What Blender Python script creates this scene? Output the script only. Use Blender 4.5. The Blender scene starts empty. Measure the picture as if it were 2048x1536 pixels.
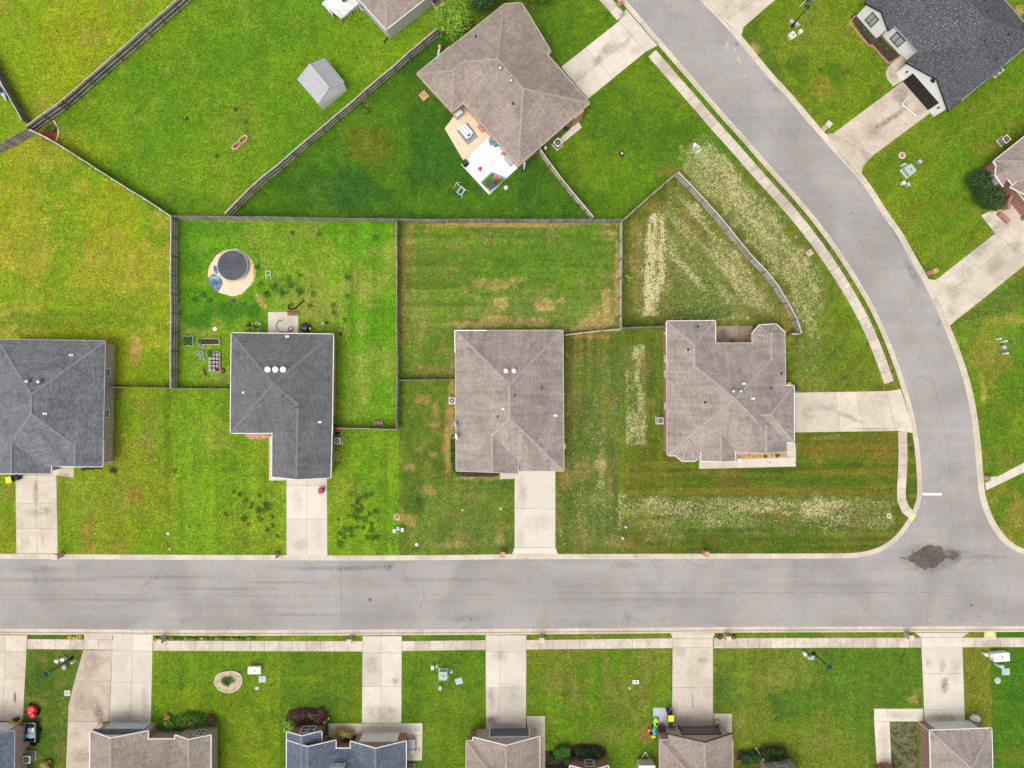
import bpy, math, random
import numpy as np
from mathutils import Vector, Matrix
from mathutils.geometry import intersect_ray_tri

scene = bpy.context.scene
COL = scene.collection
random.seed(7)
rng = np.random.default_rng(11)
H = 88.0                      # drone height in metres
F = 2048 * 24.0 / 36.0        # focal length in photograph pixels
PPM = F / H                   # photograph pixels per metre on the ground

# ---------------------------------------------------------------- camera
cam = bpy.data.cameras.new("camera")
cam.lens = 24.0; cam.sensor_width = 36.0; cam.clip_end = 5000; cam.clip_start = 1.0
camo = bpy.data.objects.new("camera", cam); COL.objects.link(camo)
camo.location = (0, 0, H); camo.rotation_euler = (0, 0, 0)
scene.camera = camo
# ---------------------------------------------------------------- world, sun, exposure
SUNDIR = Vector((0.24, 0.30, -0.92)).normalized()
w = bpy.data.worlds.new("World"); scene.world = w; w.use_nodes = True
wn = w.node_tree.nodes; wl = w.node_tree.links
sky = wn.new("ShaderNodeTexSky"); sky.sky_type = 'NISHITA'; sky.sun_disc = False
sky.sun_elevation = math.asin(-SUNDIR.z)
sky.sun_rotation = math.atan2(-SUNDIR.x, -SUNDIR.y)
sky.dust_density = 6.0; sky.ozone_density = 1.0
hs = wn.new("ShaderNodeHueSaturation"); hs.inputs['Saturation'].default_value = 0.22
wl.new(sky.outputs[0], hs.inputs['Color'])
wl.new(hs.outputs[0], wn['Background'].inputs[0])
wn['Background'].inputs[1].default_value = 0.15
sun = bpy.data.lights.new("sun", 'SUN'); sun.energy = 0.8; sun.angle = math.radians(38)
sun.color = (1.0, 0.96, 0.90)
suno = bpy.data.objects.new("sun", sun); COL.objects.link(suno)
suno.rotation_euler = SUNDIR.to_track_quat('-Z', 'Y').to_euler()
suno.location = (-40, -40, 120)
scene.view_settings.view_transform = 'Standard'; scene.view_settings.look = 'None'
scene.view_settings.exposure = 0.24; scene.view_settings.gamma = 1
scene.view_settings.use_curve_mapping = False
scene.render.engine = 'CYCLES'

# ---------------------------------------------------------------- helpers
def G(px, py, h=0.0):
    return Vector(((px - 1024) * (H - h) / F, (768 - py) * (H - h) / F, h))

def tag(o, label=None, cat=None, group=None, kind=None):
    if label: o['label'] = label
    if cat: o['category'] = cat
    if group: o['group'] = group
    if kind: o['kind'] = kind
    return o

class MB:
    def __init__(s): s.v = []; s.f = []; s.m = []; s.c = []
    def add(s, vs, fs, m=0, c=None):
        b = len(s.v); s.v += [tuple(v) for v in vs]
        for f in fs:
            s.f.append(tuple(b + i for i in f)); s.m.append(m)
            s.c.append(1.0 if c is None else c)
        return s
    def box(s, c, size, rz=0.0, m=0, col=None, ax=None):
        sx, sy, sz = size[0] / 2, size[1] / 2, size[2] / 2
        ca, sa = math.cos(rz), math.sin(rz)
        vs = []
        for z in (-sz, sz):
            for x, y in ((-sx, -sy), (sx, -sy), (sx, sy), (-sx, sy)):
                vs.append((c[0] + x * ca - y * sa, c[1] + x * sa + y * ca, c[2] + z))
        return s.add(vs, [(3, 2, 1, 0), (4, 5, 6, 7), (0, 1, 5, 4), (1, 2, 6, 5), (2, 3, 7, 6), (3, 0, 4, 7)], m, col)
    def beam(s, p, q, w_, h_, m=0, col=None, up=(0, 0, 1)):
        p = Vector(p); q = Vector(q); d = (q - p).normalized(); up = Vector(up)
        if abs(d.dot(up)) > .98: up = Vector((0, 1, 0))
        r = d.cross(up).normalized() * (w_ / 2); u = r.cross(d).normalized() * (h_ / 2)
        vs = [p - r - u, p + r - u, p + r + u, p - r + u, q - r - u, q + r - u, q + r + u, q - r + u]
        return s.add(vs, [(0, 1, 2, 3), (7, 6, 5, 4), (0, 4, 5, 1), (1, 5, 6, 2), (2, 6, 7, 3), (3, 7, 4, 0)], m, col)
    def prism(s, poly, z0, z1, m=0, bevel=0.0):
        n = len(poly)
        a = sum(poly[i][0] * poly[(i + 1) % n][1] - poly[(i + 1) % n][0] * poly[i][1] for i in range(n))
        if a < 0: poly = poly[::-1]
        vs = [(p[0], p[1], z0) for p in poly] + [(p[0], p[1], z1) for p in poly]
        fs = [tuple(range(n, 2 * n))] + [(i, (i + 1) % n, n + (i + 1) % n, n + i) for i in range(n)]
        return s.add(vs, fs, m)
    def tube(s, pts, r, n=8, m=0, cap=True, col=None):
        pts = [Vector(p) for p in pts]; k = len(pts)
        rs = r if isinstance(r, (list, tuple)) else [r] * k
        vs = []; fs = []
        for i, p in enumerate(pts):
            d = (pts[min(i + 1, k - 1)] - pts[max(i - 1, 0)]).normalized()
            a = Vector((0, 0, 1)) if abs(d.z) < .95 else Vector((1, 0, 0))
            x = d.cross(a).normalized(); y = d.cross(x)
            for j in range(n):
                t = 2 * math.pi * j / n
                vs.append(p + (x * math.cos(t) + y * math.sin(t)) * rs[i])
        for i in range(k - 1):
            for j in range(n):
                fs.append((i * n + j, i * n + (j + 1) % n, (i + 1) * n + (j + 1) % n, (i + 1) * n + j))
        if cap: fs += [tuple(range(n))[::-1], tuple(range((k - 1) * n, k * n))]
        return s.add(vs, fs, m, col)
    def lathe(s, c, prof, n=20, m=0, sx=1.0, sy=1.0):
        vs = []; fs = []
        for r, z in prof:
            for j in range(n):
                t = 2 * math.pi * j / n
                vs.append((c[0] + r * sx * math.cos(t), c[1] + r * sy * math.sin(t), c[2] + z))
        k = len(prof)
        for i in range(k - 1):
            for j in range(n):
                fs.append((i * n + j, i * n + (j + 1) % n, (i + 1) * n + (j + 1) % n, (i + 1) * n + j))
        fs += [tuple(range(n))[::-1], tuple(range((k - 1) * n, k * n))]
        return s.add(vs, fs, m)
    def build(s, name, mats, parent=None, off=None, smooth=False):
        if not isinstance(mats, (list, tuple)): mats = [mats]
        me = bpy.data.meshes.new(name)
        o = off if off is not None else Vector((0, 0, 0))
        me.from_pydata([(v[0] - o[0], v[1] - o[1], v[2] - o[2]) for v in s.v], [], s.f)
        for m in mats: me.materials.append(m)
        if len(mats) > 1: me.polygons.foreach_set('material_index', s.m)
        uv = me.uv_layers.new(name='uv')
        Z = Vector((0, 0, 1))
        if any(x != 1.0 for x in s.c):
            at = me.attributes.new('tint', 'FLOAT', 'FACE'); at.data.foreach_set('value', s.c)
        for p in me.polygons:
            nn = p.normal
            if abs(nn.z) > .999: u = Vector((1, 0, 0)); vv = Vector((0, 1, 0))
            else: u = Z.cross(nn).normalized(); vv = nn.cross(u)
            for li in p.loop_indices:
                co = me.vertices[me.loops[li].vertex_index].co
                uv.data[li].uv = (co.dot(u), co.dot(vv))
            if smooth: p.use_smooth = True
        ob = bpy.data.objects.new(name, me); COL.objects.link(ob)
        if parent is not None: ob.parent = parent
        return ob

class Thing:
    def __init__(s, name, label, cat, loc=(0, 0, 0), group=None, kind=None):
        s.o = bpy.data.objects.new(name, None); COL.objects.link(s.o)
        s.loc = Vector(loc); s.o.location = s.loc; s.o.empty_display_size = .3
        tag(s.o, label, cat, group, kind)
    def part(s, name, mb, mats, parent=None, smooth=False, label=None):
        ob = mb.build(name, mats, parent if parent is not None else s.o, s.loc, smooth)
        if label: ob['label'] = label
        return ob

def dup(root, loc, rz, label, group=None, scale=1.0):
    r = root.copy(); COL.objects.link(r); r.location = loc; r.rotation_euler = (0, 0, rz); r.scale = (scale,) * 3
    r['label'] = label
    if group: r['group'] = group
    for ch in list(root.children):
        c = ch.copy(); COL.objects.link(c); c.parent = r
        for g in list(ch.children):
            d = g.copy(); COL.objects.link(d); d.parent = c
    return r

# ---------------------------------------------------------------- materials
def newmat(name, rough=.9):
    m = bpy.data.materials.new(name); m.use_nodes = True
    b = m.node_tree.nodes['Principled BSDF']; b.inputs['Roughness'].default_value = rough
    b.inputs['Specular IOR Level'].default_value = .25
    return m, m.node_tree.nodes, m.node_tree.links, b
class N:
    """tiny node-graph writer"""
    def __init__(s, m): s.n = m.node_tree.nodes; s.l = m.node_tree.links
    def put(s, sock, val):
        if hasattr(val, 'is_output') or hasattr(val, 'links'): s.l.new(val, sock)
        else: sock.default_value = val
    def coord(s, kind='Object'): return s.n.new('ShaderNodeTexCoord').outputs[kind]
    def mapping(s, vec, scale=(1, 1, 1), rot=(0, 0, 0), loc=(0, 0, 0)):
        k = s.n.new('ShaderNodeMapping'); s.l.new(vec, k.inputs[0])
        k.inputs['Scale'].default_value = scale; k.inputs['Rotation'].default_value = rot; k.inputs['Location'].default_value = loc
        return k.outputs[0]
    def noise(s, vec, scale, detail=4, rough=.6, dist=0):
        k = s.n.new('ShaderNodeTexNoise'); s.l.new(vec, k.inputs['Vector'])
        k.inputs['Scale'].default_value = scale; k.inputs['Detail'].default_value = detail
        k.inputs['Roughness'].default_value = rough; k.inputs['Distortion'].default_value = dist
        return k.outputs['Fac']
    def rng(s, v, a, b, c=0., d=1., smooth=True):
        k = s.n.new('ShaderNodeMapRange'); k.interpolation_type = 'SMOOTHSTEP' if smooth else 'LINEAR'
        s.put(k.inputs[0], v); s.put(k.inputs[1], a); s.put(k.inputs[2], b); s.put(k.inputs[3], c); s.put(k.inputs[4], d)
        return k.outputs[0]
    def math(s, op, a, b=0.):
        k = s.n.new('ShaderNodeMath'); k.operation = op; s.put(k.inputs[0], a); s.put(k.inputs[1], b); return k.outputs[0]
    def mix(s, fac, a, b, mode='MIX'):
        k = s.n.new('ShaderNodeMix'); k.data_type = 'RGBA'; k.blend_type = mode
        s.put(k.inputs[0], fac)
        for i, x in ((6, a), (7, b)):
            if isinstance(x, tuple) and len(x) == 3: x = x + (1,)
            s.put(k.inputs[i], x)
        return k.outputs[2]
    def scalecol(s, col, f):
        k = s.n.new('ShaderNodeVectorMath'); k.operation = 'SCALE'
        if isinstance(col, tuple): k.inputs[0].default_value = col[:3]
        else: s.l.new(col, k.inputs[0])
        s.put(k.inputs['Scale'], f); return k.outputs[0]
    def bump(s, h, strength, dist, bsdf):
        k = s.n.new('ShaderNodeBump'); s.l.new(h, k.inputs['Height'])
        k.inputs['Strength'].default_value = strength; k.inputs['Distance'].default_value = dist
        s.l.new(k.outputs[0], bsdf.inputs['Normal'])

MATS = {}
def plain(name, col, rough=.7, var=.12, metal=0., scale=6., spec=.25):
    if name in MATS: return MATS[name]
    m, n, l, b = newmat(name, rough); g = N(m)
    b.inputs['Metallic'].default_value = metal; b.inputs['Specular IOR Level'].default_value = spec
    c = g.coord()
    f = g.rng(g.noise(c, scale, 5, .65), .3, .7, 1 - var, 1 + var)
    f2 = g.rng(g.noise(c, scale * .23, 3, .5), .3, .7, 1 - var * .7, 1 + var * .7)
    l.new(g.scalecol(col, g.math('MULTIPLY', f, f2)), b.inputs['Base Color'])
    MATS[name] = m; return m

def shingle(name, c1, c2, stain=.15, width=.42, row=.15, speck=0., cap=None, dashes=.84):
    m, n, l, b = newmat(name, .92); g = N(m)
    uv = g.coord('UV')
    br = n.new('ShaderNodeTexBrick'); l.new(uv, br.inputs['Vector'])
    br.inputs['Scale'].default_value = 1; br.inputs['Brick Width'].default_value = width
    br.inputs['Row Height'].default_value = row; br.inputs['Mortar Size'].default_value = .010
    br.inputs['Mortar Smooth'].default_value = .4; br.offset = .5
    br.inputs['Color1'].default_value = c1 + (1,); br.inputs['Color2'].default_value = c2 + (1,)
    br.inputs['Mortar'].default_value = tuple(x * .45 for x in c1) + (1,)
    ob = g.coord()
    big = g.rng(g.noise(ob, .35, 4, .6, .4), .3, .7, 1 - stain, 1 + stain)
    st = g.mapping(uv, (1.6, .16, 1)); streak = g.rng(g.noise(st, 1.1, 5, .65), .35, .7, 1 + stain * .5, 1 - stain)
    dash = g.mapping(uv, (2.0, 6.6, 1)); dsh = g.rng(g.noise(dash, 1.0, 2, .5), .52, .66, 1.03, dashes)
    gr = g.rng(g.noise(ob, 6.5, 4, .85), .28, .72, .84, 1.16)
    f = g.math('MULTIPLY', g.math('MULTIPLY', big, streak), g.math('MULTIPLY', dsh, gr))
    col = g.scalecol(br.outputs['Color'], f)
    if speck:
        sp = g.rng(g.noise(g.mapping(uv, (1, 1.4, 1)), 4.6, 3, .7), .57, .63, 0, speck)
        col = g.mix(sp, col, (.38, .38, .39))
    l.new(col, b.inputs['Base Color'])
    g.bump(br.outputs['Fac'], .5, -.012, b)
    return m

def brickmat(name, c1, c2, mortar=(.42, .38, .34)):
    m, n, l, b = newmat(name, .9); g = N(m)
    uv = g.coord('UV')
    br = n.new('ShaderNodeTexBrick'); l.new(uv, br.inputs['Vector'])
    br.inputs['Scale'].default_value = 1; br.inputs['Brick Width'].default_value = .215
    br.inputs['Row Height'].default_value = .076; br.inputs['Mortar Size'].default_value = .009
    br.inputs['Color1'].default_value = c1 + (1,); br.inputs['Color2'].default_value = c2 + (1,)
    br.inputs['Mortar'].default_value = mortar + (1,)
    blk = g.mapping(uv, (2.3, 6.5, 1)); v = g.rng(g.noise(blk, 1.0, 3, .7), .3, .7, .62, 1.35)
    l.new(g.scalecol(br.outputs['Color'], v), b.inputs['Base Color'])
    g.bump(br.outputs['Fac'], .6, -.008, b)
    return m

def concrete(name, col, stain=(.33, .25, .20), amt=.55, seed=0.):
    m, n, l, b = newmat(name, .88); g = N(m)
    ob = g.mapping(g.coord(), loc=(seed * 7.3, seed * 3.1, 0))
    oi = n.new('ShaderNodeObjectInfo')
    tint = g.rng(oi.outputs['Random'], 0, 1, .87, 1.04, False)
    big = g.rng(g.noise(ob, .30, 6, .68, .5), .45, .60, 0, amt)
    mid = g.rng(g.noise(ob, 1.1, 6, .85, .5), .50, .61, 0, amt)
    fine = g.rng(g.noise(ob, 5, 4, .8), .3, .7, .92, 1.06)
    c = g.mix(big, col, tuple(a * .50 + s * .50 for a, s in zip(col, stain)))
    c = g.mix(mid, c, tuple(a * .55 + s * .45 for a, s in zip(col, stain)))
    spots = g.rng(g.noise(ob, 5.0, 3, .6), .70, .78, 0, .45)
    c = g.mix(spots, c, stain)
    l.new(g.scalecol(c, g.math('MULTIPLY', fine, tint)), b.inputs['Base Color'])
    g.bump(g.noise(ob, 40, 3, .7), .25, .004, b)
    return m

# asphalt
def asphalt():
    m, n, l, b = newmat('asphalt', .93); g = N(m)
    ob = g.coord()
    fine = g.rng(g.noise(ob, 16, 4, .8), .25, .75, .84, 1.16)
    fine2 = g.rng(g.noise(ob, 4.2, 4, .7), .3, .7, .93, 1.07)
    big = g.rng(g.noise(ob, .11, 4, .6, .6), .32, .68, .86, 1.10)
    st = g.mapping(ob, (.035, .9, 1)); streak = g.rng(g.noise(st, 1.0, 4, .6), .3, .7, .95, 1.04)
    vo = n.new('ShaderNodeTexVoronoi'); vo.feature = 'DISTANCE_TO_EDGE'
    dn = n.new('ShaderNodeTexNoise'); l.new(ob, dn.inputs['Vector']); dn.inputs['Scale'].default_value = .9; dn.inputs['Detail'].default_value = 5
    va = n.new('ShaderNodeVectorMath'); va.operation = 'MULTIPLY_ADD'
    l.new(dn.outputs['Color'], va.inputs[0]); va.inputs[1].default_value = (1.1, 1.1, 0); l.new(ob, va.inputs[2])
    l.new(va.outputs[0], vo.inputs['Vector']); vo.inputs['Scale'].default_value = .17
    ck = g.rng(vo.outputs['Distance'], .0, .0075, 1, 0)
    cm = g.rng(g.noise(ob, .16, 2, .5), .48, .64, 0, .38)
    ck = g.math('MULTIPLY', ck, cm)
    f = g.math('MULTIPLY', g.math('MULTIPLY', fine, fine2), g.math('MULTIPLY', big, streak))
    warm = g.rng(g.noise(ob, .25, 3, .6), .35, .65, 0, 1)
    base = g.mix(warm, (.302, .286, .276), (.315, .290, .270))
    rust = g.rng(g.noise(g.mapping(ob, (.25, 1.4, 1)), .8, 5, .7), .58, .76, 0, .45)
    base = g.mix(rust, base, (.235, .195, .175))
    c = g.scalecol(base, f)
    c = g.mix(ck, c, (.10, .09, .09))
    spot = g.rng(g.noise(ob, 1.35, 2, .4), .755, .79, 0, .6)
    c = g.mix(spot, c, (.12, .11, .11))
    l.new(c, b.inputs['Base Color'])
    g.bump(g.noise(ob, 30, 3, .8), .4, .006, b)
    return m

def grassmat():
    m, n, l, b = newmat('lawn_grass', .95); g = N(m)
    ob = g.coord()
    at = n.new('ShaderNodeAttribute'); at.attribute_name = 'grass'
    col = at.outputs['Color']
    f1 = g.rng(g.noise(ob, 3.6, 6, .95), .38, .62, .52, 1.48)
    f2 = g.rng(g.noise(ob, 1.3, 5, .8), .36, .64, .78, 1.20)
    f3 = g.rng(g.noise(ob, .36, 4, .65), .34, .66, .84, 1.14)
    f = g.math('MULTIPLY', g.math('MULTIPLY', f1, f2), f3)
    c = g.scalecol(col, f)
    # dry stems and yellow blades among the green
    y = g.rng(g.noise(ob, 2.9, 5, .9), .50, .62, 0, .45)
    c = g.mix(g.math('MULTIPLY', y, g.rng(g.noise(ob, .35, 3), .35, .65, .35, 1.)), c, (.190, .220, .008))
    d = g.rng(g.noise(g.mapping(ob, loc=(31, 7, 0)), 3.1, 6, .9), .51, .62, 0, .60)
    c = g.mix(d, c, (.032, .075, .010))
    e = g.rng(g.noise(g.mapping(ob, loc=(3, 17, 0)), 6.5, 3, .9), .58, .66, 0, .28)
    c = g.mix(e, c, (.27, .28, .05))
    s = n.new('ShaderNodeAttribute'); s.attribute_name = 'straw'
    c = g.mix(g.math('MULTIPLY', s.outputs['Fac'], .30), c, (.30, .30, .13))
    sA = g.noise(g.mapping(ob, (2.6, .9, 1), (0, 0, .75)), 2.3, 6, .85, .5)
    sB = g.noise(g.mapping(ob, (.9, 2.4, 1), (0, 0, .45)), 2.3, 6, .85, .5)
    sn = g.rng(g.math('MAXIMUM', sA, sB), .45, .70, 0, 1, False)
    thr = g.math('SUBTRACT', 1.0, g.math('MULTIPLY', s.outputs['Fac'], .80))
    k = g.rng(g.math('SUBTRACT', sn, thr), -.06, .38, 0, .84)
    k = g.math('MULTIPLY', k, g.rng(s.outputs['Fac'], .02, .12, 0, 1))
    c = g.mix(k, c, (.60, .52, .30))
    l.new(c, b.inputs['Base Color'])
    g.bump(g.noise(ob, 12, 5, .85), .55, .05, b)
    return m

def woodmat(name, c1, c2):
    m, n, l, b = newmat(name, .9); g = N(m)
    at = n.new('ShaderNodeAttribute'); at.attribute_name = 'tint'
    ob = g.coord()
    gr = g.rng(g.noise(g.mapping(ob, (8, 8, .7)), 2.2, 4, .7), .3, .7, .78, 1.2)
    wv = g.rng(g.noise(ob, .5, 3, .6), .35, .65, 0, 1)
    c = g.mix(wv, c1, c2)
    l.new(g.scalecol(c, g.math('MULTIPLY', gr, at.outputs['Fac'])), b.inputs['Base Color'])
    return m

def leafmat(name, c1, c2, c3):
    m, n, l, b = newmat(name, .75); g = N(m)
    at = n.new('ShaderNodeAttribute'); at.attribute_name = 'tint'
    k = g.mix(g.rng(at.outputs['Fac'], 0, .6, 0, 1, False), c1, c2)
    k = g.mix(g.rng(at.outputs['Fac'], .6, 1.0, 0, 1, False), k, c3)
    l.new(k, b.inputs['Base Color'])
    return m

M_ASPH = asphalt(); M_GRASS = grassmat()
M_CON = [concrete('concrete_old', (.60, .53, .43), seed=1), concrete('concrete_pale', (.62, .56, .47), amt=.35, seed=2),
         concrete('concrete_stained', (.54, .46, .37), amt=.75, seed=3), concrete('concrete_new', (.63, .575, .49), amt=.18, seed=4)]
M_CURB = concrete('curb_concrete', (.60, .52, .42), (.30, .23, .16), amt=.6, seed=5)
M_WALK = concrete('sidewalk_concrete', (.60, .525, .44), (.34, .25, .21), amt=.95, seed=6)
M_PATIOW = concrete('white_concrete', (.78, .775, .75), (.6, .55, .5), amt=.15, seed=7)
M_PATIOT = concrete('tan_concrete', (.66, .54, .38), (.5, .36, .2), amt=.35, seed=8)
M_PATIOB = concrete('stained_patio', (.36, .28, .21), (.10, .06, .04), amt=.9, seed=9)
M_JOINT = plain('joint_soil', (.27, .235, .19), .95)
M_R_BROWN = shingle('shingle_brown', (.345, .282, .242), (.260, .208, .178), .13)
M_R_TAN = shingle('shingle_tan', (.352, .300, .268), (.278, .234, .208), .17)
M_R_GREY = shingle('shingle_grey', (.165, .165, .172), (.118, .118, .125), .14)
M_R_GREY2 = shingle('shingle_slate', (.190, .198, .214), (.115, .120, .135), .15)
M_R_DARK = shingle('shingle_dark', (0.093, 0.093, 0.106), (0.059, 0.059, 0.071), .10, speck=.75)
M_R_BLUE = shingle('shingle_blue', (0.138, 0.162, 0.210), (0.084, 0.102, 0.138), .12)
M_CAP = {}
for k_, c_ in (('shingle_brown', (.330, .270, .235)), ('shingle_tan', (.352, .305, .276)), ('shingle_grey', (.17, .17, .178)),
               ('shingle_slate', (.195, .203, .22)), ('shingle_dark', (.10, .10, .112)), ('shingle_blue', (.155, .175, .215))):
    M_CAP[k_] = plain('cap_' + k_, c_, .92, .15, scale=9)
M_BR_OR = brickmat('brick_orange', (.60, .26, .14), (.48, .19, .10))
M_BR_BR = brickmat('brick_brown', (.56, .44, .36), (.42, .31, .25))
M_BR_RED = brickmat('brick_red', (.44, .19, .14), (.29, .115, .09), (.36, .30, .26))
M_BR_TAN = brickmat('brick_tan', (.40, .24, .15), (.30, .17, .11))
M_WHITEBR = plain('painted_white_brick', (.82, .82, .81), .7, .04)
M_SIDING = plain('grey_siding', (.50, .49, .47), .6, .05)
M_WHITE = plain('white_paint', (.78, .78, .76), .5, .05)
M_TRIMT = plain('tan_trim', (.50, .42, .37), .6, .1)
M_TRIMG = plain('grey_trim', (.30, .30, .32), .6, .1)
M_BLACK = plain('black_paint', (.018, .017, .018), .5, .2)
M_GLASS = plain('window_glass', (.10, .14, .14), .12, .1, spec=.6)
M_GLASSL = plain('window_glass_light', (.38, .44, .42), .15, .1, spec=.6)
M_METAL = plain('galvanised_metal', (.45, .46, .47), .35, .1, .7)
M_DMETAL = plain('dark_metal', (.05, .055, .06), .45, .2, .3)
M_CREAM = plain('cream_casing', (.62, .59, .53), .6, .06)
M_GREENB = plain('utility_green', (.36, .46, .40), .55, .08)
M_PALEG = plain('pale_green_plastic', (.55, .68, .62), .5, .06)
M_GREYB = plain('utility_grey', (.40, .44, .45), .6, .08)
M_MULCH = plain('brown_mulch', (.060, .036, .030), 1, .5, scale=14)
M_REDMULCH = plain('red_mulch', (.30, .07, .035), 1, .45, scale=14)
M_STRAWBED = plain('straw_mulch', (.42, .27, .12), 1, .5, scale=9)
M_SAND = plain('sand', (.72, .55, .38), 1, .10, scale=5)
M_SOIL = plain('bare_soil', (.34, .20, .12), 1, .3, scale=8)
M_STONE = plain('edging_stone', (.60, .50, .40), .9, .2)
M_YEL = plain('yellow_plastic', (.83, .70, .02), .5, .05)
M_NAVY = plain('navy_plastic', (.012, .022, .07), .5, .1)
M_DKBLUE = plain('dark_teal_plastic', (.02, .05, .07), .5, .1)
M_RED = plain('red_plastic', (.70, .015, .02), .35, .1, spec=.5)
M_MAG = plain('magenta_plastic', (.55, .01, .09), .5, .1)
M_TEAL = plain('teal_plastic', (.02, .36, .42), .5, .08)
M_SKYB = plain('blue_plastic', (.10, .42, .62), .5, .08)
M_LIME = plain('lime_plastic', (.34, .70, .03), .5, .06)
M_RUBBER = plain('black_rubber', (.015, .015, .016), .8, .2)
M_TRAMP = plain('trampoline_mat', (.080, .080, .098), .8, .12, scale=1.2)
M_BTARP = plain('blue_tarp', (.10, .16, .24), .6, .5, scale=7)
M_GREYF = plain('grey_fabric', (.26, .26, .29), .9, .15)
M_WOOD = woodmat('weathered_wood', (.25, .225, .205), (.34, .305, .275))
M_WOODB = plain('brown_wood', (.22, .09, .045), .8, .25)
M_WOODT = plain('tan_wood', (.50, .33, .20), .8, .2)
M_BARK = plain('bark', (.12, .08, .05), .95, .25)
M_RAIL = plain('pale_rail_wood', (.52, .47, .42), .9, .2)
M_POSTW = plain('dark_post_wood', (.20, .15, .13), .9, .25)
M_SHED = plain('shed_metal', (.46, .46, .475), .45, .06, .3)
M_PAINTW = plain('road_paint_white', (.80, .80, .78), .8, .06)
M_PAINTY = plain('tactile_yellow', (.72, .60, .22), .85, .1)
M_PAINTB = plain('road_paint_blue', (.30, .42, .62), .85, .3)
M_WET = plain('wet_asphalt', (.085, .072, .062), .38, .25, scale=2, spec=.5)
M_DIRT = plain('road_dirt', (.46, .36, .25), .95, .25)
M_SEAM = plain('road_seam', (.16, .15, .15), .95, .3)
M_LF_D = leafmat('leaf_dark', (.010, .026, .007), (.035, .085, .018), (.12, .19, .05))
M_LF_M = leafmat('leaf_mid', (.03, .09, .012), (.07, .19, .02), (.13, .29, .035))
M_LF_L = leafmat('leaf_light', (.05, .14, .012), (.19, .36, .03), (.46, .56, .07))
M_LF_P = leafmat('leaf_purple', (.05, .022, .022), (.13, .06, .05), (.26, .15, .10))
M_LF_Y = leafmat('leaf_dry', (.22, .14, .04), (.42, .30, .10), (.60, .46, .20))
M_FLO = leafmat('flowers_orange', (.45, .12, .05), (.62, .30, .10), (.75, .55, .40))
M_FLY = leafmat('flowers_yellow', (.42, .40, .04), (.62, .55, .05), (.72, .66, .20))

def stainmat():
    m, n, l, b = newmat('stain', .9); g = N(m)
    at = n.new('ShaderNodeAttribute'); at.attribute_name = 'soft'
    ac = n.new('ShaderNodeAttribute'); ac.attribute_name = 'hue'
    l.new(ac.outputs['Color'], b.inputs['Base Color'])
    k = g.rng(g.noise(g.coord(), 1.7, 6, .8, .6), .28, .70, .05, 1.0)
    k = g.math('MULTIPLY', k, at.outputs['Fac'])
    tr = n.new('ShaderNodeBsdfTransparent'); mx = n.new('ShaderNodeMixShader')
    l.new(k, mx.inputs[0]); l.new(tr.outputs[0], mx.inputs[1]); l.new(b.outputs[0], mx.inputs[2])
    l.new(mx.outputs[0], n['Material Output'].inputs['Surface'])
    return m
M_STAIN = stainmat()
# ================================================================ GROUND GEOMETRY
def P2(px, py): v = G(px, py); return (v.x, v.y)
def smooth(pts, step=.6):
    pts = [Vector(p) for p in pts]; out = []
    for i in range(len(pts) - 1):
        p0 = pts[max(i - 1, 0)]; p1 = pts[i]; p2 = pts[i + 1]; p3 = pts[min(i + 2, len(pts) - 1)]
        n = max(1, int((p2 - p1).length / step))
        for k in range(n):
            t = k / n
            out.append(.5 * ((2 * p1) + (p2 - p0) * t + (2 * p0 - 5 * p1 + 4 * p2 - p3) * t * t + (3 * p1 - p0 - 3 * p2 + p3) * t ** 3))
    out.append(pts[-1]); return out
def resample(pts, step):
    pts = [Vector(p) for p in pts]; L = [0]
    for a, b in zip(pts, pts[1:]): L.append(L[-1] + (b - a).length)
    n = max(1, round(L[-1] / step)); out = []; j = 0
    for k in range(n + 1):
        s = L[-1] * k / n
        while j < len(pts) - 2 and L[j + 1] < s: j += 1
        t = (s - L[j]) / max(1e-6, L[j + 1] - L[j]); out.append(pts[j].lerp(pts[j + 1], t))
    return out
def offs(pts, d):
    """offset to the right hand side of travel"""
    out = []
    for i, p in enumerate(pts):
        t = (pts[min(i + 1, len(pts) - 1)] - pts[max(i - 1, 0)]).normalized()
        out.append(Vector((p.x + t.y * d, p.y - t.x * d)))
    return out
V2 = lambda L: [Vector(P2(*p)) for p in L]

LEFT = smooth(V2([(1110, -165), (1180, -84), (1254, 1), (1321, 79), (1365, 130), (1409, 180), (1452, 230), (1496, 279), (1536, 325), (1590, 385), (1636, 440),
    (1680, 500), (1721, 564), (1753, 621), (1778, 676), (1796, 723), (1812, 770), (1826, 818), (1836, 868), (1842, 918), (1845, 968), (1844, 996),
    (1837, 1020), (1822, 1048), (1800, 1077), (1775, 1097), (1748, 1109), (1711, 1116), (1650, 1117.5)]))
NEDGE = smooth(V2([(1650, 1117.5), (1400, 1118), (1200, 1118.5), (1024, 1119), (900, 1120.5), (700, 1121.5), (512, 1120.5), (300, 1120), (0, 1118), (-200, 1117.5), (-400, 1117)]), 2) + V2([(-6000, 1115)])
SEDGE = V2([(-6000, 1259)]) + smooth(V2([(-400, 1258.5), (-200, 1258), (0, 1258), (300, 1260), (512, 1260.5), (900, 1259), (1100, 1257.5), (1300, 1256), (1536, 1254), (2048, 1253), (2250, 1253), (2450, 1253)]), 2) + V2([(8000, 1252)])
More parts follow.
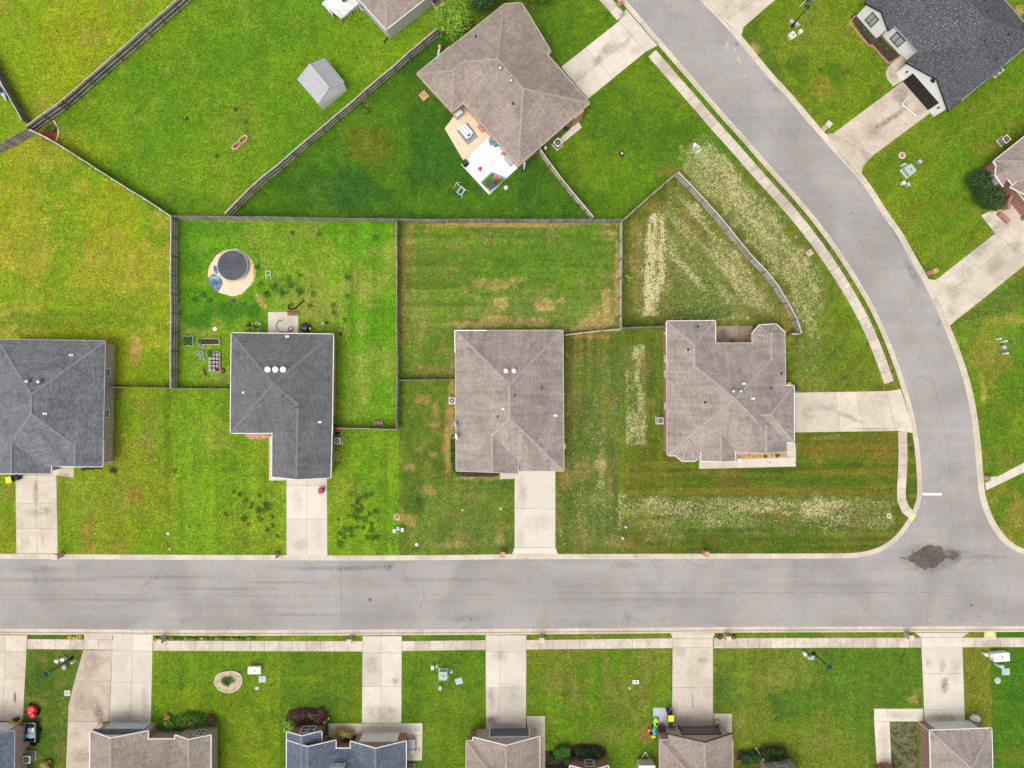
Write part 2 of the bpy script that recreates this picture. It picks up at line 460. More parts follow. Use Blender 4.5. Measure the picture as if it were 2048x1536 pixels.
RIGHT = V2([(8000, 1116)]) + smooth(V2([(2450, 1117), (2250, 1117), (2120, 1117), (2080, 1115), (2048, 1109), (2018, 1094), (1994, 1069), (1976, 1039), (1964, 1007), (1958, 978), (1953, 918), (1948, 868),
    (1941, 818), (1930, 768), (1915, 720), (1898, 676), (1880, 632), (1861, 591), (1842, 553), (1821, 517), (1797, 474), (1768, 432), (1737, 384),
    (1718, 358), (1662, 296), (1612, 239), (1572, 192), (1536, 153), (1481, 86), (1449, 50), (1401, 0), (1330, -78), (1258, -160)]))
# road outline, counter-clockwise not needed
road_poly = list(LEFT) + list(NEDGE[1:]) + list(SEDGE) + list(RIGHT)
mb = MB(); n_ = len(road_poly)
mb.v = [(p.x, p.y, -.12) for p in road_poly]; mb.f = [tuple(range(n_))]; mb.m = [0]; mb.c = [1.]
road = mb.build('road', M_ASPH); tag(road, 'grey asphalt street with a curved side street joining it', kind='structure')

# ---- kerbs, one object per cast segment
kerb = Thing('curb', 'pale concrete curb and gutter along the asphalt street', None, kind='structure')
def kerb_run(line, out, s0=None):
    line = [p for p in line if abs(p.x) < 100]
    pts = resample(line, .5); per = 7            # 3.5 m castings
    prof = [(0.0, -.24), (0.0, -.112), (.40, -.100), (.46, .000), (.52, .035), (.69, .038), (.70, -.24)]
    for i in range(0, len(pts) - 1, per):
        seg = pts[i:i + per + 1]
        if len(seg) < 2: continue
        if abs(seg[0].x) > 78 or abs(seg[0].y) > 60: continue
        seg = [s.copy() for s in seg]
        d = (seg[-1] - seg[-2]).normalized(); seg[-1] = seg[-1] - d * .014
        vs = []; fs = []
        lines = [offs(seg, q[0] * out) for q in prof]
        for k in range(len(seg)):
            for j, q in enumerate(prof): vs.append((lines[j][k].x, lines[j][k].y, q[1]))
        m = len(prof)
        for k in range(len(seg) - 1):
            for j in range(m - 1):
                a = k * m + j; q = (a, a + 1, a + m + 1, a + m); fs.append(q if out < 0 else q[::-1])
        e0 = tuple(range(m)); e1 = tuple(range((len(seg) - 1) * m, len(seg) * m))
        fs += [e0 if out > 0 else e0[::-1], e1[::-1] if out > 0 else e1]
        MB().add(vs, fs).build('curb_segment', M_CURB, kerb.o)
kerb_run(LEFT, 1); kerb_run([p for p in NEDGE if p.x > -90], 1)
kerb_run([p for p in SEDGE if -90 < p.x < 90], 1); kerb_run([p for p in RIGHT if p.x < 90], 1)

# ---- lawn sheet: fine grid, its own colour per patch of grass
_TAB = {}
def vnoise(x, y, sc, seed):
    if seed not in _TAB: _TAB[seed] = np.random.default_rng(seed).random((256, 256)).astype(np.float32)
    T = _TAB[seed]
    X = x * sc + 200.3; Y = y * sc + 200.7
    xi = np.floor(X).astype(int); yi = np.floor(Y).astype(int); fx = X - xi; fy = Y - yi
    fx = fx * fx * (3 - 2 * fx); fy = fy * fy * (3 - 2 * fy)
    g = lambda a, b: T[a % 256, b % 256]
    return (g(xi, yi) * (1 - fx) + g(xi + 1, yi) * fx) * (1 - fy) + (g(xi, yi + 1) * (1 - fx) + g(xi + 1, yi + 1) * fx) * fy
def fbm(x, y, sc, seed, o=4):
    s = 0; a = .5; t = 0
    for i in range(o): s = s + a * vnoise(x, y, sc * 2 ** i, seed + i); t += a; a *= .55
    return s / t
def inpoly(X, Y, poly):
    r = np.zeros(X.shape, bool); n = len(poly)
    for i in range(n):
        x1, y1 = poly[i][0], poly[i][1]; x2, y2 = poly[(i + 1) % n][0], poly[(i + 1) % n][1]
        if y1 == y2: continue
        c = ((y1 > Y) != (y2 > Y)) & (X < (x2 - x1) * (Y - y1) / (y2 - y1) + x1); r ^= c
    return r
def sstep(a, b, x): t = np.clip((x - a) / (b - a), 0, 1); return t * t * (3 - 2 * t)
STEP = .21
xs = np.arange(-80, 80.01, STEP); ys = np.arange(-62, 62.01, STEP)
xs = np.concatenate([[-900, -80.02], xs, [80.02 + .1, 900]]); ys = np.concatenate([[-900, -62.02], ys, [62.2, 900]])
nx, ny = len(xs), len(ys)
X, Y = np.meshgrid(xs, ys); Z = np.zeros_like(X)
exp_poly = list(offs(LEFT, .56)) + list(offs(NEDGE, .56)) + list(offs(SEDGE, .56)) + list(offs(RIGHT, .56))
inside = inpoly(X, Y, [(p.x, p.y) for p in exp_poly])
Z[inside] = -.32
Z[(np.abs(X) > 80.01) | (np.abs(Y) > 62.01)] = -.33
Z = np.where((Z == 0), np.minimum((fbm(X, Y, 1.1, 3) - .5) * .02 - .008, .0), Z)
U = 1024 + X * PPM; Vv = 768 - Y * PPM
A3 = lambda c: np.array(c, float)
base = np.zeros(X.shape + (3,)); base[:] = A3((.085, .165, .012))
straw = np.zeros(X.shape)
n1 = fbm(X, Y, .16, 21); n2 = fbm(X, Y, .5, 31); n3 = fbm(X, Y, 1.6, 41); n4 = fbm(X, Y, .07, 51)
n5 = fbm(X, Y, 2.3, 61, 3)
def win(u0, u1, v0, v1):
    i0, i1 = np.searchsorted(U[0], [u0, u1]); j0 = np.searchsorted(-Vv[:, 0], -v1); j1 = np.searchsorted(-Vv[:, 0], -v0)
    return (slice(j0, j1 + 1), slice(i0, i1 + 1))
def pwin(poly, m=0):
    return win(min(p[0] for p in poly) - m, max(p[0] for p in poly) + m, min(p[1] for p in poly) - m, max(p[1] for p in poly) + m)
def lot(poly, c, c2=None, c3=None, sc=.16, seed=1, amt=1.0):
    W = pwin(poly); x, y = X[W], Y[W]; m = inpoly(U[W], Vv[W], poly); col = np.zeros(x.shape + (3,)); col[:] = A3(c)
    if c2 is not None:
        k = sstep(.40, .62, fbm(x, y, sc, 100 + seed)) * amt; col = col * (1 - k[..., None]) + A3(c2) * k[..., None]
    if c3 is not None:
        k = sstep(.56, .72, fbm(x, y, sc * 3, 200 + seed)) * .75 * amt; col = col * (1 - k[..., None]) + A3(c3) * k[..., None]
    base[W][m] = col[m]; return m
def mixin(w, c, W=(slice(None), slice(None))):
    w = np.clip(w, 0, 1)[..., None]; base[W] = base[W] * (1 - w) + A3(c) * w
def blob(u, v, ru, rv, c, s=1., rough=.7, ang=0., seed=0, soft=.5, hf=1.):
    R = max(ru, rv) * 2.0 + 4; W = win(u - R, u + R, v - R, v + R)
    ca, sa = math.cos(ang), math.sin(ang); du = U[W] - u; dv = Vv[W] - v
    if du.size == 0: return
    a = (du * ca + dv * sa) / ru; b = (-du * sa + dv * ca) / rv
    d = np.sqrt(a * a + b * b) + (fbm(X[W], Y[W], 1.1 * hf, 300 + seed, 5) - .5) * 2 * rough
    mixin(sstep(1.0, 1.0 - soft, d) * s, c, W)
def stripes(poly, ang, width, amt, c=None, seed=0):
    W = pwin(poly); x, y = X[W], Y[W]
    m = inpoly(U[W], Vv[W], poly); t = x * math.cos(ang) + y * math.sin(ang); s_ = -x * math.sin(ang) + y * math.cos(ang)
    k = vnoise(t, s_ * .02, 1 / width, 400 + seed) * .6 + vnoise(t, s_ * .05, 2.3 / width, 420 + seed) * .4 - .5
    k = k * amt * 2
    if c is None: base[W][m] = base[W][m] * (1 + k[m])[:, None]
    else: mixin(np.where(m, np.clip(k * 2, 0, 1), 0), c, W)
def strawp(poly, s, ang=None, width=.6, edge=8, seed=0):
    W = pwin(poly, edge * 2 + 2); x, y = X[W], Y[W]
    m = 0
    for q_, (o1, o2) in enumerate(((0, 0), (1, .4), (-.7, .9), (.3, -1.), (-1, -.5))):
        m = m + inpoly(U[W] + (n3[W] - .5) * edge * 4 + o1 * (edge * .5 + 1.5), Vv[W] + (n2[W] - .5) * edge * 4 + o2 * (edge * .5 + 1.5), poly) / 5.
    if ang is not None:
        t = x * math.cos(ang) + y * math.sin(ang); s_ = -x * math.sin(ang) + y * math.cos(ang)
        st = vnoise(t, s_ * .15, 1 / width, 500 + seed); m = m * (.62 + .50 * sstep(.35, .7, st))
    straw[W] = np.maximum(straw[W], m * s * (.72 + .28 * n2[W] + .40 * n5[W]))
YG = (.215, .290, .008); YG2 = (.170, .285, .007); TANG = (.285, .275, .040)
MG = (.088, .225, .006); MG2 = (.120, .250, .007); DG = (.032, .120, .006)
lot([(-900, -900), (395, -900), (395, -10), (63, 250), (-400, 60)], YG2, YG, (.235, .25, .04), seed=1)
lot([(-900, -200), (0, 133), (63, 247), (60, 258), (0, 300), (-900, 600)], (.155, .30, .006), YG2, seed=2)
lot([(385, -10), (63, 255), (100, 280), (343, 432), (455, 432), (560, 345), (880, 60), (900, -300), (395, -300)], MG2, MG, (.15, .25, .02), seed=3)
lot([(-900, 300), (0, 305), (70, 268), (345, 436), (347, 775), (-900, 775)], YG, (.150, .270, .006), TANG, seed=4)
lot([(-900, 770), (347, 775), (347, 1112), (-900, 1112)], (.130, .245, .006), (.175, .235, .012), (.20, .20, .05), seed=5)
lot([(345, 775), (662, 780), (662, 1112), (345, 1112)], (.135, .275, .010), (.175, .270, .018), (.10, .235, .012), seed=6)
lot([(450, 440), (560, 345), (880, 60), (1060, 300), (1190, 440)], (.034, .128, .005), (.060, .165, .006), (.024, .105, .012), sc=.22, seed=7)
lot([(900, -300), (1254, -10), (1400, 170), (1540, 330), (1352, 345), (1245, 440), (1188, 440), (1040, 260), (880, 50)], (.078, .190, .006), (.115, .215, .006), (.055, .160, .006), sc=.2, seed=8)
lot([(350, 438), (797, 440), (797, 857), (664, 857), (664, 775), (350, 775)], (.085, .260, .006), (.135, .290, .018), (.20, .27, .06), seed=9)
lot([(797, 443), (1243, 443), (1243, 665), (1127, 672), (912, 762), (797, 760)], (.105, .200, .030), (.120, .225, .025), (.21, .22, .09), sc=.25, seed=10)
lot([(1243, 445), (1350, 345), (1435, 440), (1540, 560), (1605, 675), (1330, 660), (1243, 660)], (.118, .155, .024), (.095, .150, .018), (.17, .15, .04), seed=11)
lot([(1352, 345), (1540, 325), (1700, 540), (1812, 790), (1588, 790), (1570, 660), (1540, 560), (1435, 430)], (.105, .165, .020), (.130, .195, .016), (.15, .17, .045), seed=12)
lot([(1112, 668), (1335, 658), (1335, 915), (1240, 990), (1240, 1112), (1112, 1112)], (.080, .150, .018), (.105, .160, .020), (.16, .15, .05), sc=.22, seed=13)
lot([(1240, 900), (1590, 860), (1850, 860), (1850, 1060), (1750, 1116), (1240, 1116)], (.072, .135, .010), (.105, .145, .014), (.13, .12, .03), seed=14)
lot([(654, 856), (797, 858), (797, 762), (915, 762), (915, 945), (1030, 945), (1030, 1112), (654, 1112)], (.110, .195, .022), (.088, .165, .022), (.19, .18, .06), sc=.25, seed=15)
m_ = lot([(656, 862), (797, 858), (797, 1112), (654, 1112)], (.115, .260, .010), (.150, .270, .012), (.08, .22, .010), seed=16)
lot([(1452, -90), (2600, -90), (2600, 600), (2048, 560), (1911, 641), (1871, 560), (1740, 380), (1600, 220)], (.100, .205, .006), (.135, .230, .008), (.17, .20, .03), sc=.2, seed=17)
lot([(1900, 648), (2600, 500), (2600, 1130), (2048, 1110), (1960, 1000), (1940, 780)], (.130, .230, .008), (.090, .205, .008), (.20, .20, .04), seed=18)
lot([(-900, 1262), (160, 1262), (130, 1700), (-900, 1700)], (.085, .165, .018), (.06, .14, .014), (.15, .16, .05), sc=.3, seed=19)
lot([(225, 1262), (725, 1262), (725, 1700), (225, 1700)], (.115, .235, .006), (.150, .235, .006), (.085, .20, .006), seed=20)
lot([(560, 1290), (725, 1290), (725, 1700), (560, 1700)], (.085, .190, .006), (.105, .200, .008), (.065, .175, .006), seed=21)
lot([(803, 1262), (971, 1262), (971, 1700), (803, 1700)], (.085, .195, .006), (.110, .205, .010), (.065, .17, .008), seed=22)
lot([(1052, 1262), (1343, 1262), (1343, 1700), (1052, 1700)], (.100, .215, .006), (.125, .205, .012), (.16, .19, .04), seed=23)
lot([(1426, 1262), (1845, 1262), (1845, 1700), (1426, 1700)], (.130, .200, .020), (.075, .175, .014), (.19, .20, .06), sc=.12, seed=24)
lot([(1924, 1262), (1982, 1262), (1985, 1700), (1926, 1700)], (.165, .205, .025), (.12, .19, .015), seed=25)
lot([(1981, 1262), (2700, 1262), (2700, 1700), (1985, 1700)], (.045, .165, .006), (.065, .180, .006), seed=26)
# broad, soft patches of lighter, darker and browner ground colour
blob(90, 300, 90, 60, TANG, .55, .5, seed=1); blob(230, 560, 130, 120, TANG, .55, .8, seed=2); blob(60, 500, 60, 130, TANG, .45, .8, seed=3)
blob(270, 700, 13, 55, (.36, .24, .11), .8, .5, seed=4); blob(150, 640, 90, 20, TANG, .6, .8, seed=5)
blob(230, 620, 120, 60, (.13, .25, .006), .6, .8, seed=6); blob(30, 640, 60, 40, (.30, .26, .09), .5, .8, seed=7)
blob(120, 640, 200, 22, (.085, .19, .006), .6, .5, seed=8); blob(300, 740, 50, 40, (.12, .23, .006), .6, .5, seed=9)
blob(620, 230, 170, 140, (.075, .215, .005), .55, .6, seed=10); blob(180, 300, 60, 30, (.20, .28, .01), .6, .6, seed=11); blob(440, 110, 90, 60, (.070, .21, .005), .5, .6, seed=12)
blob(380, 410, 110, 30, (.075, .20, .008), .65, .5, seed=13); blob(480, 250, 60, 50, (.15, .21, .03), .5, .8, seed=14)
blob(740, 290, 60, 50, (.130, .145, .012), .65, .7, seed=15); blob(690, 380, 90, 45, (.018, .095, .022), .6, .7, seed=16); blob(860, 330, 80, 50, (.022, .115, .012), .6, .7, seed=17)
blob(900, 410, 200, 22, (.055, .175, .006), .6, .6, seed=18); blob(540, 400, 60, 30, (.07, .19, .006), .6, .6, seed=19); blob(800, 180, 60, 50, (.05, .15, .006), .5, .6, seed=191)
blob(1120, 90, 55, 60, (.060, .165, .006), .6, .6, seed=20); blob(1310, 260, 80, 60, (.050, .150, .006), .6, .7, seed=21); blob(1260, 360, 90, 50, (.090, .235, .005), .6, .6, seed=22)
blob(1150, 400, 35, 40, (.040, .150, .005), .6, .5, seed=23); blob(1340, 160, 60, 60, (.11, .225, .005), .5, .6, seed=24); blob(470, 440, 60, 6, (.36, .25, .13), .6, .5, seed=25)
blob(380, 560, 40, 110, (.055, .21, .005), .8, .6, seed=30); blob(470, 620, 70, 24, (.035, .155, .010), .85, .6, seed=31); blob(580, 570, 50, 24, (.035, .165, .012), .8, .7, seed=32)
blob(640, 620, 90, 90, (.24, .27, .07), .55, .9, seed=33); blob(600, 520, 110, 70, (.20, .30, .03), .5, .9, seed=34); blob(520, 600, 10, 26, (.42, .32, .16), .7, .5, -.6, seed=35)
blob(400, 640, 40, 20, (.04, .17, .01), .7, .6, seed=36); blob(440, 700, 40, 60, (.16, .29, .008), .6, .7, seed=37); blob(400, 560, 60, 20, (.15, .30, .008), .5, .7, seed=38)
blob(420, 460, 70, 24, (.05, .20, .005), .6, .6, seed=39)
for (u_, v_, a_, b_) in ((997, 606, 22, 16), (1090, 611, 26, 16), (1000, 570, 34, 12), (960, 565, 18, 10), (1035, 560, 26, 8), (990, 640, 40, 12), (1065, 645, 50, 12), (1200, 640, 38, 18), (1180, 655, 60, 10), (950, 650, 60, 10), (1215, 600, 14, 30), (1120, 600, 12, 12), (1210, 470, 24, 14), (1235, 560, 7, 110)):
    blob(u_, v_, a_, b_, (.46, .33, .20), .72, .75, seed=int(u_), hf=1.6)
blob(815, 500, 22, 60, (.33, .25, .11), .6, .8, seed=50); blob(1020, 449, 230, 7, (.38, .25, .13), .85, .4, seed=51); blob(806, 600, 8, 160, (.30, .20, .10), .6, .5, seed=52)
blob(840, 640, 30, 110, (.20, .24, .08), .5, .8, seed=53); blob(870, 740, 50, 14, (.24, .20, .08), .6, .7, seed=54); blob(1050, 530, 150, 60, (.085, .235, .012), .6, .7, seed=55)
blob(1180, 480, 50, 60, (.075, .205, .015), .6, .6, seed=56); blob(1180, 672, 60, 9, (.38, .23, .12), .7, .5, seed=57); blob(860, 520, 60, 60, (.12, .23, .03), .5, .6, seed=58)
blob(1272, 520, 16, 110, (.20, .15, .05), .6, .6, seed=60); blob(1290, 640, 60, 22, (.07, .12, .012), .7, .5, seed=61); blob(1400, 620, 90, 30, (.055, .14, .014), .7, .7, seed=62)
blob(1575, 640, 16, 60, (.30, .24, .05), .7, .6, seed=63); blob(1640, 560, 50, 80, (.085, .15, .018), .6, .7, .5, seed=64); blob(1650, 720, 60, 50, (.06, .14, .010), .6, .7, seed=65)
blob(1700, 640, 18, 90, (.11, .22, .008), .7, .5, -.45, seed=66); blob(1350, 345, 40, 18, (.22, .16, .06), .6, .6, seed=67); blob(1155, 700, 40, 40, (.20, .15, .06), .5, .8, seed=68)
blob(1145, 800, 12, 120, (.15, .13, .05), .5, .8, seed=69); blob(1130, 960, 14, 26, (.30, .22, .10), .7, .6, seed=70); blob(1165, 940, 20, 26, (.28, .20, .10), .6, .8, seed=71)
blob(1200, 930, 16, 22, (.42, .33, .22), .7, .7, seed=72); blob(1220, 960, 12, 50, (.22, .17, .06), .6, .7, seed=73); blob(1210, 1040, 40, 40, (.045, .12, .018), .7, .7, seed=74)
blob(1180, 850, 24, 90, (.055, .13, .016), .6, .7, seed=75); blob(1300, 940, 60, 22, (.15, .14, .03), .6, .8, seed=76); blob(1240, 1085, 50, 16, (.24, .18, .08), .6, .8, seed=77)
blob(905, 800, 10, 90, (.40, .28, .16), .8, .5, seed=80); blob(895, 870, 9, 80, (.40, .28, .16), .75, .5, seed=81); blob(960, 957, 60, 6, (.40, .27, .16), .8, .4, seed=82)
for (u_, v_, a_, b_) in ((872, 815, 9, 16), (870, 850, 14, 8), (838, 900, 12, 7), (866, 908, 12, 7), (886, 896, 6, 12), (855, 980, 22, 16), (930, 973, 40, 7), (940, 990, 30, 9), (820, 1040, 20, 16), (900, 1090, 40, 9), (850, 800, 20, 12), (820, 935, 14, 10), (1000, 1080, 20, 12)):
    blob(u_, v_, a_, b_, (.34, .26, .13), .65, .8, seed=int(u_) + 7, hf=1.6)
blob(830, 1010, 22, 30, (.05, .125, .02), .7, .7, seed=85); blob(960, 975, 60, 30, (.07, .15, .02), .6, .7, seed=86); blob(800, 850, 8, 26, (.04, .15, .02), .7, .5, seed=87)
blob(150, 1010, 160, 80, (.15, .23, .02), .6, .9, seed=88); blob(262, 995, 26, 20, (.25, .14, .05), .65, .7, seed=89); blob(178, 1060, 20, 30, (.21, .15, .05), .55, .8, seed=90)
blob(335, 870, 10, 160, (.085, .16, .006), .7, .5, seed=91); blob(345, 990, 8, 60, (.24, .24, .03), .5, .7, seed=92); blob(430, 870, 40, 60, (.22, .27, .05), .5, .9, seed=93); blob(300, 860, 24, 60, (.17, .2, .04), .5, .9, seed=94)
blob(695, 985, 40, 30, (.21, .27, .05), .5, .9, seed=95); blob(740, 900, 40, 90, (.11, .28, .006), .5, .8, seed=96)
blob(1610, 60, 60, 60, (.17, .22, .03), .5, .8, seed=100); blob(1665, 150, 30, 50, (.055, .15, .006), .7, .8, .4, seed=101); blob(1640, 180, 24, 26, (.25, .20, .04), .6, .8, seed=102); blob(1590, 130, 30, 30, (.045, .13, .005), .6, .8, seed=103)
blob(1900, 330, 60, 60, (.085, .215, .005), .6, .7, seed=104); blob(1960, 240, 120, 8, (.17, .21, .03), .6, .6, -.67, seed=105); blob(1880, 470, 60, 50, (.10, .21, .008), .5, .7, seed=106); blob(1820, 440, 30, 50, (.16, .2, .015), .6, .8, .6, seed=107)
blob(1510, 95, 16, 10, (.40, .30, .17), .7, .7, .9, seed=108); blob(1765, 20, 12, 30, (.30, .22, .08), .5, .7, .6, seed=1081); blob(2040, 20, 12, 16, (.5, .33, .2), .7, .7, seed=1082)
blob(1965, 770, 8, 40, (.42, .34, .10), .7, .8, -.1, seed=109); blob(2035, 1010, 14, 50, (.30, .22, .08), .6, .8, seed=110); blob(2000, 1060, 50, 8, (.38, .28, .10), .6, .9, .8, seed=111); blob(1975, 700, 40, 60, (.22, .21, .03), .6, .8, seed=112); blob(2020, 640, 40, 12, (.35, .3, .1), .4, .9, seed=113)
blob(85, 1350, 30, 22, (.045, .12, .01), .6, .7, seed=120); blob(110, 1420, 16, 40, (.05, .12, .01), .6, .6, seed=121); blob(120, 1500, 20, 20, (.20, .15, .07), .6, .7, seed=122)
blob(640, 1410, 60, 30, (.05, .15, .02), .6, .7, seed=123); blob(1560, 1420, 30, 40, (.045, .13, .025), .7, .7, seed=124); blob(1440, 1370, 60, 60, (.065, .15, .03), .6, .8, seed=125)
blob(1590, 1330, 70, 60, (.20, .23, .05), .5, .9, seed=126); blob(1260, 1400, 60, 60, (.17, .18, .05), .5, .9, seed=127); blob(1120, 1360, 50, 30, (.18, .17, .06), .5, .9, seed=128); blob(1920, 1480, 1, 1, MG, 0)
blob(1560, 1480, 30, 60, (.14, .22, .01), .5, .8, seed=129); blob(1830, 1400, 14, 12, (.40, .25, .15), .6, .7, seed=130); blob(2020, 1510, 40, 20, (.14, .18, .02), .6, .8, seed=131)
blob(875, 1370, 50, 10, (.13, .2, .03), .4, .8, seed=132); blob(910, 1460, 12, 70, (.13, .225, .01), .5, .6, seed=133); blob(1290, 1470, 20, 20, (.26, .17, .08), .6, .7, seed=134)
blob(1045, 330, 12, 14, (.10, .08, .04), .0)
# mower passes
stripes([(345, 780), (662, 780), (662, 1112), (345, 1112)], 0, .9, .24, seed=1)
stripes([(660, 445), (797, 445), (797, 857), (660, 857)], 0, .7, .26, seed=2)
stripes([(660, 700), (797, 700), (797, 857), (660, 857)], 0, 1.6, .35, (.19, .25, .06), seed=12)
stripes([(797, 445), (1243, 445), (1243, 665), (797, 665)], math.pi / 2, .55, .30, seed=3)
stripes([(1360, 280), (1540, 325), (1700, 540), (1812, 790), (1588, 790), (1540, 560), (1435, 430)], -.72, .6, .26, seed=31)
stripes([(1243, 445), (1350, 345), (1540, 560), (1605, 675), (1243, 660)], 0, .6, .2, seed=32)
stripes([(1053, 1300), (1343, 1300), (1343, 1700), (1053, 1700)], 0, .8, .16, seed=33)
stripes([(1426, 1300), (1845, 1300), (1845, 1700), (1426, 1700)], 0, .9, .14, seed=34)
stripes([(306, 1300), (725, 1300), (725, 1700), (306, 1700)], 0, .9, .12, seed=35)
stripes([(1240, 930), (1850, 860), (1850, 1060), (1750, 1116), (1240, 1116)], math.pi / 2, .55, .42, seed=4)
stripes([(1580, 860), (1810, 860), (1810, 990), (1350, 990), (1350, 945)], math.pi / 2, .8, .8, (.175, .145, .022), seed=5)
stripes([(1240, 935), (1580, 935), (1580, 990), (1240, 990)], math.pi / 2, .7, .7, (.165, .155, .025), seed=6)
stripes([(1112, 668), (1335, 658), (1335, 915), (1240, 990), (1240, 1112), (1112, 1112)], 0, .6, .34, seed=7)
stripes([(1600, 560), (1750, 640), (1800, 780), (1570, 780)], math.pi / 2, .9, .14, seed=8)
stripes([(654, 862), (1030, 862), (1030, 1112), (654, 1112)], 0, .7, .22, seed=9)
stripes([(803, 1290), (971, 1290), (971, 1700), (803, 1700)], 0, 2.4, .16, seed=10)
stripes([(1200, 1290), (1343, 1290), (1343, 1420), (1200, 1420)], 0, .9, .5, (.20, .20, .07), seed=11)
stripes([(-100, 780), (347, 775), (347, 1112), (-100, 1112)], 0, 2.6, .14, seed=13)
stripes([(1720, 380), (2100, 100), (2100, 400), (1900, 560)], math.pi / 2 + .72, 2.0, .14, seed=14)
stripes([(1910, 640), (2100, 500), (2100, 760), (1940, 760)], math.pi / 2 + .6, 2.2, .16, seed=15)
# dry straw left after over-seeding
strawp([(1293, 425), (1325, 425), (1334, 470), (1330, 560), (1312, 636), (1280, 632), (1284, 560), (1290, 500)], 1.35, 0, .35, 4, 1)
strawp([(1296, 470), (1310, 470), (1308, 632), (1290, 630)], 1.8, None, .5, 2, 2)
strawp([(1262, 455), (1268, 455), (1266, 560), (1260, 560)], .7, None, .5, 2, 21)
strawp([(1345, 380), (1380, 395), (1530, 570), (1560, 640), (1450, 600), (1330, 560), (1330, 430)], .82, .7, .9, 10, 3)
strawp([(1350, 385), (1372, 398), (1440, 478), (1430, 490)], 1.0, .85, .5, 5, 4)
strawp([(1440, 480), (1550, 600), (1540, 640), (1420, 500)], .75, .85, .6, 8, 5)
strawp([(1345, 570), (1480, 590), (1540, 630), (1530, 650), (1420, 640), (1340, 610)], .5, 1.2, .8, 10, 6)
strawp([(1340, 628), (1500, 634), (1500, 644), (1340, 640)], .75, None, .6, 3, 7)
strawp([(1375, 300), (1420, 280), (1530, 400), (1620, 520), (1590, 560), (1560, 540), (1440, 400), (1380, 350)], .88, .75, .7, 10, 8)
strawp([(1540, 470), (1640, 570), (1620, 680), (1590, 640), (1560, 580)], .76, .9, .7, 10, 9)
strawp([(1590, 650), (1640, 670), (1650, 770), (1590, 770)], .40, None, .8, 10, 10)
strawp([(1250, 688), (1292, 688), (1294, 890), (1250, 890)], .82, 0, .5, 2, 11)
strawp([(1262, 690), (1280, 690), (1280, 720), (1262, 720)], 1.1, None, .5, 2, 12)
strawp([(1250, 830), (1290, 820), (1290, 870), (1250, 880)], .85, None, .4, 3, 13)
strawp([(1238, 995), (1790, 995), (1780, 1030), (1500, 1030), (1240, 1025)], .68, math.pi / 2, .5, 3, 14)
strawp([(1280, 1000), (1385, 1000), (1385, 1035), (1290, 1030)], .86, None, .5, 4, 15)
strawp([(1430, 1000), (1560, 1002), (1540, 1028), (1440, 1026)], .9, math.pi / 2, .5, 4, 16)
strawp([(1600, 997), (1700, 1000), (1700, 1040), (1650, 1060), (1600, 1040)], .9, math.pi / 2, .5, 4, 17)
strawp([(1640, 1030), (1720, 1030), (1720, 1080), (1650, 1080)], .5, 0, .5, 8, 18)
strawp([(1300, 1035), (1380, 1035), (1360, 1090), (1280, 1080)], .45, None, .5, 8, 19)
strawp([(1180, 770), (1215, 770), (1215, 900), (1180, 900)], .50, math.pi / 2, .9, 8, 20)
strawp([(1190, 920), (1212, 920), (1212, 1010), (1180, 1010)], .68, math.pi / 2, .9, 8, 22)
strawp([(1140, 1000), (1240, 1000), (1240, 1090), (1140, 1090)], .34, None, .9, 8, 23)
strawp([(1224, 690), (1226, 690), (1226, 1060), (1224, 1060)], .8, None, .5, 1, 24)
strawp([(1233, 760), (1235, 760), (1237, 990), (1235, 990)], .8, None, .5, 1, 25)
strawp([(1236, 985), (1262, 985), (1245, 1003), (1242, 1060), (1237, 1060)], .9, None, .5, 3, 26)
strawp([(1235, 989), (1360, 989), (1360, 991), (1235, 991)], .8, None, .5, .5, 27)
strawp([(1350, 978), (1790, 972), (1790, 974), (1350, 980)], .62, None, .5, .5, 28)
strawp([(1620, 870), (1690, 870), (1690, 880), (1620, 880)], .5, None, .5, 2, 29)
strawp([(940, 600), (1240, 600), (1240, 660), (940, 660)], .36, None, .5, 8, 30)
strawp([(840, 1000), (1000, 980), (1020, 1100), (800, 1100)], .28, None, .5, 10, 31)
strawp([(1900, 600), (2048, 560), (2048, 700), (1950, 760)], .24, None, .5, 10, 32)
strawp([(1262, 450), (1355, 365), (1440, 450), (1560, 600), (1570, 640), (1262, 640)], .52, None, .6, 12, 40)
strawp([(1365, 300), (1420, 275), (1540, 400), (1640, 540), (1640, 700), (1600, 640), (1540, 545), (1440, 425), (1370, 360)], .84, None, .9, 14, 41)
strawp([(1240, 990), (1790, 990), (1790, 1060), (1240, 1060)], .60, math.pi / 2, .6, 10, 42)
strawp([(1130, 700), (1240, 700), (1240, 1100), (1120, 1100)], .40, 0, .9, 10, 43)
# trodden bare ground
blob(463, 545, 47, 47, (.62, .47, .31), 1., .10, seed=200, soft=.06)
blob(520, 870, 34, 9, (.42, .14, .06), .9, .3, seed=201)
blob(990, 345, 3, 3, MG, 0)
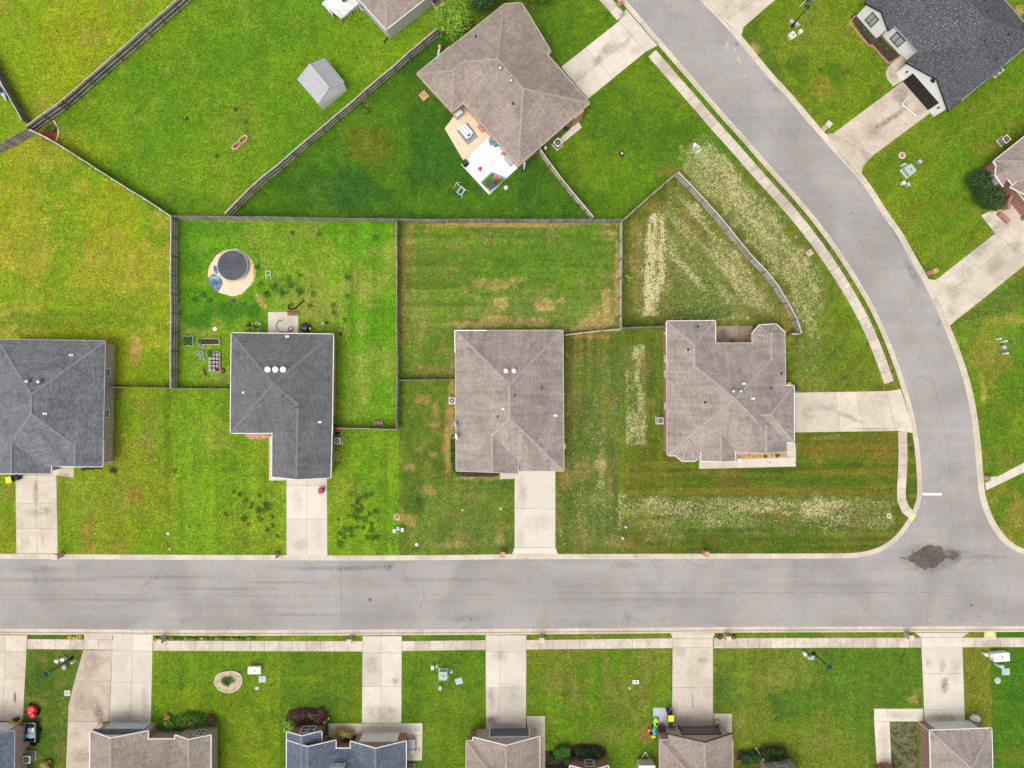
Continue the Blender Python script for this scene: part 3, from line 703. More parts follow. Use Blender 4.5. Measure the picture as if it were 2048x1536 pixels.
# clumps of lush dark grass in two front lawns and the trampoline yard
CL = [(468, 984, 5), (480, 988, 7), (492, 1001, 8), (504, 1006, 4), (517, 1020, 9), (503, 1014, 6), (488, 1036, 9), (453, 1028, 6), (497, 1048, 5), (520, 990, 6), (530, 1008, 7), (538, 1013, 10), (523, 1022, 9), (520, 1038, 9), (545, 1033, 5), (546, 1051, 5), (535, 1060, 5), (555, 1072, 4),
      (703, 988, 7), (717, 996, 9), (733, 992, 9), (744, 987, 6), (716, 1005, 6), (706, 1012, 6), (715, 1022, 11), (725, 1016, 8), (697, 1031, 6), (709, 1032, 6), (718, 1038, 9), (731, 1038, 9), (740, 1028, 6), (752, 1024, 8), (676, 1038, 4), (688, 1060, 8), (679, 1065, 7), (702, 1058, 9), (715, 1054, 6), (743, 1060, 9), (704, 1070, 9), (689, 1072, 7), (681, 1087, 11), (735, 1074, 8), (747, 1076, 8), (754, 1074, 7), (742, 1047, 6), (727, 1056, 6),
      (586, 465, 6), (640, 468, 6), (752, 476, 8), (516, 533, 7), (697, 553, 9), (521, 569, 8), (695, 594, 8), (667, 610, 7), (668, 623, 6), (600, 550, 6), (680, 668, 6), (621, 612, 6), (535, 590, 8), (550, 572, 9), (565, 585, 9), (602, 583, 9), (581, 570, 10), (628, 587, 7), (578, 555, 7), (532, 585, 6), (390, 600, 8), (420, 600, 7), (690, 639, 5), (583, 610, 5), (408, 590, 8), (350, 940, 6)]
for i, (u_, v_, r_) in enumerate(CL): blob(u_, v_, r_, r_, (.026, .110, .012), .72, .5, seed=500 + i, soft=.7, hf=2.5)
base[..., 0] *= 1.08; base[..., 1] *= .97; base[..., 2] *= .6; base *= .88
lift = np.ones_like(X)
for P_, f_ in (([(-900, 266), (70, 268), (345, 436), (350, 1112), (-900, 1112)], 1.17), ([(-900, -300), (395, -300), (385, -10), (63, 250), (60, 258), (-900, 600)], 1.14), ([(385, -10), (63, 255), (343, 432), (455, 432), (560, 345), (880, 60), (900, -300), (395, -300)], 1.10),
        ([(350, 438), (797, 440), (797, 857), (664, 857), (350, 775)], 1.08), ([(345, 775), (797, 860), (797, 1112), (345, 1112)], 1.08)):
    lift[inpoly(U, Vv, P_)] = f_
base *= lift[..., None]
base *= (.84 + .32 * n3)[..., None] * (.93 + .14 * n2)[..., None]
base[:] = np.clip(base, .003, .8)
me = bpy.data.meshes.new('lawn'); nv = nx * ny
me.vertices.add(nv); me.vertices.foreach_set('co', np.stack([X, Y, Z], -1).reshape(-1).astype(np.float32))
idx = np.arange(nv).reshape(ny, nx); q = np.stack([idx[:-1, :-1], idx[:-1, 1:], idx[1:, 1:], idx[1:, :-1]], -1).reshape(-1)
nf = (nx - 1) * (ny - 1)
me.loops.add(nf * 4); me.loops.foreach_set('vertex_index', q.astype(np.int32))
me.polygons.add(nf); me.polygons.foreach_set('loop_start', np.arange(0, nf * 4, 4, dtype=np.int32))
me.update(calc_edges=True); me.validate()
ca = me.attributes.new('grass', 'FLOAT_COLOR', 'POINT')
ca.data.foreach_set('color', np.concatenate([base, np.ones(X.shape + (1,))], -1).reshape(-1).astype(np.float32))
sa_ = me.attributes.new('straw', 'FLOAT', 'POINT'); sa_.data.foreach_set('value', np.clip(straw, 0, 1.8).reshape(-1).astype(np.float32))
me.materials.append(M_GRASS)
lawn = bpy.data.objects.new('lawn', me); COL.objects.link(lawn); tag(lawn, 'mown green lawns of the house lots with yellowed and straw strewn patches', kind='structure')

# ---- slabs
def shrink(poly, d):
    """poly: list of Vector 2D (ccw or cw), inset by d"""
    n = len(poly); a = sum(poly[i].x * poly[(i + 1) % n].y - poly[(i + 1) % n].x * poly[i].y for i in range(n))
    s = 1 if a > 0 else -1; out = []
    for i in range(n):
        p0, p1, p2 = poly[i - 1], poly[i], poly[(i + 1) % n]
        e1 = (p1 - p0).normalized(); e2 = (p2 - p1).normalized()
        n1 = Vector((-e1.y, e1.x)) * s; n2_ = Vector((-e2.y, e2.x)) * s
        b = n1 + n2_; k = b.dot(n1)
        out.append(p1 + b * (d / max(k, .3)))
    return out
HARD = []
def slab(parent, poly, mat, top=.035, gap=.014, name='slab', thick=.1):
    HARD.append([(q[0], q[1]) for q in poly])
    p = shrink([Vector(q) for q in poly], gap)
    b = shrink(p, .012)
    n = len(p); a = sum(p[i].x * p[(i + 1) % n].y - p[(i + 1) % n].x * p[i].y for i in range(n))
    if a < 0: p = p[::-1]; b = b[::-1]
    vs = [(q.x, q.y, top - thick) for q in p] + [(q.x, q.y, top - .010) for q in p] + [(q.x, q.y, top) for q in b]
    fs = [tuple(range(2 * n, 3 * n))]
    for k in (0, n): fs += [(k + i, k + (i + 1) % n, k + n + (i + 1) % n, k + n + i) for i in range(n)]
    return MB().add(vs, fs).build(name, mat, parent)
def bil(c, u, v):
    a = c[0].lerp(c[1], u); b = c[3].lerp(c[2], u); return a.lerp(b, v)
def drive(name, label, polys, mat, bed=True, top=.035):
    """polys: list of (corners px [4], ucuts, vcuts) or plain polygons"""
    t = Thing(name, label, None, kind='structure')
    for it in polys:
        if isinstance(it, tuple) and len(it) == 3 and isinstance(it[1], (list, tuple)) and not isinstance(it[0][0], (int, float)):
            c = V2(it[0]); us = [0] + list(it[1]) + [1]; vs = [0] + list(it[2]) + [1]
            for i in range(len(us) - 1):
                for j in range(len(vs) - 1):
                    slab(t.o, [bil(c, us[i], vs[j]), bil(c, us[i + 1], vs[j]), bil(c, us[i + 1], vs[j + 1]), bil(c, us[i], vs[j + 1])], mat, top)
            out = c
        else:
            out = V2(it); slab(t.o, out, mat, top)
        if bed:
            mbb = MB(); mbb.prism([(p.x, p.y) for p in shrink(out, .03)], -.06, .016); mbb.build('joint_bed', M_JOINT, t.o)
    return t
q4 = lambda *a: list(a)
drive('driveway', 'pale concrete driveway below the grey roofed house at the left edge, brown streak down its middle', [
    (q4((31, 950), (113, 950), (116, 1107), (33, 1107)), [.51], [.36, .68]), [(103, 932), (148, 932), (148, 955.5), (103, 949.5)], [(103, 946), (148, 955.8), (114, 955.8), (103, 950)]][:2], M_CON[0])
drive('driveway', 'clean pale concrete driveway with a centre joint and a dark red bin near its top', [
    (q4((573, 948), (654, 950), (655, 1111), (573, 1111)), [.5], [.14, .55])], M_CON[3])
drive('footpath', 'narrow concrete path wrapping the garage wing of the second house', [[(538, 872), (546, 872), (546, 950), (538, 950)], [(538, 950), (572, 950), (572, 961), (538, 961)]], M_CON[1])
drive('driveway', 'pale concrete driveway below the large tan hip roof in the centre', [
    (q4((1029, 936), (1111, 936), (1111, 1095), (1029, 1095)), [], [.51]), [(1029, 1095), (1111, 1095), (1116, 1108), (1024, 1108)], [(1000, 940), (1029, 938), (1029, 958), (1000, 958)]], M_CON[3])
drive('driveway', 'wide concrete driveway running right from the big hip roof to the curved street', [
    (q4((1588, 785), (1773, 782), (1793, 862), (1590, 865)), [.45, .67], []), [(1773, 782), (1801, 778), (1811, 808), (1820, 838), (1826, 866), (1793, 862)]], M_CON[0])
drive('driveway', 'concrete driveway with grey smudges beside the brown roof at the top', [
    (q4((1122, 134), (1237, 43), (1291, 104), (1176, 198)), [.43], [.5]), [(1237, 43), (1252, 18), (1285, 56), (1315, 91), (1291, 104)]], M_CON[1])
drive('driveway', 'wide concrete driveway cut off by the top edge, across the street', [
    (q4((1401, -10), (1560, -130), (1600, -60), (1449, 42)), [.5], []), [(1449, 42), (1600, -60), (1560, -8), (1536, 12), (1487, 55), (1482, 76)]], M_CON[0])
drive('driveway', 'stained concrete driveway in front of the white house with the black garage door', [
    (q4((1666, 267), (1812, 158), (1866, 222), (1745, 312)), [.30, .62], [.5]), [(1648, 268), (1666, 267), (1745, 312), (1727, 331), (1721, 354), (1684, 312)]], M_CON[2])
drive('footpath', 'curved brown stained path to the front door of the white house', [
    [(1812, 158), (1786, 173), (1774, 158), (1771, 145), (1775, 135), (1790, 121), (1800, 112), (1822, 96), (1850, 82), (1852, 100), (1800, 148)]], M_CON[2])
drive('driveway', 'streaky concrete driveway at the right edge below the large shrub', [
    (q4((1871, 560), (1990, 467), (2062, 520), (1966, 598)), [.45], [.4]), [(1857, 558), (1871, 560), (1966, 598), (1911, 641), (1899, 652), (1880, 610)],
    [(1990, 467), (1962, 431), (1975, 424), (2010, 418), (2090, 440), (2110, 500), (2062, 520)]], M_CON[0])
drive('footpath', 'straight pale footpath meeting the curved street at the right edge', [
    (q4((1970, 966), (2110, 892), (2110, 915), (1972, 981)), [.25, .5, .75], [])], M_CON[1])
drive('footpath', 'concrete porch path wrapping the lower side of the big hip roof', [
    (q4((1398, 918), (1592, 914), (1592, 933), (1398, 938)), [.4, .7], []), [(1574, 886), (1591, 886), (1592, 914), (1574, 914)]], M_CON[1])
drive('driveway', 'concrete driveway at the bottom left corner with an oil spot', [
    (q4((-60, 1270), (55, 1270), (46, 1442), (-60, 1442)), [.2, .62], [.19, .51, .84])], M_CON[0])
drive('driveway', 'double bottom-left driveway, clean slabs beside a wide brown stained parking slab', [
    (q4((226, 1270), (306, 1270), (302, 1447), (219, 1447)), [.5], [.18, .53, .87])], M_CON[1])
drive('parking_pad', 'brown stained parking slab with a slanting left edge beside the clean driveway', [
    [(168, 1270), (225, 1270), (225, 1279), (168, 1279)],
    [(167, 1300), (225, 1300), (222, 1362), (149, 1362)], [(149, 1362), (222, 1362), (219, 1443), (136, 1443), (137, 1412)], [(136, 1443), (206, 1443), (200, 1560), (131, 1560)]], M_CON[2])
drive('driveway', 'concrete driveway leading down to the blue roofed house', [
    (q4((725, 1272), (804, 1272), (803, 1446), (724, 1446)), [.48], [.19, .58]), (q4((657, 1447), (845, 1446), (845, 1471), (657, 1471)), [.36, .78], []),
    [(812, 1471), (845, 1471), (844, 1521), (812, 1521)], [(650, 1471), (674, 1471), (674, 1486), (650, 1486)]], M_CON[1])
drive('driveway', 'concrete driveway with dark blotches ending at a dark garage door', [
    (q4((971, 1270), (1053, 1270), (1052, 1458), (972, 1458)), [.34], [.18, .56]), (q4((1053, 1432), (1090, 1432), (1091, 1570), (1060, 1570)), [], [.15, .31])], M_CON[1])
drive('driveway', 'concrete driveway beside the bright toys and yellow lidded bin', [
    (q4((1345, 1277), (1426, 1277), (1426, 1458), (1344, 1458)), [], [.10, .54]), [(1341, 1266), (1430, 1266), (1426, 1277), (1345, 1277)], [(1427, 1427), (1464, 1427), (1464, 1466), (1427, 1458)]], M_CON[0])
drive('driveway', 'concrete driveway at the bottom right with a dark smudge in its middle', [
    (q4((1842, 1275), (1924, 1275), (1930, 1447), (1849, 1447)), [], [.12, .42, .84]), [(1829, 1265), (1938, 1265), (1924, 1275), (1842, 1275)]], M_CON[1])
drive('footpath', 'right-angled concrete path around a dark bed at the bottom right', [
    (q4((1748, 1417), (1846, 1417), (1847, 1443), (1748, 1443)), [.27], []), (q4((1748, 1443), (1779, 1443), (1785, 1570), (1756, 1570)), [], [.5])], M_CON[1])
drive('patio', 'pale concrete patio with black hoses behind the dark grey hip roof', [[(536, 624), (597, 624), (597, 672), (536, 672)]], M_CON[1], top=.06)
drive('patio', 'mottled brown patio in the notch of the big hip roof', [[(1430, 652), (1505, 651), (1505, 694), (1430, 694)]], M_PATIOB, top=.06)
drive('patio', 'tan concrete patio with a daybed behind the brown roof', [[(930, 203), (889, 257), (927, 322), (985, 271), (972, 235)]], M_PATIOT, top=.06)
drive('patio', 'bright white concrete patio with dark mat behind the brown roof', [
    (q4((982, 268), (1042, 330), (978, 390), (922, 329)), [.5], [.45])], M_PATIOW, top=.08)
drive('patio', 'small pale slab by the air conditioner on the right side of the brown roof', [[(1112, 285), (1156, 242), (1164, 255), (1124, 288)]], M_CON[1], top=.06)
drive('gravel_pad', 'grey gravel pad under the bright toys', [[(1306, 1415), (1343, 1415), (1343, 1452), (1306, 1452)]], M_GREYB, bed=False)
# sidewalks
sw = Thing('sidewalk', 'stained concrete sidewalk following the curved street', None, kind='structure')
a_ = [p for p in LEFT]; 
def walk(line, d0, d1, length, sel, jit=0):
    pts = [p for p in resample(line, length)]
    L0 = offs(pts, d0); L1 = offs(pts, d1)
    for i in range(len(pts) - 1):
        m = (L0[i] + L1[i + 1]) / 2; u = 1024 + m.x * PPM; v = 768 - m.y * PPM
        if sel(u, v): slab(sw.o, [L0[i], L0[i + 1], L1[i + 1], L1[i]], M_WALK, .035)
walk(LEFT, 1.33, 2.64, 1.52, lambda u, v: 98 < v < 769 and u > 1290)
walk(LEFT, 1.33, 2.64, 1.52, lambda u, v: v < 36)
c_ = resample(smooth(V2([(1805, 863), (1806, 918), (1804, 960), (1802, 990), (1806, 1012), (1815, 1025), (1829, 1034)])), 1.5)
La, Lb = offs(c_, .58), offs(c_, -.58)
for i in range(len(c_) - 1): slab(sw.o, [La[i], La[i + 1], Lb[i + 1], Lb[i]], M_WALK)
def srow(x0, x1, ty, by, n):
    for i in range(n):
        a = x0 + (x1 - x0) * i / n; b = x0 + (x1 - x0) * (i + 1) / n
        f = lambda t, X_: t[0] + (t[1] - t[0]) * (X_ - x0) / (x1 - x0)
        slab(sw.o, V2([(a, f(ty, a)), (b, f(ty, b)), (b, f(by, b)), (a, f(by, a))]), M_WALK)
srow(55, 226, (1278, 1279), (1298, 1299.5), 6)
srow(306, 725, (1281, 1282), (1301.5, 1303), 15)
srow(804, 971, (1282, 1280), (1302, 1299.5), 6)
srow(1053, 1345, (1280, 1276), (1299, 1296), 11)
srow(1427, 1842, (1276, 1275), (1296.5, 1295), 18)
srow(1924, 2180, (1275, 1274.5), (1294.5, 1294), 10)
# tactile ramps
t = Thing('tactile_pad', 'small yellow tactile pad where the sidewalk meets the curved street', 'curb ramp')
mb = MB(); mb.prism([P2(*p) for p in ((1823, 1025), (1832, 1030), (1825, 1042), (1817, 1037))], .03, .052)
t.part('tile', mb, M_PAINTY)
t = Thing('tactile_pad', 'yellow tactile pad by the curb near the bottom right transformer', 'curb ramp')
mb = MB(); mb.prism([P2(*p) for p in ((1968, 1265), (1992, 1265), (1992, 1279), (1968, 1279))], .0, .04); t.part('landing', mb, M_CON[0])
mb = MB(); mb.prism([P2(*p) for p in ((1972, 1262), (1987, 1262), (1987, 1271), (1972, 1271))], .03, .052); t.part('tile', mb, M_PAINTY)
# street markings and wear
def sheet(name, px, z, mat, label, kind='structure'):
    mb = MB(); v = [P2(*p) for p in px]; n = len(v)
    ar = sum(v[i][0] * v[(i + 1) % n][1] - v[(i + 1) % n][0] * v[i][1] for i in range(n))
    if ar < 0: v = v[::-1]
    mb.add([(x, y, z) for x, y in v], [tuple(range(n))]); o = mb.build(name, mat); tag(o, label, kind=kind); return o
sheet('stop_line', [(1846, 986), (1885, 986.5), (1885, 991), (1846, 991)], -.114, M_PAINTW, 'short white stop line across the curved street')
def squiggle(cx, cy, n, rx, ry, mat, name, label, seed):
    r = random.Random(seed); mb = MB()
    p = [(cx + r.uniform(-rx, rx), cy + r.uniform(-ry, ry)) for _ in range(n)]
    for a, b in zip(p, p[1:]):
        a, b = Vector(P2(*a)), Vector(P2(*b)); d = (b - a); 
        if d.length < .05: continue
        q = Vector((-d.y, d.x)).normalized() * .03
        mb.add([(a.x - q.x, a.y - q.y, -.114), (b.x - q.x, b.y - q.y, -.114), (b.x + q.x, b.y + q.y, -.114), (a.x + q.x, a.y + q.y, -.114)], [(0, 1, 2, 3)])
        mb.v[-4:] = [(x, y, -.114 + .0004 * len(mb.f)) for x, y, z in mb.v[-4:]]
    tag(mb.build(name, mat), label, kind='structure')
squiggle(1851, 1004, 7, 3, 6, M_PAINTB, 'paint_mark', 'faded blue utility paint mark below the stop line', 3)
def ragged(cx, cy, rx, ry, seed, n=46, rough=.45, ang=0):
    r = random.Random(seed); out = []; ph = [r.uniform(0, 6.28) for _ in range(6)]
    for i in range(n):
        t = 2 * math.pi * i / n
        k = 1 + rough * (.4 * math.sin(2 * t + ph[0]) + .3 * math.sin(3 * t + ph[1]) + .25 * math.sin(7 * t + ph[2]) + .2 * math.sin(13 * t + ph[3])) + r.uniform(-.13, .13) * rough
        x, y = rx * k * math.cos(t), ry * k * math.sin(t)
        out.append((cx + x * math.cos(ang) - y * math.sin(ang), cy + x * math.sin(ang) + y * math.cos(ang)))
    return out
wet = [(1800, 1117), (1806, 1113), (1812, 1116), (1822, 1110), (1828, 1106), (1835, 1103), (1838, 1099), (1846, 1096), (1852, 1094), (1858, 1090), (1865, 1089), (1870, 1093), (1878, 1092), (1884, 1096), (1887, 1103), (1891, 1110), (1896, 1112), (1902, 1111), (1905, 1104), (1910, 1102), (1916, 1106), (1919, 1112), (1914, 1117), (1905, 1119), (1897, 1116), (1890, 1120), (1884, 1125), (1876, 1130), (1873, 1138), (1868, 1134), (1862, 1139), (1858, 1133), (1853, 1141), (1848, 1138), (1840, 1136), (1838, 1130), (1830, 1134), (1834, 1127), (1824, 1124), (1816, 1119), (1808, 1120)]
wp = [Vector(P2(*p)) for p in wet]; wp = resample(wp + [wp[0]], .25)[:-1]
mb = MB(); rr_ = random.Random(3); mb.v = [(p.x + rr_.uniform(-.09, .09), p.y + rr_.uniform(-.09, .09), -.1155) for p in wp]; mb.f = [tuple(range(len(wp)))[::-1]]; mb.m = [0]; mb.c = [1.]
tag(mb.build('water_patch', M_WET), 'dark wet patch with a ragged edge at the street junction', kind='structure')
for i, (cx, cy, rx, ry, an) in enumerate(((1455, 92, 4, 9, -.3), (1476, 112, 3, 8, -.5), (1470, 99, 3, 2, 0), (1481, 122, 2, 6, -.5))):
    sheet('dirt_patch', ragged(cx, cy, rx, ry, 40 + i, 28, .8, an), -.1150 + i * .0006, M_DIRT, 'tan dried mud splash on the asphalt near the top')
mb = MB()
def seam(pts, wd, seed):
    r = random.Random(seed); L = resample(smooth(V2(pts), 1.), .55)
    L = [p + Vector((r.uniform(-.05, .05), r.uniform(-.05, .05))) for p in L]; A = offs(L, wd / 2); B = offs(L, -wd / 2)
    for i in range(len(L) - 1):
        if r.random() < .12: continue
        mb.add([(A[i].x, A[i].y, -.1168), (A[i + 1].x, A[i + 1].y, -.1168), (B[i + 1].x, B[i + 1].y, -.1168), (B[i].x, B[i].y, -.1168)], [(0, 1, 2, 3)])
seam([(850, 1190), (1024, 1189), (1250, 1186), (1450, 1186), (1700, 1186), (1960, 1185)], .045, 1)
seam([(682, 1122), (682, 1190), (684, 1258)], .05, 2); seam([(0, 1190), (300, 1191), (682, 1192)], .03, 8)
seam([(1808, 610), (1828, 660), (1846, 710), (1868, 768), (1884, 830), (1897, 900), (1902, 1000), (1908, 1060)], .035, 3)
seam([(1320, 10), (1370, 60), (1430, 130), (1500, 210), (1620, 360), (1700, 460), (1780, 560)], .03, 4)
seam([(1640, 440), (1700, 430), (1768, 425)], .03, 5); seam([(1905, 1120), (1960, 1118), (2048, 1116)], .06, 6); seam([(1860, 1186), (1855, 1230), (1858, 1250)], .04, 7); seam([(2020, 1170), (2012, 1200), (2000, 1250)], .04, 9)
tag(mb.build('road_seam', M_SEAM), 'thin dark cracks and paving seams in the asphalt', kind='structure')

STAINS = Thing('stains', 'oil, rust and dirt stains soaked into the concrete and asphalt', None, kind='structure').o
def stain(cx, cy, rx, ry, ang, col, s, z, seed=0):
    r = random.Random(seed + int(cx)); mb = MB(); c = Vector(P2(cx, cy)); n = 18; vs = [(c.x, c.y, z)]; s *= .85; al = [s]
    for k, (f, q) in enumerate(((.45, .8), (.75, .4), (1.05, 0))):
        for i in range(n):
            t = 2 * math.pi * i / n; j = 1 + r.uniform(-.14, .14); x, y = rx * f * j * math.cos(t), ry * f * j * math.sin(t)
            vs.append((c.x + (x * math.cos(ang) - y * math.sin(ang)) / PPM, c.y + (x * math.sin(ang) + y * math.cos(ang)) / PPM, z)); al.append(s * q)
    fs = [(0, 1 + i, 1 + (i + 1) % n) for i in range(n)]
    for k in range(2): fs += [(1 + k * n + i, 1 + (k + 1) * n + i, 1 + (k + 1) * n + (i + 1) % n, 1 + k * n + (i + 1) % n) for i in range(n)]
    mb.add(vs, fs); o = mb.build('stain', M_STAIN, STAINS); me = o.data
    me.attributes.new('soft', 'FLOAT', 'POINT').data.foreach_set('value', al)
    me.attributes.new('hue', 'FLOAT_COLOR', 'POINT').data.foreach_set('color', list(col + (1,)) * len(vs)); return o
BRN = (.20, .12, .08); DRK = (.13, .115, .10); TNN = (.30, .22, .14); SND = (.50, .41, .30); PNK = (.38, .27, .23)
for i, a_ in enumerate(((72, 985, 7, 32, 0, BRN, .55), (92, 1022, 14, 12, 0, DRK, .35), (70, 1025, 30, 10, 0, DRK, .3), (85, 1075, 6, 26, 0, TNN, .35), (50, 1085, 12, 16, 0, TNN, .3),
    (30, 1394, 3.5, 14, 0, (.10, .05, .03), 1.0), (15, 1403, 3, 2, 0, BRN, .9), (200, 1432, 11, 24, .2, (.14, .06, .04), .8), (185, 1412, 26, 26, 0, BRN, .35), (185, 1318, 24, 22, 0, PNK, .7), (175, 1345, 26, 16, 0, BRN, .4), (160, 1400, 14, 34, 0, BRN, .4), (165, 1510, 34, 20, 0, TNN, .55), (152, 1468, 16, 14, 0, BRN, .3),
    (262, 1438, 46, 12, 0, DRK, .42), (262, 1420, 12, 16, 0, DRK, .25), (240, 1320, 26, 36, 0, PNK, .2), (290, 1400, 8, 40, 0, BRN, .3),
    (745, 1330, 18, 24, .4, DRK, .38), (790, 1362, 12, 9, 0, DRK, .5), (770, 1425, 34, 18, 0, DRK, .35), (738, 1420, 12, 16, 0, BRN, .25), (770, 1456, 50, 9, 0, DRK, .4), (826, 1490, 12, 26, 0, TNN, .5), (835, 1458, 8, 8, 0, TNN, .3),
    (985, 1440, 14, 14, 0, DRK, .85), (983, 1395, 10, 26, 0, DRK, .45), (1030, 1385, 26, 30, 0, DRK, .25), (1000, 1310, 18, 14, 0, DRK, .3), (1012, 1452, 36, 9, 0, DRK, .45),
    (1368, 1440, 26, 12, 0, BRN, .42), (1405, 1445, 26, 9, 0, DRK, .4), (1362, 1305, 14, 14, 0, DRK, .3), (1405, 1320, 12, 8, 0, DRK, .35), (1385, 1345, 14, 14, 0, (.5, .25, .2), .22), (1350, 1420, 8, 20, 0, BRN, .4), (1385, 1400, 2, 26, .1, DRK, .5),
    (1889, 1370, 9, 18, 0, DRK, .8), (1885, 1332, 9, 16, 0, DRK, .4), (1857, 1326, 8, 12, 0, DRK, .3), (1888, 1434, 40, 9, 0, BRN, .55), (1910, 1340, 14, 30, 0, TNN, .25),
    (1215, 100, 30, 14, .7, DRK, .55), (1195, 122, 16, 10, .7, DRK, .5), (1244, 92, 22, 12, .7, TNN, .4), (1245, 30, 12, 8, .8, DRK, .45), (1160, 155, 18, 16, .7, TNN, .45), (1255, 70, 16, 16, .8, BRN, .25), (1270, 102, 14, 10, 0, DRK, .25),
    (1800, 186, 26, 16, .9, BRN, .62), (1790, 232, 6, 34, -.95, (.12, .07, .03), .7), (1760, 252, 26, 9, .7, BRN, .5), (1806, 205, 10, 12, 0, BRN, .5), (1740, 262, 26, 22, .7, PNK, .4), (1700, 275, 24, 20, .6, PNK, .35), (1760, 212, 20, 16, .7, BRN, .25), (1786, 150, 10, 20, .5, BRN, .55), (1815, 118, 22, 12, .8, (.16, .11, .03), .6), (1730, 310, 10, 20, .6, TNN, .4), (1840, 222, 20, 8, .8, BRN, .35),
    (1960, 500, 34, 16, .7, DRK, .42), (1930, 545, 26, 20, .7, DRK, .35), (1990, 530, 26, 16, .7, BRN, .35), (1905, 585, 16, 24, .4, BRN, .35), (2000, 455, 26, 18, .7, DRK, .4), (2030, 490, 18, 18, 0, BRN, .4), (1900, 625, 10, 14, .3, TNN, .4), (1975, 440, 12, 9, 0, BRN, .4),
    (1650, 815, 34, 10, .1, TNN, .4), (1700, 835, 40, 6, -.4, DRK, .4), (1615, 830, 16, 22, 0, TNN, .35), (1740, 858, 50, 4, 0, BRN, .45), (1760, 800, 26, 16, 0, PNK, .25), (1795, 848, 12, 12, 0, PNK, .35), (1590, 925, 4, 4, 0, BRN, .8), (1540, 925, 3, 3, 0, BRN, .9),
    (1045, 985, 12, 36, 0, TNN, .35), (1075, 1045, 36, 20, 0, TNN, .22), (1040, 1080, 10, 24, 0, TNN, .3), (595, 1000, 14, 34, 0, TNN, .22), (600, 1090, 20, 16, 0, TNN, .3), (635, 1060, 14, 36, 0, TNN, .18),
    (1455, 15, 26, 26, 0, TNN, .3), (1490, 10, 20, 20, 0, TNN, .3), (1830, 1478, 0.1, .1, 0, TNN, 0), (1768, 1480, 14, 40, 0, PNK, .35), (1798, 1430, 30, 9, 0, PNK, .35), (130, 950, 16, 5, 0, BRN, .55), (570, 640, 22, 12, 0, DRK, .22))):
    stain(*a_, .0385 + .0004 * (i % 9) + (.024 if a_[0] == 570 else 0), i)
for i, a_ in enumerate(((1448, 668, 12, 12, 0, DRK, .8), (1485, 675, 16, 8, 0, (.45, .36, .28), .7), (1467, 660, 6, 9, 0, (.50, .42, .33), .8), (1465, 682, 9, 6, 0, (.22, .05, .03), .8), (1440, 655, 8, 5, 0, (.5, .4, .3), .7), (1492, 660, 9, 6, 0, (.5, .42, .34), .6))): stain(*a_, .0635 + .0004 * i, 300 + i)
for i, a_ in enumerate(((1857, 1116, 62, 34, 0, (.20, .175, .15), .75), (1908, 1110, 20, 14, 0, (.20, .17, .14), .9), (1806, 1118, 18, 6, 0, SND, .7), (1900, 1078, 5, 30, -.25, SND, .45), (1885, 1080, 4, 26, .3, SND, .35), (1915, 1105, 34, 5, 0, TNN, .45), (1970, 1113, 60, 4, 0, (.24, .17, .12), .45),
    (720, 1136, 60, 7, .05, (.15, .13, .12), .45), (778, 1134, 12, 9, .5, (.14, .12, .11), .6), (640, 1137, 80, 5, 0, (.17, .15, .14), .35), (928, 1238, 40, 12, 0, (.15, .14, .135), .35), (1250, 1130, 30, 10, 0, (.17, .16, .15), .4), (1255, 1234, 12, 16, 0, (.16, .15, .14), .35),
    (1800, 470, 10, 34, .6, (.20, .165, .17), .55), (1785, 420, 9, 26, .6, (.21, .175, .18), .4), (1825, 545, 10, 36, .5, (.19, .16, .165), .6), (1590, 200, 12, 50, .72, (.20, .175, .18), .45), (1640, 262, 10, 40, .75, (.20, .175, .18), .4), (1550, 175, 10, 30, .7, (.2, .18, .18), .35),
    (100, 1160, 140, 6, 0, (.19, .17, .165), .35), (300, 1155, 160, 5, 0, (.19, .17, .165), .35), (420, 1178, 160, 4, 0, (.18, .16, .155), .3), (200, 1200, 220, 5, 0, (.19, .165, .16), .3), (600, 1230, 120, 5, 0, (.19, .17, .165), .3), (80, 1140, 60, 9, 0, (.18, .16, .155), .3), (560, 1165, 100, 4, 0, (.22, .17, .15), .35), (900, 1160, 140, 4, 0, (.2, .18, .17), .25), (1300, 1200, 200, 5, 0, (.2, .18, .175), .22), (1700, 1170, 160, 5, 0, (.2, .185, .18), .22),
    (740, 1200, 4, 3.5, 0, (.06, .05, .05), 1.2), (794, 1192, 2, 1.6, 0, (.06, .05, .05), 1.1), (847, 1184, 2, 1.6, 0, (.06, .05, .05), 1.1), (842, 1215, 1.6, 2, 0, (.06, .05, .05), 1.1), (941, 1239, 2, 2, 0, (.06, .05, .05), 1.1), (928, 1255, 2.5, 2, 0, (.06, .05, .05), 1.1), (1944, 1211, 2, 4, 0, (.05, .04, .04), 1.2), (1962, 1233, 3, 2, 0, (.06, .05, .05), 1.1), (1474, 87, 4, 3.4, 0, (.10, .09, .09), 1.1), (1527, 159, 2, 2, 0, (.05, .05, .05), 1.2), (1704, 425, 2.6, 2, 0, (.06, .05, .05), 1.1), (1840, 716, 2, 2, 0, (.05, .05, .05), 1.1), (1882, 885, 2, 2, 0, (.05, .05, .05), 1.1),
    (1810, 738, 4, 3, 0, (.6, .6, .6), .5), (1763, 484, 6, 3, .6, (.58, .57, .57), .4), (1720, 415, 9, 3, .4, (.5, .5, .5), .3), (120, 1278, 9, 2, 0, (.5, .5, .5), .3), (1335, 1245, 4, 2, 0, (.7, .7, .7), .6))):
    stain(*a_, -.1166 + .0004 * (i % 12) if a_[2] > 20 else -.1112 + .0003 * (i % 6), 400 + i)
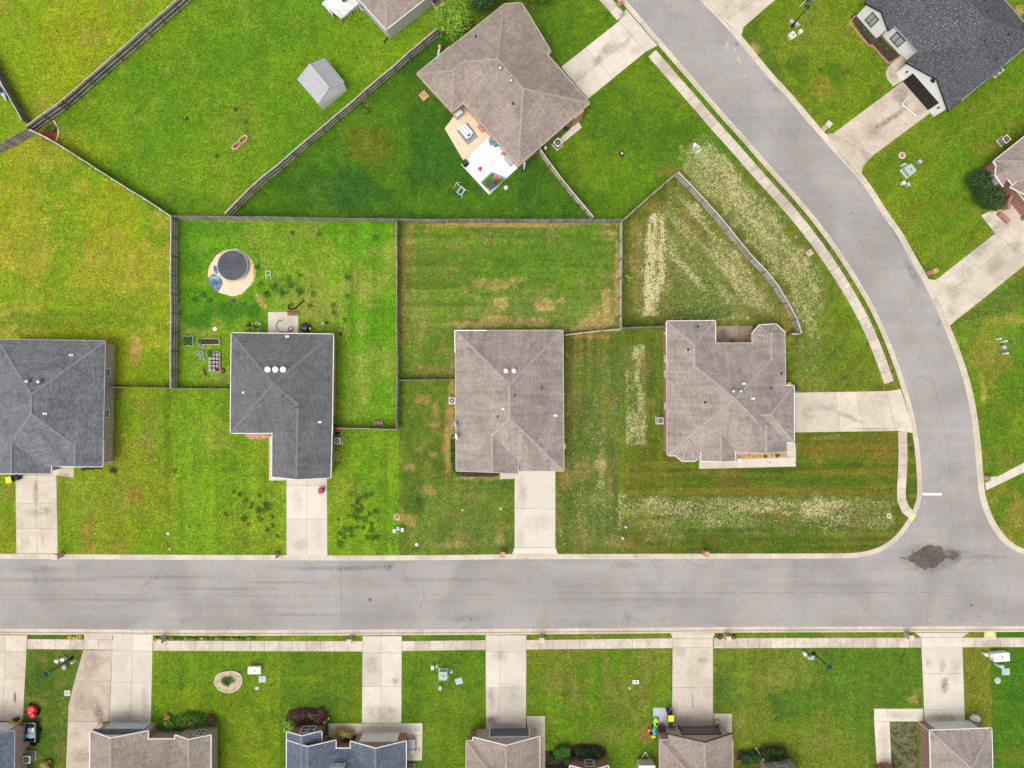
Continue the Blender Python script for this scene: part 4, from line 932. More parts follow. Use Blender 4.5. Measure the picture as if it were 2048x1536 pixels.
# ================================================================ HOUSES
TRIS = []          # roof triangles for placing vents
class House:
    def __init__(s, name, label, cpx, roofm, wallm, EH=2.75, pitch=.5, ov=.32, cat='house', trim=None):
        s.t = Thing(name, label, cat, G(*cpx)); s.rm = roofm; s.wm = wallm; s.EH = EH; s.pitch = pitch; s.ov = ov
        s.k = 0; s.tris = []; s.walls = {}; s.trim = trim or M_WHITE
    def pt(s, p, h=None): return G(p[0], p[1], s.EH if h is None else h)
    def shell(s, faces, trim=None, th=.15, name='roof', fascia=True, skip=()):
        """faces: lists of world points; upper skin + underside + edge boards"""
        key = {}; V = []; F = []
        def vid(p):
            k = (round(p.x, 3), round(p.y, 3), round(p.z, 3))
            if k not in key: key[k] = len(V); V.append(Vector(p))
            return key[k]
        for f in faces:
            ids = [vid(p) for p in f]; n = Vector((0, 0, 0))
            for i in range(len(ids)): n += V[ids[i]].cross(V[ids[(i + 1) % len(ids)]])
            if n.z < 0: ids = ids[::-1]
            F.append(ids)
            for i in range(1, len(ids) - 1): s.tris.append((V[ids[0]], V[ids[i]], V[ids[i + 1]]))
        ed = {}
        for f in F:
            for i in range(len(f)):
                a, b = f[i], f[(i + 1) % len(f)]; ed[(a, b)] = 1
        bd = [(a, b) for (a, b) in ed if (b, a) not in ed]
        n0 = len(V); mb = MB(); vs = list(V) + [v - Vector((0, 0, th)) for v in V]
        fs = [tuple(f) for f in F] + [tuple(i + n0 for i in f[::-1]) for f in F] + [(b, a, a + n0, b + n0) for a, b in bd]
        mb.add(vs, fs); s.t.part(name, mb, s.rm)
        if fascia:
            mbf = MB()
            for a, b in bd:
                p, q = V[a], V[b]; d = q - p
                if any((p - x).length < .01 or (q - x).length < .01 for x in skip): continue
                out = Vector((d.y, -d.x, 0)).normalized()
                w_ = .085
                vs = [p + out * .004 + Vector((0, 0, .012)), q + out * .004 + Vector((0, 0, .012)), q + out * w_ + Vector((0, 0, .012)), p + out * w_ + Vector((0, 0, .012))]
                vs += [v - Vector((0, 0, th + .02)) for v in vs]
                mbf.add(vs, [(0, 3, 2, 1), (4, 5, 6, 7), (0, 1, 5, 4), (1, 2, 6, 5), (2, 3, 7, 6), (3, 0, 4, 7)])
            s.t.part('fascia', mbf, trim or s.trim)
    def cap(s, p, q, w_=.27):
        p = Vector(p); q = Vector(q)
        if (q - p).length < .3: return
        mb = MB(); d = (q - p).normalized(); r = Vector((d.y, -d.x, 0)).normalized() * w_ / 2; u = Vector((0, 0, 1))
        dz = s.pitch * w_ / 2 * .75
        L = (q - p).length; n = max(1, int(L / .9))
        for i in range(n):
            a = p + (q - p) * (i / n); b = p + (q - p) * ((i + 1) / n)
            la, lb = .035, .055
            vs = [a + u * la, a + r + u * (la - dz), a - r + u * (la - dz), b + u * lb, b + r + u * (lb - dz), b - r + u * (lb - dz)]
            mb.add(vs, [(0, 1, 4, 3), (2, 0, 3, 5), (4, 5, 3), (0, 2, 1)])
        s.t.part('ridge_cap', mb, M_CAP[s.rm.name])
    def block(s, key, L, R, ends=('gable', 'gable'), ridge=None, trim=None, wall=True, gmat=None, eh=None, ov_end=None, hips={}):
        """L=(l0,l1), R=(r0,r1) eave corners in photograph pixels; returns ridge ends"""
        s.k += 1; dz = -.005 * (s.k - 1); EH = (eh or s.EH) + dz
        l0, l1, r0, r1 = [G(p[0], p[1], EH) for p in (L[0], L[1], R[0], R[1])]
        m0 = (l0 + r0) / 2; m1 = (l1 + r1) / 2; d = (m1 - m0).normalized()
        if ridge is None:
            hw = (l0 - r0).length / 2; hw1 = (l1 - r1).length / 2; Ln = (m1 - m0).length
            a = hw if ends[0] == 'hip' else 0; b = hw1 if ends[1] == 'hip' else 0
            if a + b > Ln: k = Ln / (a + b); a *= k; b *= k
            g0 = m0 + d * a; g1 = m1 - d * b
            hz = s.pitch * min(hw, hw1, max(a, b, 0) or hw, ) if (ends == ('hip', 'hip') and a < hw) else s.pitch * hw
            g0.z = EH + hz; g1.z = EH + (hz if abs(hw - hw1) < .3 else s.pitch * (hw + hw1) / 2); g1.z = g0.z
        else:
            g = []
            dl = (l1 - l0); dl.z = 0; dl.normalize()
            for p in ridge:
                h = EH
                for _ in range(12):
                    w_ = G(p[0], p[1], h); v = w_ - l0; dist = abs(v.x * dl.y - v.y * dl.x); h = EH + s.pitch * dist
                g.append(G(p[0], p[1], h))
            zz = (g[0].z + g[1].z) / 2; g0, g1 = g; g0.z = g1.z = zz
            dg = (g1 - g0); dg.z = 0; dg.normalize(); rr = []
            for p in R:
                h = EH
                for _ in range(12):
                    w_ = G(p[0], p[1], h); v = w_ - g0; dist = abs(v.x * dg.y - v.y * dg.x); h = zz - s.pitch * dist
                rr.append(G(p[0], p[1], h))
            r0, r1 = rr
        faces = [[l0, l1, g1, g0], [r1, r0, g0, g1]]
        if ends[0] == 'hip': faces.append([r0, l0, g0])
        if ends[1] == 'hip': faces.append([l1, r1, g1])
        s.shell(faces, trim, skip=[g for g, e in ((g0, ends[0]), (g1, ends[1])) if e == 'open'])
        s.cap(g0, g1)
        for nm, p_, g_, e_ in (('l0', l0, g0, 0), ('r0', r0, g0, 0), ('l1', l1, g1, 1), ('r1', r1, g1, 1)):
            if ends[e_] == 'hip': s.cap(g_ + (p_ - g_) * hips.get(nm, 1.), g_)
        if wall:
            ov = s.ov + .004 * s.k; oe = ov if ov_end is None else ov_end
            x = (r0 - l0); x.z = 0; x.normalize(); y = d.copy(); y.z = 0; y.normalize()
            A = l0 + x * ov + y * oe; B = r0 - x * ov + y * oe; C = r1 - x * ov - y * oe; D = l1 + x * ov - y * oe
            und = -.13 + ov * s.pitch
            def zt(base): return base.z + und
            mb = MB(); z0 = -.15
            def wq(p, q, zp, zq, peak=None, m=0):
                vs = [(p.x, p.y, z0), (q.x, q.y, z0), (q.x, q.y, zq)]
                if peak: vs.append((peak.x, peak.y, peak.z - .15))
                vs.append((p.x, p.y, zp)); mb.add(vs, [tuple(range(len(vs)))], m)
            zl, zr = zt(l0), zt(r0)
            pk0 = g0 + y * oe if ends[0] == 'gable' else None; pk1 = g1 - y * oe if ends[1] == 'gable' else None
            wq(B, A, zr, zl, pk0); wq(C, B, zr, zr); wq(D, C, zl, zr, pk1); wq(A, D, zl, zl)
            # orient outward
            cen = (A + B + C + D) / 4
            for i, f in enumerate(mb.f):
                P = [Vector(mb.v[j]) for j in f]; n = (P[1] - P[0]).cross(P[2] - P[0])
                if n.dot(P[0] + P[1] - cen * 2) < 0: mb.f[i] = f[::-1]
            s.t.part('wall', mb, gmat or s.wm)
            s.walls[key] = dict(e0=(A, B), e1=(D, C), L=(A, D), R=(B, C), cen=cen)
        s.tris_done = True
        return g0, g1
    def fan(s, key, pts, apex, wall=True, inner=None):
        s.k += 1; dz = -.005 * (s.k - 1)
        P = [G(p[0], p[1], s.EH + dz) for p in pts]; A = G(*apex)
        s.shell([[P[i], P[i + 1], A] for i in range(len(P) - 1)], skip=[A])
        for p in P[1:-1]: s.cap(p, A, .22)
        if wall:
            c = sum(P, Vector()) / len(P); c = (c + Vector((A.x, A.y, 0))) / 2
            mb = MB(); Q = []
            for p in P:
                v = Vector((c.x - p.x, c.y - p.y, 0)).normalized() * .34; Q.append(Vector((p.x, p.y, 0)) + v)
            Q2 = Q + [Vector((A.x, A.y, 0))]
            mb.prism([(q.x, q.y) for q in Q2], -.15, s.EH + .02); s.t.part('wall', mb, s.wm)
            for i in range(len(Q) - 1): s.walls[key + str(i)] = dict(e=(Q[i], Q[i + 1]), cen=Vector((A.x, A.y, 0)))
    def roofz(s, px, py):
        o = Vector((0, 0, H)); d = (G(px, py, 0) - o).normalized(); best = None
        for a, b, c in s.tris:
            r = intersect_ray_tri(a, b, c, d, o, True)
            if r is not None and (best is None or (r - o).length < (best - o).length): best = r
        return best if best is not None else G(px, py, 3.2)
    def vent(s, px, py, kind='turbine'):
        p = s.roofz(px, py); mb = MB()
        if kind in ('turbine', 'white'):
            mb.lathe(p + Vector((0, 0, -.1)), [(.16, 0), (.16, .32)], 14); m = M_WHITE if kind == 'white' else M_METAL
            mb.lathe(p + Vector((0, 0, .22)), [(.22, 0), (.29, .08), (.30, .18), (.25, .29), (.13, .36), (.02, .38)], 18)
            s.t.part('roof_vent', mb, m, smooth=True)
        elif kind == 'dish':
            mb.lathe(p + Vector((0, 0, -.1)), [(.26, 0), (.36, .20), (.39, .26), (.35, .31), (.20, .34), (.18, .26), (.02, .26)], 22)
            s.t.part('roof_vent', mb, M_WHITE, smooth=True)
        elif kind == 'pipe':
            mb.box(p + Vector((0, 0, .0)), (.30, .30, .06)); s.t.part('vent_flashing', mb, M_DMETAL if s.rm not in () else M_METAL)
            mb = MB(); mb.tube([p + Vector((0, 0, -.1)), p + Vector((0, 0, .42))], .055, 8); s.t.part('vent_pipe', mb, M_BLACK)
        elif kind == 'wpipe':
            mb.tube([p + Vector((0, 0, -.1)), p + Vector((0, 0, .30))], .10, 10); mb.box(p + Vector((0.05, 0, .04)), (.42, .26, .07)); s.t.part('vent_pipe', mb, M_WHITE)
    def on_wall(s, key, side):
        w_ = s.walls[key]; a, b = w_[side]; a = Vector((a.x, a.y, 0)); b = Vector((b.x, b.y, 0))
        d = (b - a).normalized(); n = Vector((d.y, -d.x, 0)); c = Vector((w_['cen'].x, w_['cen'].y, 0))
        if n.dot((a + b) / 2 - c) < 0: n = -n
        return a, b, d, n
    def slabon(s, name, key, side, f0, f1, z0, z1, mat, depth=.05, parent=None, push=0.):
        a, b, d, n = s.on_wall(key, side); p = a.lerp(b, f0); q = a.lerp(b, f1); mb = MB()
        c = (p + q) / 2 + n * (depth / 2 + push - .02); c.z = (z0 + z1) / 2
        mb.box(c, ((q - p).length, depth, z1 - z0), math.atan2(d.y, d.x)); return s.t.part(name, mb, mat, parent)
    def window(s, key, side, f0, f1, z0, z1, frame=None, glass=None, mull=1, rail=True, fw=.10):
        a, b, d, n = s.on_wall(key, side); p = a.lerp(b, f0); q = a.lerp(b, f1); rz = math.atan2(d.y, d.x); mb = MB(); W = (q - p).length
        def bar(x0, x1, za, zb, dep=.09):
            c = p + d * ((x0 + x1) / 2) + n * (dep / 2 - .02); c.z = (za + zb) / 2; mb.box(c, (abs(x1 - x0), dep, zb - za), rz)
        bar(-fw, 0, z0 - fw, z1 + fw); bar(W, W + fw, z0 - fw, z1 + fw); bar(0, W, z0 - fw, z0); bar(0, W, z1, z1 + fw)
        for i in range(1, mull + 1): bar(W * i / (mull + 1) - .035, W * i / (mull + 1) + .035, z0, z1, .08)
        if rail: bar(0, W, (z0 + z1) / 2 - .03, (z0 + z1) / 2 + .03, .07)
        f = s.t.part('window', mb, frame or M_WHITE)
        for i in range(mull + 1):
            mg = MB(); x0 = W * i / (mull + 1); x1 = W * (i + 1) / (mull + 1)
            c = p + d * ((x0 + x1) / 2) + n * .008; c.z = (z0 + z1) / 2
            mg.box(c, (x1 - x0 - .02, .016, z1 - z0), rz); s.t.part('pane', mg, glass or M_GLASS, f)
        return f
    def garage(s, key, side, f0, f1, mat, h=2.15, frame=None, rows=4, cols=1):
        a, b, d, n = s.on_wall(key, side); p = a.lerp(b, f0); q = a.lerp(b, f1); rz = math.atan2(d.y, d.x); W = (q - p).length
        mb = MB()
        for x0, x1, za, zb in ((-.12, 0, 0, h + .12), (W, W + .12, 0, h + .12), (0, W, h, h + .12)):
            c = p + d * ((x0 + x1) / 2) + n * .04; c.z = (za + zb) / 2; mb.box(c, (x1 - x0, .12, zb - za), rz)
        f = s.t.part('garage_door', mb, frame or M_WHITE)
        for r in range(rows):
            za, zb = .02 + (h - .02) * r / rows, (h - .02) * (r + 1) / rows
            for c_i in range(cols):
                x0, x1 = W * c_i / cols, W * (c_i + 1) / cols; mg = MB()
                c = p + d * ((x0 + x1) / 2) + n * .015; c.z = (za + zb) / 2
                mg.box(c, (x1 - x0 - .01, .04, zb - za - .012), rz); s.t.part('panel', mg, mat, f)
    def door(s, key, side, f0, f1, mat, h=2.05, z0=.1):
        d_ = s.slabon('door', key, side, f0, f1, z0, h, mat, .06)
        fm = f0 + (f1 - f0) * .85; s.slabon('handle', key, side, fm - .004, fm + .004, 1.0, 1.12, M_METAL, .05, d_, .05)
    def downspout(s, px, py, h=None):
        p = G(px, py, 0); mb = MB(); mb.tube([p + Vector((0, 0, .1)), p + Vector((0, 0, (h or s.EH) - .1))], .05, 6); s.t.part('downspout', mb, M_WHITE)

# ---- left grey roof
h = House('brick_house', 'house at the left edge under a slate grey roof with a tan brick side wall', (110, 810), M_R_GREY2, M_BR_BR, trim=M_TRIMG)
h.block('main', ((-5, 679), (-9, 930)), ((210.5, 682), (204.5, 933)), ('hip', 'hip'), hips=dict(l1=.5, r1=.6))
h.block('fl', ((-8, 868), (-9, 947)), ((102, 868), (102, 947.5)), ('open', 'gable'), ridge=((23, 868), (22, 947)), trim=M_WHITE)
h.block('fr', ((206, 880), (205, 933)), ((115.5, 880), (115.5, 932)), ('open', 'gable'), ridge=((150, 880), (149, 933)), trim=M_WHITE)
for px_, py_ in ((58, 762), (81, 763)): h.vent(px_, py_)
h.vent(142, 710, 'wpipe'); h.vent(90, 827, 'wpipe')
def fy(h, key, side, py):          # fraction along a wall whose ground point sits at photograph row py
    a, b, d, n = h.on_wall(key, side); y = (768 - py) / PPM; return (y - a.y) / (b.y - a.y)
def fx(h, key, side, px):
    a, b, d, n = h.on_wall(key, side); x = (px - 1024) / PPM; return (x - a.x) / (b.x - a.x)
h.window('main', 'R', fy(h, 'main', 'R', 738), fy(h, 'main', 'R', 752), 1.15, 2.3, glass=M_GLASS, mull=0)
h.window('main', 'R', fy(h, 'main', 'R', 819), fy(h, 'main', 'R', 833), 1.15, 2.3, glass=M_GLASS, mull=0)
h.downspout(227, 922)
h.door('main', 'e1', fx(h, 'main', 'e1', 108), fx(h, 'main', 'e1', 122), M_WOODB)
for (a_, b_, c_) in ((88, 755, 1), (103, 742, 2)): pass
H1 = h
# ---- second house
h = House('brick_house', 'house with a dark grey roof carrying three white vents in a row', (560, 810), M_R_GREY, M_BR_OR, trim=M_TRIMG)
h.block('main', ((463, 666), (461, 866)), ((666.5, 668.5), (664, 866)), ('hip', 'hip'), trim=M_WHITE, hips=dict(r1=.42))
h.block('wing', ((545, 815), (544, 953.5)), ((665, 815), (661, 955.5)), ('open', 'gable'), trim=M_WHITE)
for x_ in (536, 551.5, 567): h.vent(x_, 739, 'dish')
for x_, y_ in ((574, 673), (656, 758), (487, 785), (639, 844), (566, 792)): h.vent(x_, y_, 'wpipe' if x_ in (487, 639, 574) else 'pipe')
h.garage('wing', 'e1', .22, .88, M_WHITE, cols=1); h.door('main', 'e1', .36, .41, M_WHITE); h.window('main', 'e1', .12, .22, .8, 2.2)
h.window('main', 'R', .30, .36, 1.2, 2.2); h.window('main', 'R', .62, .68, 1.2, 2.2)
H2 = h
# ---- centre house
h = House('brick_house', 'large tan hip roof house in the centre with two white vents', (1020, 805), M_R_TAN, M_BR_TAN, trim=M_TRIMT)
h.block('main', ((911, 661.5), (912.5, 941.5)), ((1125.5, 661), (1127.5, 941.5)), ('hip', 'hip'), hips=dict(l1=.36))
h.block('front', ((912.3, 868), (912.8, 941.5)), ((1036, 868), (1036, 947)), ('open', 'gable'), ridge=((984, 868), (985, 944)))
for x_ in (1012, 1028): h.vent(x_, 741.5, 'white')
for x_, y_, k_ in ((1029, 791, 'pipe'), (1083, 775, 'pipe'), (996, 833, 'pipe'), (1006, 818, 'wpipe'), (1110, 831, 'wpipe')): h.vent(x_, y_, k_)
h.garage('main', 'e1', .56, .92, M_WHITE); h.window('front', 'e1', .2, .42, .8, 2.2)
H3 = h
# white gutter pieces only on the upper left corner
mb = MB(); mb.beam(G(911, 661, 2.80), G(973, 660.8, 2.80), .12, .12); h.t.part('gutter', mb, M_WHITE)
mb = MB(); mb.beam(G(909.6, 661, 2.80), G(910.2, 706, 2.80), .12, .12); h.t.part('gutter', mb, M_WHITE)
mb = MB(); mb.beam(G(1036.4, 924, 3.4), G(1036.6, 947, 3.4), .12, .12); h.t.part('gutter', mb, M_WHITE)
# ---- right-hand house
h = House('brick_house', 'big many gabled brown roof house with an orange brick side beside the curved street', (1455, 790), M_R_TAN, M_BR_OR, trim=M_WHITE, ov=.12)
h.block('main', ((1334, 686.5), (1334.5, 909)), ((1570, 686.5), (1572, 905)), ('hip', 'hip'), trim=M_TRIMT, hips=dict(l0=.56, r0=.72, r1=.45))
h.block('nw', ((1333.3, 642.5), (1334, 740)), ((1430.5, 641.5), (1431, 740)), ('hip', 'open'))
h.block('ne', ((1504.5, 668), (1505, 722)), ((1569.5, 664), (1570, 722)), ('open', 'open'), trim=M_TRIMT)
h.fan('nb', [(1504.5, 670), (1504.5, 667), (1519, 650), (1552, 648.5), (1569.2, 664), (1569.4, 672)], (1537.5, 672.5, 3.72))
h.block('gar', ((1508, 771), (1588, 771)), ((1508, 885), (1588, 885)), ('open', 'hip'))
h.block('s1', ((1472.5, 848), (1472.5, 903.5)), ((1574, 848), (1574, 903)), ('open', 'gable'), trim=M_TRIMT)
h.block('s2', ((1402.5, 846), (1402.5, 921.5)), ((1470.8, 846), (1470.8, 921.5)), ('open', 'gable'), eh=2.95, wall=False)
h.fan('sb', [(1337.5, 905), (1337.5, 911), (1351, 911), (1364, 922), (1390, 922), (1401, 911), (1401, 880)], (1378, 880, 3.85))
mb = MB()
for x_, y_ in ((1408, 916), (1465, 916)): mb.box(G(x_, y_) + Vector((0, 0, 1.3)), (.35, .35, 2.7))
h.t.part('porch_post', mb, M_WHITE)
for x_, y_ in ((1465.5, 782), (1480, 782)): h.vent(x_, y_, 'turbine')
h.vent(1487, 767, 'wpipe'); h.vent(1505, 797, 'wpipe')
for x_, y_ in ((1396, 654), (1377, 699.5), (1410.5, 804.5), (1540.5, 776), (1562, 747)): h.vent(x_, y_, 'pipe')
for y_ in (713, 742, 806): h.window('main', 'L', fy(h, 'main', 'L', y_), fy(h, 'main', 'L', y_ + 12), .9, 2.2)
h.garage('gar', 'e1', .10, .90, M_WHITE, rows=4, cols=1)
h.slabon('meter_box', 'nw', 'L', .19, .25, 1.0, 1.9, M_GREYB, .25)
H5 = h
# ---- brown roof at the top centre
h = House('brick_house', 'rotated brown roofed house at the top with two patios behind it', (1000, 180), M_R_BROWN, M_BR_OR, trim=M_TRIMT)
h.block('main', ((1036.5, 331), (859, 128)), ((1179, 206), (1008, 9)), ('hip', 'hip'))
h.block('w', ((904.5, 223.5), (969, 169)), ((834, 147.5), (900, 93)), ('hip', 'open'))
K_ = G(1000, 80, 4.33); J_ = G(1032, 42, 3.5)
pp = [G(*p, 2.745) for p in ((1008, 8), (1041.7, 5.5), (1056.5, 27), (1101.5, 102.5), (1094.5, 109))]
h.shell([[pp[2], pp[3], pp[4], K_, J_], [pp[1], pp[2], J_], [pp[0], pp[1], J_], [pp[0], J_, K_]], skip=[K_])
h.cap(J_, K_); h.cap(pp[2], J_)
mb = MB(); mb.prism([(p.x, p.y) for p in shrink([Vector((q.x, q.y)) for q in (G(1000, 60), pp[0], pp[1], pp[2], pp[3], G(1060, 120))], .34)], -.1, 2.72); h.t.part('wall', mb, M_BR_OR)
for x_, y_ in ((1001, 138), (1022.5, 163)): h.vent(x_, y_)
h.vent(1027, 207, 'pipe'); h.vent(952, 74, 'pipe')
h.garage('main', 'R', .06, .38, M_WHITE); h.window('main', 'L', .62, .74, .9, 2.1); h.door('main', 'L', .40, .44, M_WOODB)
h.slabon('chimney', 'main', 'e0', .80, .93, 0, 2.6, M_BR_OR, .62)
HA = h
# ---- white house, dark roof
h = House('white_brick_house', 'white painted brick house with a charcoal roof and a black garage door', (1900, 90), M_R_DARK, M_WHITEBR, trim=M_BLACK)
h.block('main', ((1742, -2), (1922, 201)), ((1894, -132), (2074, 75)), ('hip', 'hip'), trim=M_TRIMG, hips=dict(l1=.45))
h.block('gar', ((1897, 221.5), (2010, 130)), ((1811, 124), (1925, 32)), ('gable', 'open'), ov_end=.12, trim=M_BLACK)
h.block('left', ((1777.5, 61), (1880, -24)), ((1729.5, 5.5), (1832, -80)), ('gable', 'open'), ov_end=.12, trim=M_BLACK)
h.garage('gar', 'e0', .17, .80, M_BLACK, rows=4, cols=4, frame=M_BLACK)
h.window('left', 'e0', .40, .68, .8, 2.5, frame=M_BLACK, glass=M_GLASSL, mull=1, rail=False)
# low facade between the two gables
a = G(1764.5, 70.5); b = G(1800.5, 110); mb = MB()
dd = (b - a).normalized(); nn_ = Vector((dd.y, -dd.x, 0))
if nn_.x < 0: nn_ = -nn_
mb.prism([(a.x, a.y), (b.x, b.y), ((b + nn_ * 4).x, (b + nn_ * 4).y), ((a + nn_ * 4).x, (a + nn_ * 4).y)], -.1, 2.62)
h.t.part('wall', mb, M_WHITEBR)
h.walls['mid'] = dict(e=(a, b), cen=(a + b) / 2 + nn_ * 4)
h.window('mid', 'e', .30, .70, .7, 2.2, frame=M_BLACK, glass=M_GLASSL, mull=1, rail=False)
mb = MB(); c0 = G(1763, 23.5, 4.0); p_ = h.on_wall('gar', 'e0')
cc = p_[0].lerp(p_[1], .52); cc.z = 3.95; n_n = p_[3]
mb.add([], []); 
vs = []; 
for i in range(16):
    t_ = 2 * math.pi * i / 16; vs.append(cc + p_[2] * (.30 * math.cos(t_)) + Vector((0, 0, .30 * math.sin(t_))) + n_n * .0)
vs2 = [v + n_n * .06 for v in vs]
mb.add(vs + vs2, [tuple(range(16, 32)), tuple(range(16))[::-1]] + [(i, (i + 1) % 16, 16 + (i + 1) % 16, 16 + i) for i in range(16)]); h.t.part('gable_vent', mb, M_BLACK)
for k_, z_ in (('gar', .09), ('gar', .90)): h.slabon('wall_lamp', k_, 'e0', z_ - .012, z_ + .012, 1.6, 1.9, M_BLACK, .16)
for x_, y_ in ((1973, 23), (1970, 1), (2045, 55), (1969, 82), (2016, 70), (1992, 119)): h.vent(x_, y_, 'pipe')
HT = h
# ---- brown brick house cut by the right edge
h = House('red_brick_house', 'brown roofed house with a red brick arch, cut off by the right edge', (2050, 360), M_R_BROWN, M_BR_RED, trim=M_WHITE)
h.block('main', ((1988, 322), (2150, 192)), ((2072, 428), (2234, 300)), ('hip', 'hip'))
h.block('porch', ((2021, 374), (2120, 296)), ((2110, 458), (2200, 380)), ('gable', 'open'), eh=3.0, wall=False)
h.fan('bay', [(1987, 322), (1993, 331), (1991, 350), (2007, 373)], (2022, 340, 3.9))
h.window('bay1', 'e', .2, .8, .7, 2.2); h.window('bay2', 'e', .3, .7, .7, 2.2, glass=M_GLASSL)
a = G(2003, 391); b = G(2090, 462)
t_ = Vector(P2(2020, 414)); R_ = 1.55
mb = MB(); ring = []
for i in range(13):
    an = math.radians(-60 + 250 * i / 12); ring.append((t_.x + .6 + R_ * math.cos(an), t_.y - .1 + R_ * math.sin(an) * 1.15))
for i in range(12):
    p, q = Vector(ring[i]), Vector(ring[i + 1]); c = (p + q) / 2
    mb.box((c.x, c.y, .5), ((q - p).length + .05, .40, 1.15 + .012 * i), math.atan2((q - p).y, (q - p).x))
h.t.part('porch_wall', mb, M_BR_RED)
mb = MB(); mb.prism([(x, y) for x, y in ring], -.05, .10); h.t.part('porch_floor', mb, M_CON[0])
mb = MB(); mb.box(G(2004, 436) + Vector((0, 0, .25)), (1.7, .5, .5), -.75); h.t.part('brick_step', mb, M_BR_RED)
# ---- house with grey siding at the top
h = House('siding_house', 'grey siding house with a brown roof corner at the top edge', (772, -20), M_R_BROWN, M_SIDING, trim=M_WHITE, ov=.10)
h.block('main', ((772, 59), (640, -88)), ((905, -46), (773, -193)), ('hip', 'hip'))
h.downspout(777, 74)
# ---- bottom row
h = House('brick_house', 'slate blue roofed house in the bottom left corner', (-30, 1500), M_R_BLUE, M_BR_BR, trim=M_TRIMG)
h.block('g', ((29, 1461), (28, 1640)), ((-95, 1461), (-95, 1640)), ('gable', 'open'))
h.garage('g', 'e0', .14, .80, M_WHITE)
h = House('brick_house', 'tan brick house at the bottom with a white garage door and brown roof', (300, 1510), M_R_BROWN, M_BR_BR, trim=M_WHITE)
h.block('main', ((181, 1478.5), (178, 1720)), ((421.5, 1478.5), (421, 1720)), ('hip', 'hip'), hips=dict(l0=0, r0=0))
h.block('g', ((296, 1462), (296, 1640)), ((180.5, 1462), (178.5, 1640)), ('gable', 'open'), gmat=M_BR_BR)
h.block('r', ((421.5, 1470.5), (421, 1640)), ((350, 1470.5), (350, 1640)), ('gable', 'open'))
h.garage('g', 'e0', .13, .86, plain('pale_blue_door', (.62, .68, .74), .5, .05))
h.window('r', 'e0', .28, .55, .8, 2.1)
a, b, d, n = h.on_wall('g', 'e0'); mb = MB()
p = a + n * .0; q = b + n * .0
vs = [Vector((p.x, p.y, 3.02)), Vector((q.x, q.y, 3.02)), Vector((q.x, q.y, 2.72)) + n * .55, Vector((p.x, p.y, 2.72)) + n * .55]
mb.add(vs + [v - Vector((0, 0, .12)) for v in vs], [(0, 1, 2, 3), (7, 6, 5, 4), (0, 4, 5, 1), (1, 5, 6, 2), (2, 6, 7, 3), (3, 7, 4, 0)]); h.t.part('pent_roof', mb, M_R_GREY)
pk = (a + b) / 2; mb = MB()
vs = [p + (q - p) * .06 + Vector((0, 0, 3.03)) + n * .03, p + (q - p) * .94 + Vector((0, 0, 3.03)) + n * .03, pk + Vector((0, 0, 4.35)) + n * .03]
mb.add(vs, [(0, 1, 2)]); h.t.part('gable_panel', mb, M_WHITE)
h.downspout(203, 1446); h.downspout(434, 1455)
HB2 = h
h = House('brick_house', 'red brick house at the bottom with a slate blue roof and small dormer', (690, 1510), M_R_BLUE, M_BR_RED, trim=M_WHITE)
h.block('main', ((573, 1497), (574, 1720)), ((812, 1497), (812, 1720)), ('hip', 'hip'), hips=dict(l0=0, r0=0))
h.block('mid', ((671.5, 1481), (671, 1640)), ((573.2, 1481), (573.5, 1640)), ('gable', 'open'), wall=False)
h.block('l', ((643, 1463), (643, 1640)), ((573.5, 1464), (573.5, 1640)), ('gable', 'open'))
h.block('g', ((812, 1482.5), (812, 1640)), ((701, 1483), (701, 1640)), ('gable', 'open'))
h.window('l', 'e0', .24, .68, .8, 2.3, mull=1); h.garage('g', 'e0', .16, .88, M_WHITE)
mb = MB(); mb.box(G(688, 1484) + Vector((0, -.3, 1.3)), (2.4, .3, 2.8)); h.t.part('wall', mb, M_BR_RED)
h.walls['ent'] = dict(e=(G(674, 1482) + Vector((0, .0, 0)), G(702, 1482)), cen=G(688, 1500)); h.window('ent', 'e', .06, .94, .8, 2.2, mull=1)
p = h.roofz(678, 1530); mb = MB(); mb.box(p + Vector((0, -.6, .35)), (1.5, 1.6, 1.2)); h.t.part('dormer', mb, M_GREYB)
mb = MB()
for x_ in (-.78, .78): mb.box(p + Vector((x_, .2, .45)), (.1, .1, 1.3))
mb.box(p + Vector((0, .2, 1.08)), (1.66, .1, .1)); mb.box(p + Vector((0, .22, .75)), (.8, .08, .08)); mb.box(p + Vector((0, .22, .15)), (.8, .08, .08))
for x_ in (-.4, 0, .4): mb.box(p + Vector((x_, .22, .45)), (.07, .08, .6))
h.t.part('dormer_trim', mb, M_WHITE)
HB3 = h
h = House('brick_house', 'brown roofed brick house at the bottom with a dark grey garage door', (1006, 1520), M_R_BROWN, M_BR_BR, trim=M_WHITE)
h.block('main', ((932.5, 1482), (932, 1700)), ((1079, 1482), (1079, 1700)), ('hip', 'hip'), trim=M_TRIMT, hips=dict(r0=0))
h.block('g', ((1079.3, 1473), (1079.3, 1640)), ((946, 1475), (946, 1640)), ('gable', 'open'))
h.garage('g', 'e0', .13, .77, plain('slate_door', (.13, .15, .17), .5, .15))
mb = MB(); mb.box(G(948, 1466) + Vector((0, 0, 1.1)), (.75, .7, 2.3)); h.t.part('chimney', mb, M_BR_RED)
h = House('brick_house', 'small red brick front behind dark round shrubs at the bottom edge', (1170, 1540), M_R_BROWN, M_BR_RED, trim=M_WHITE)
h.block('f', ((1217, 1531.5), (1217, 1700)), ((1139.5, 1531.5), (1139.5, 1700)), ('gable', 'open'))
h.window('f', 'e0', .34, .58, .9, 2.3, mull=0)
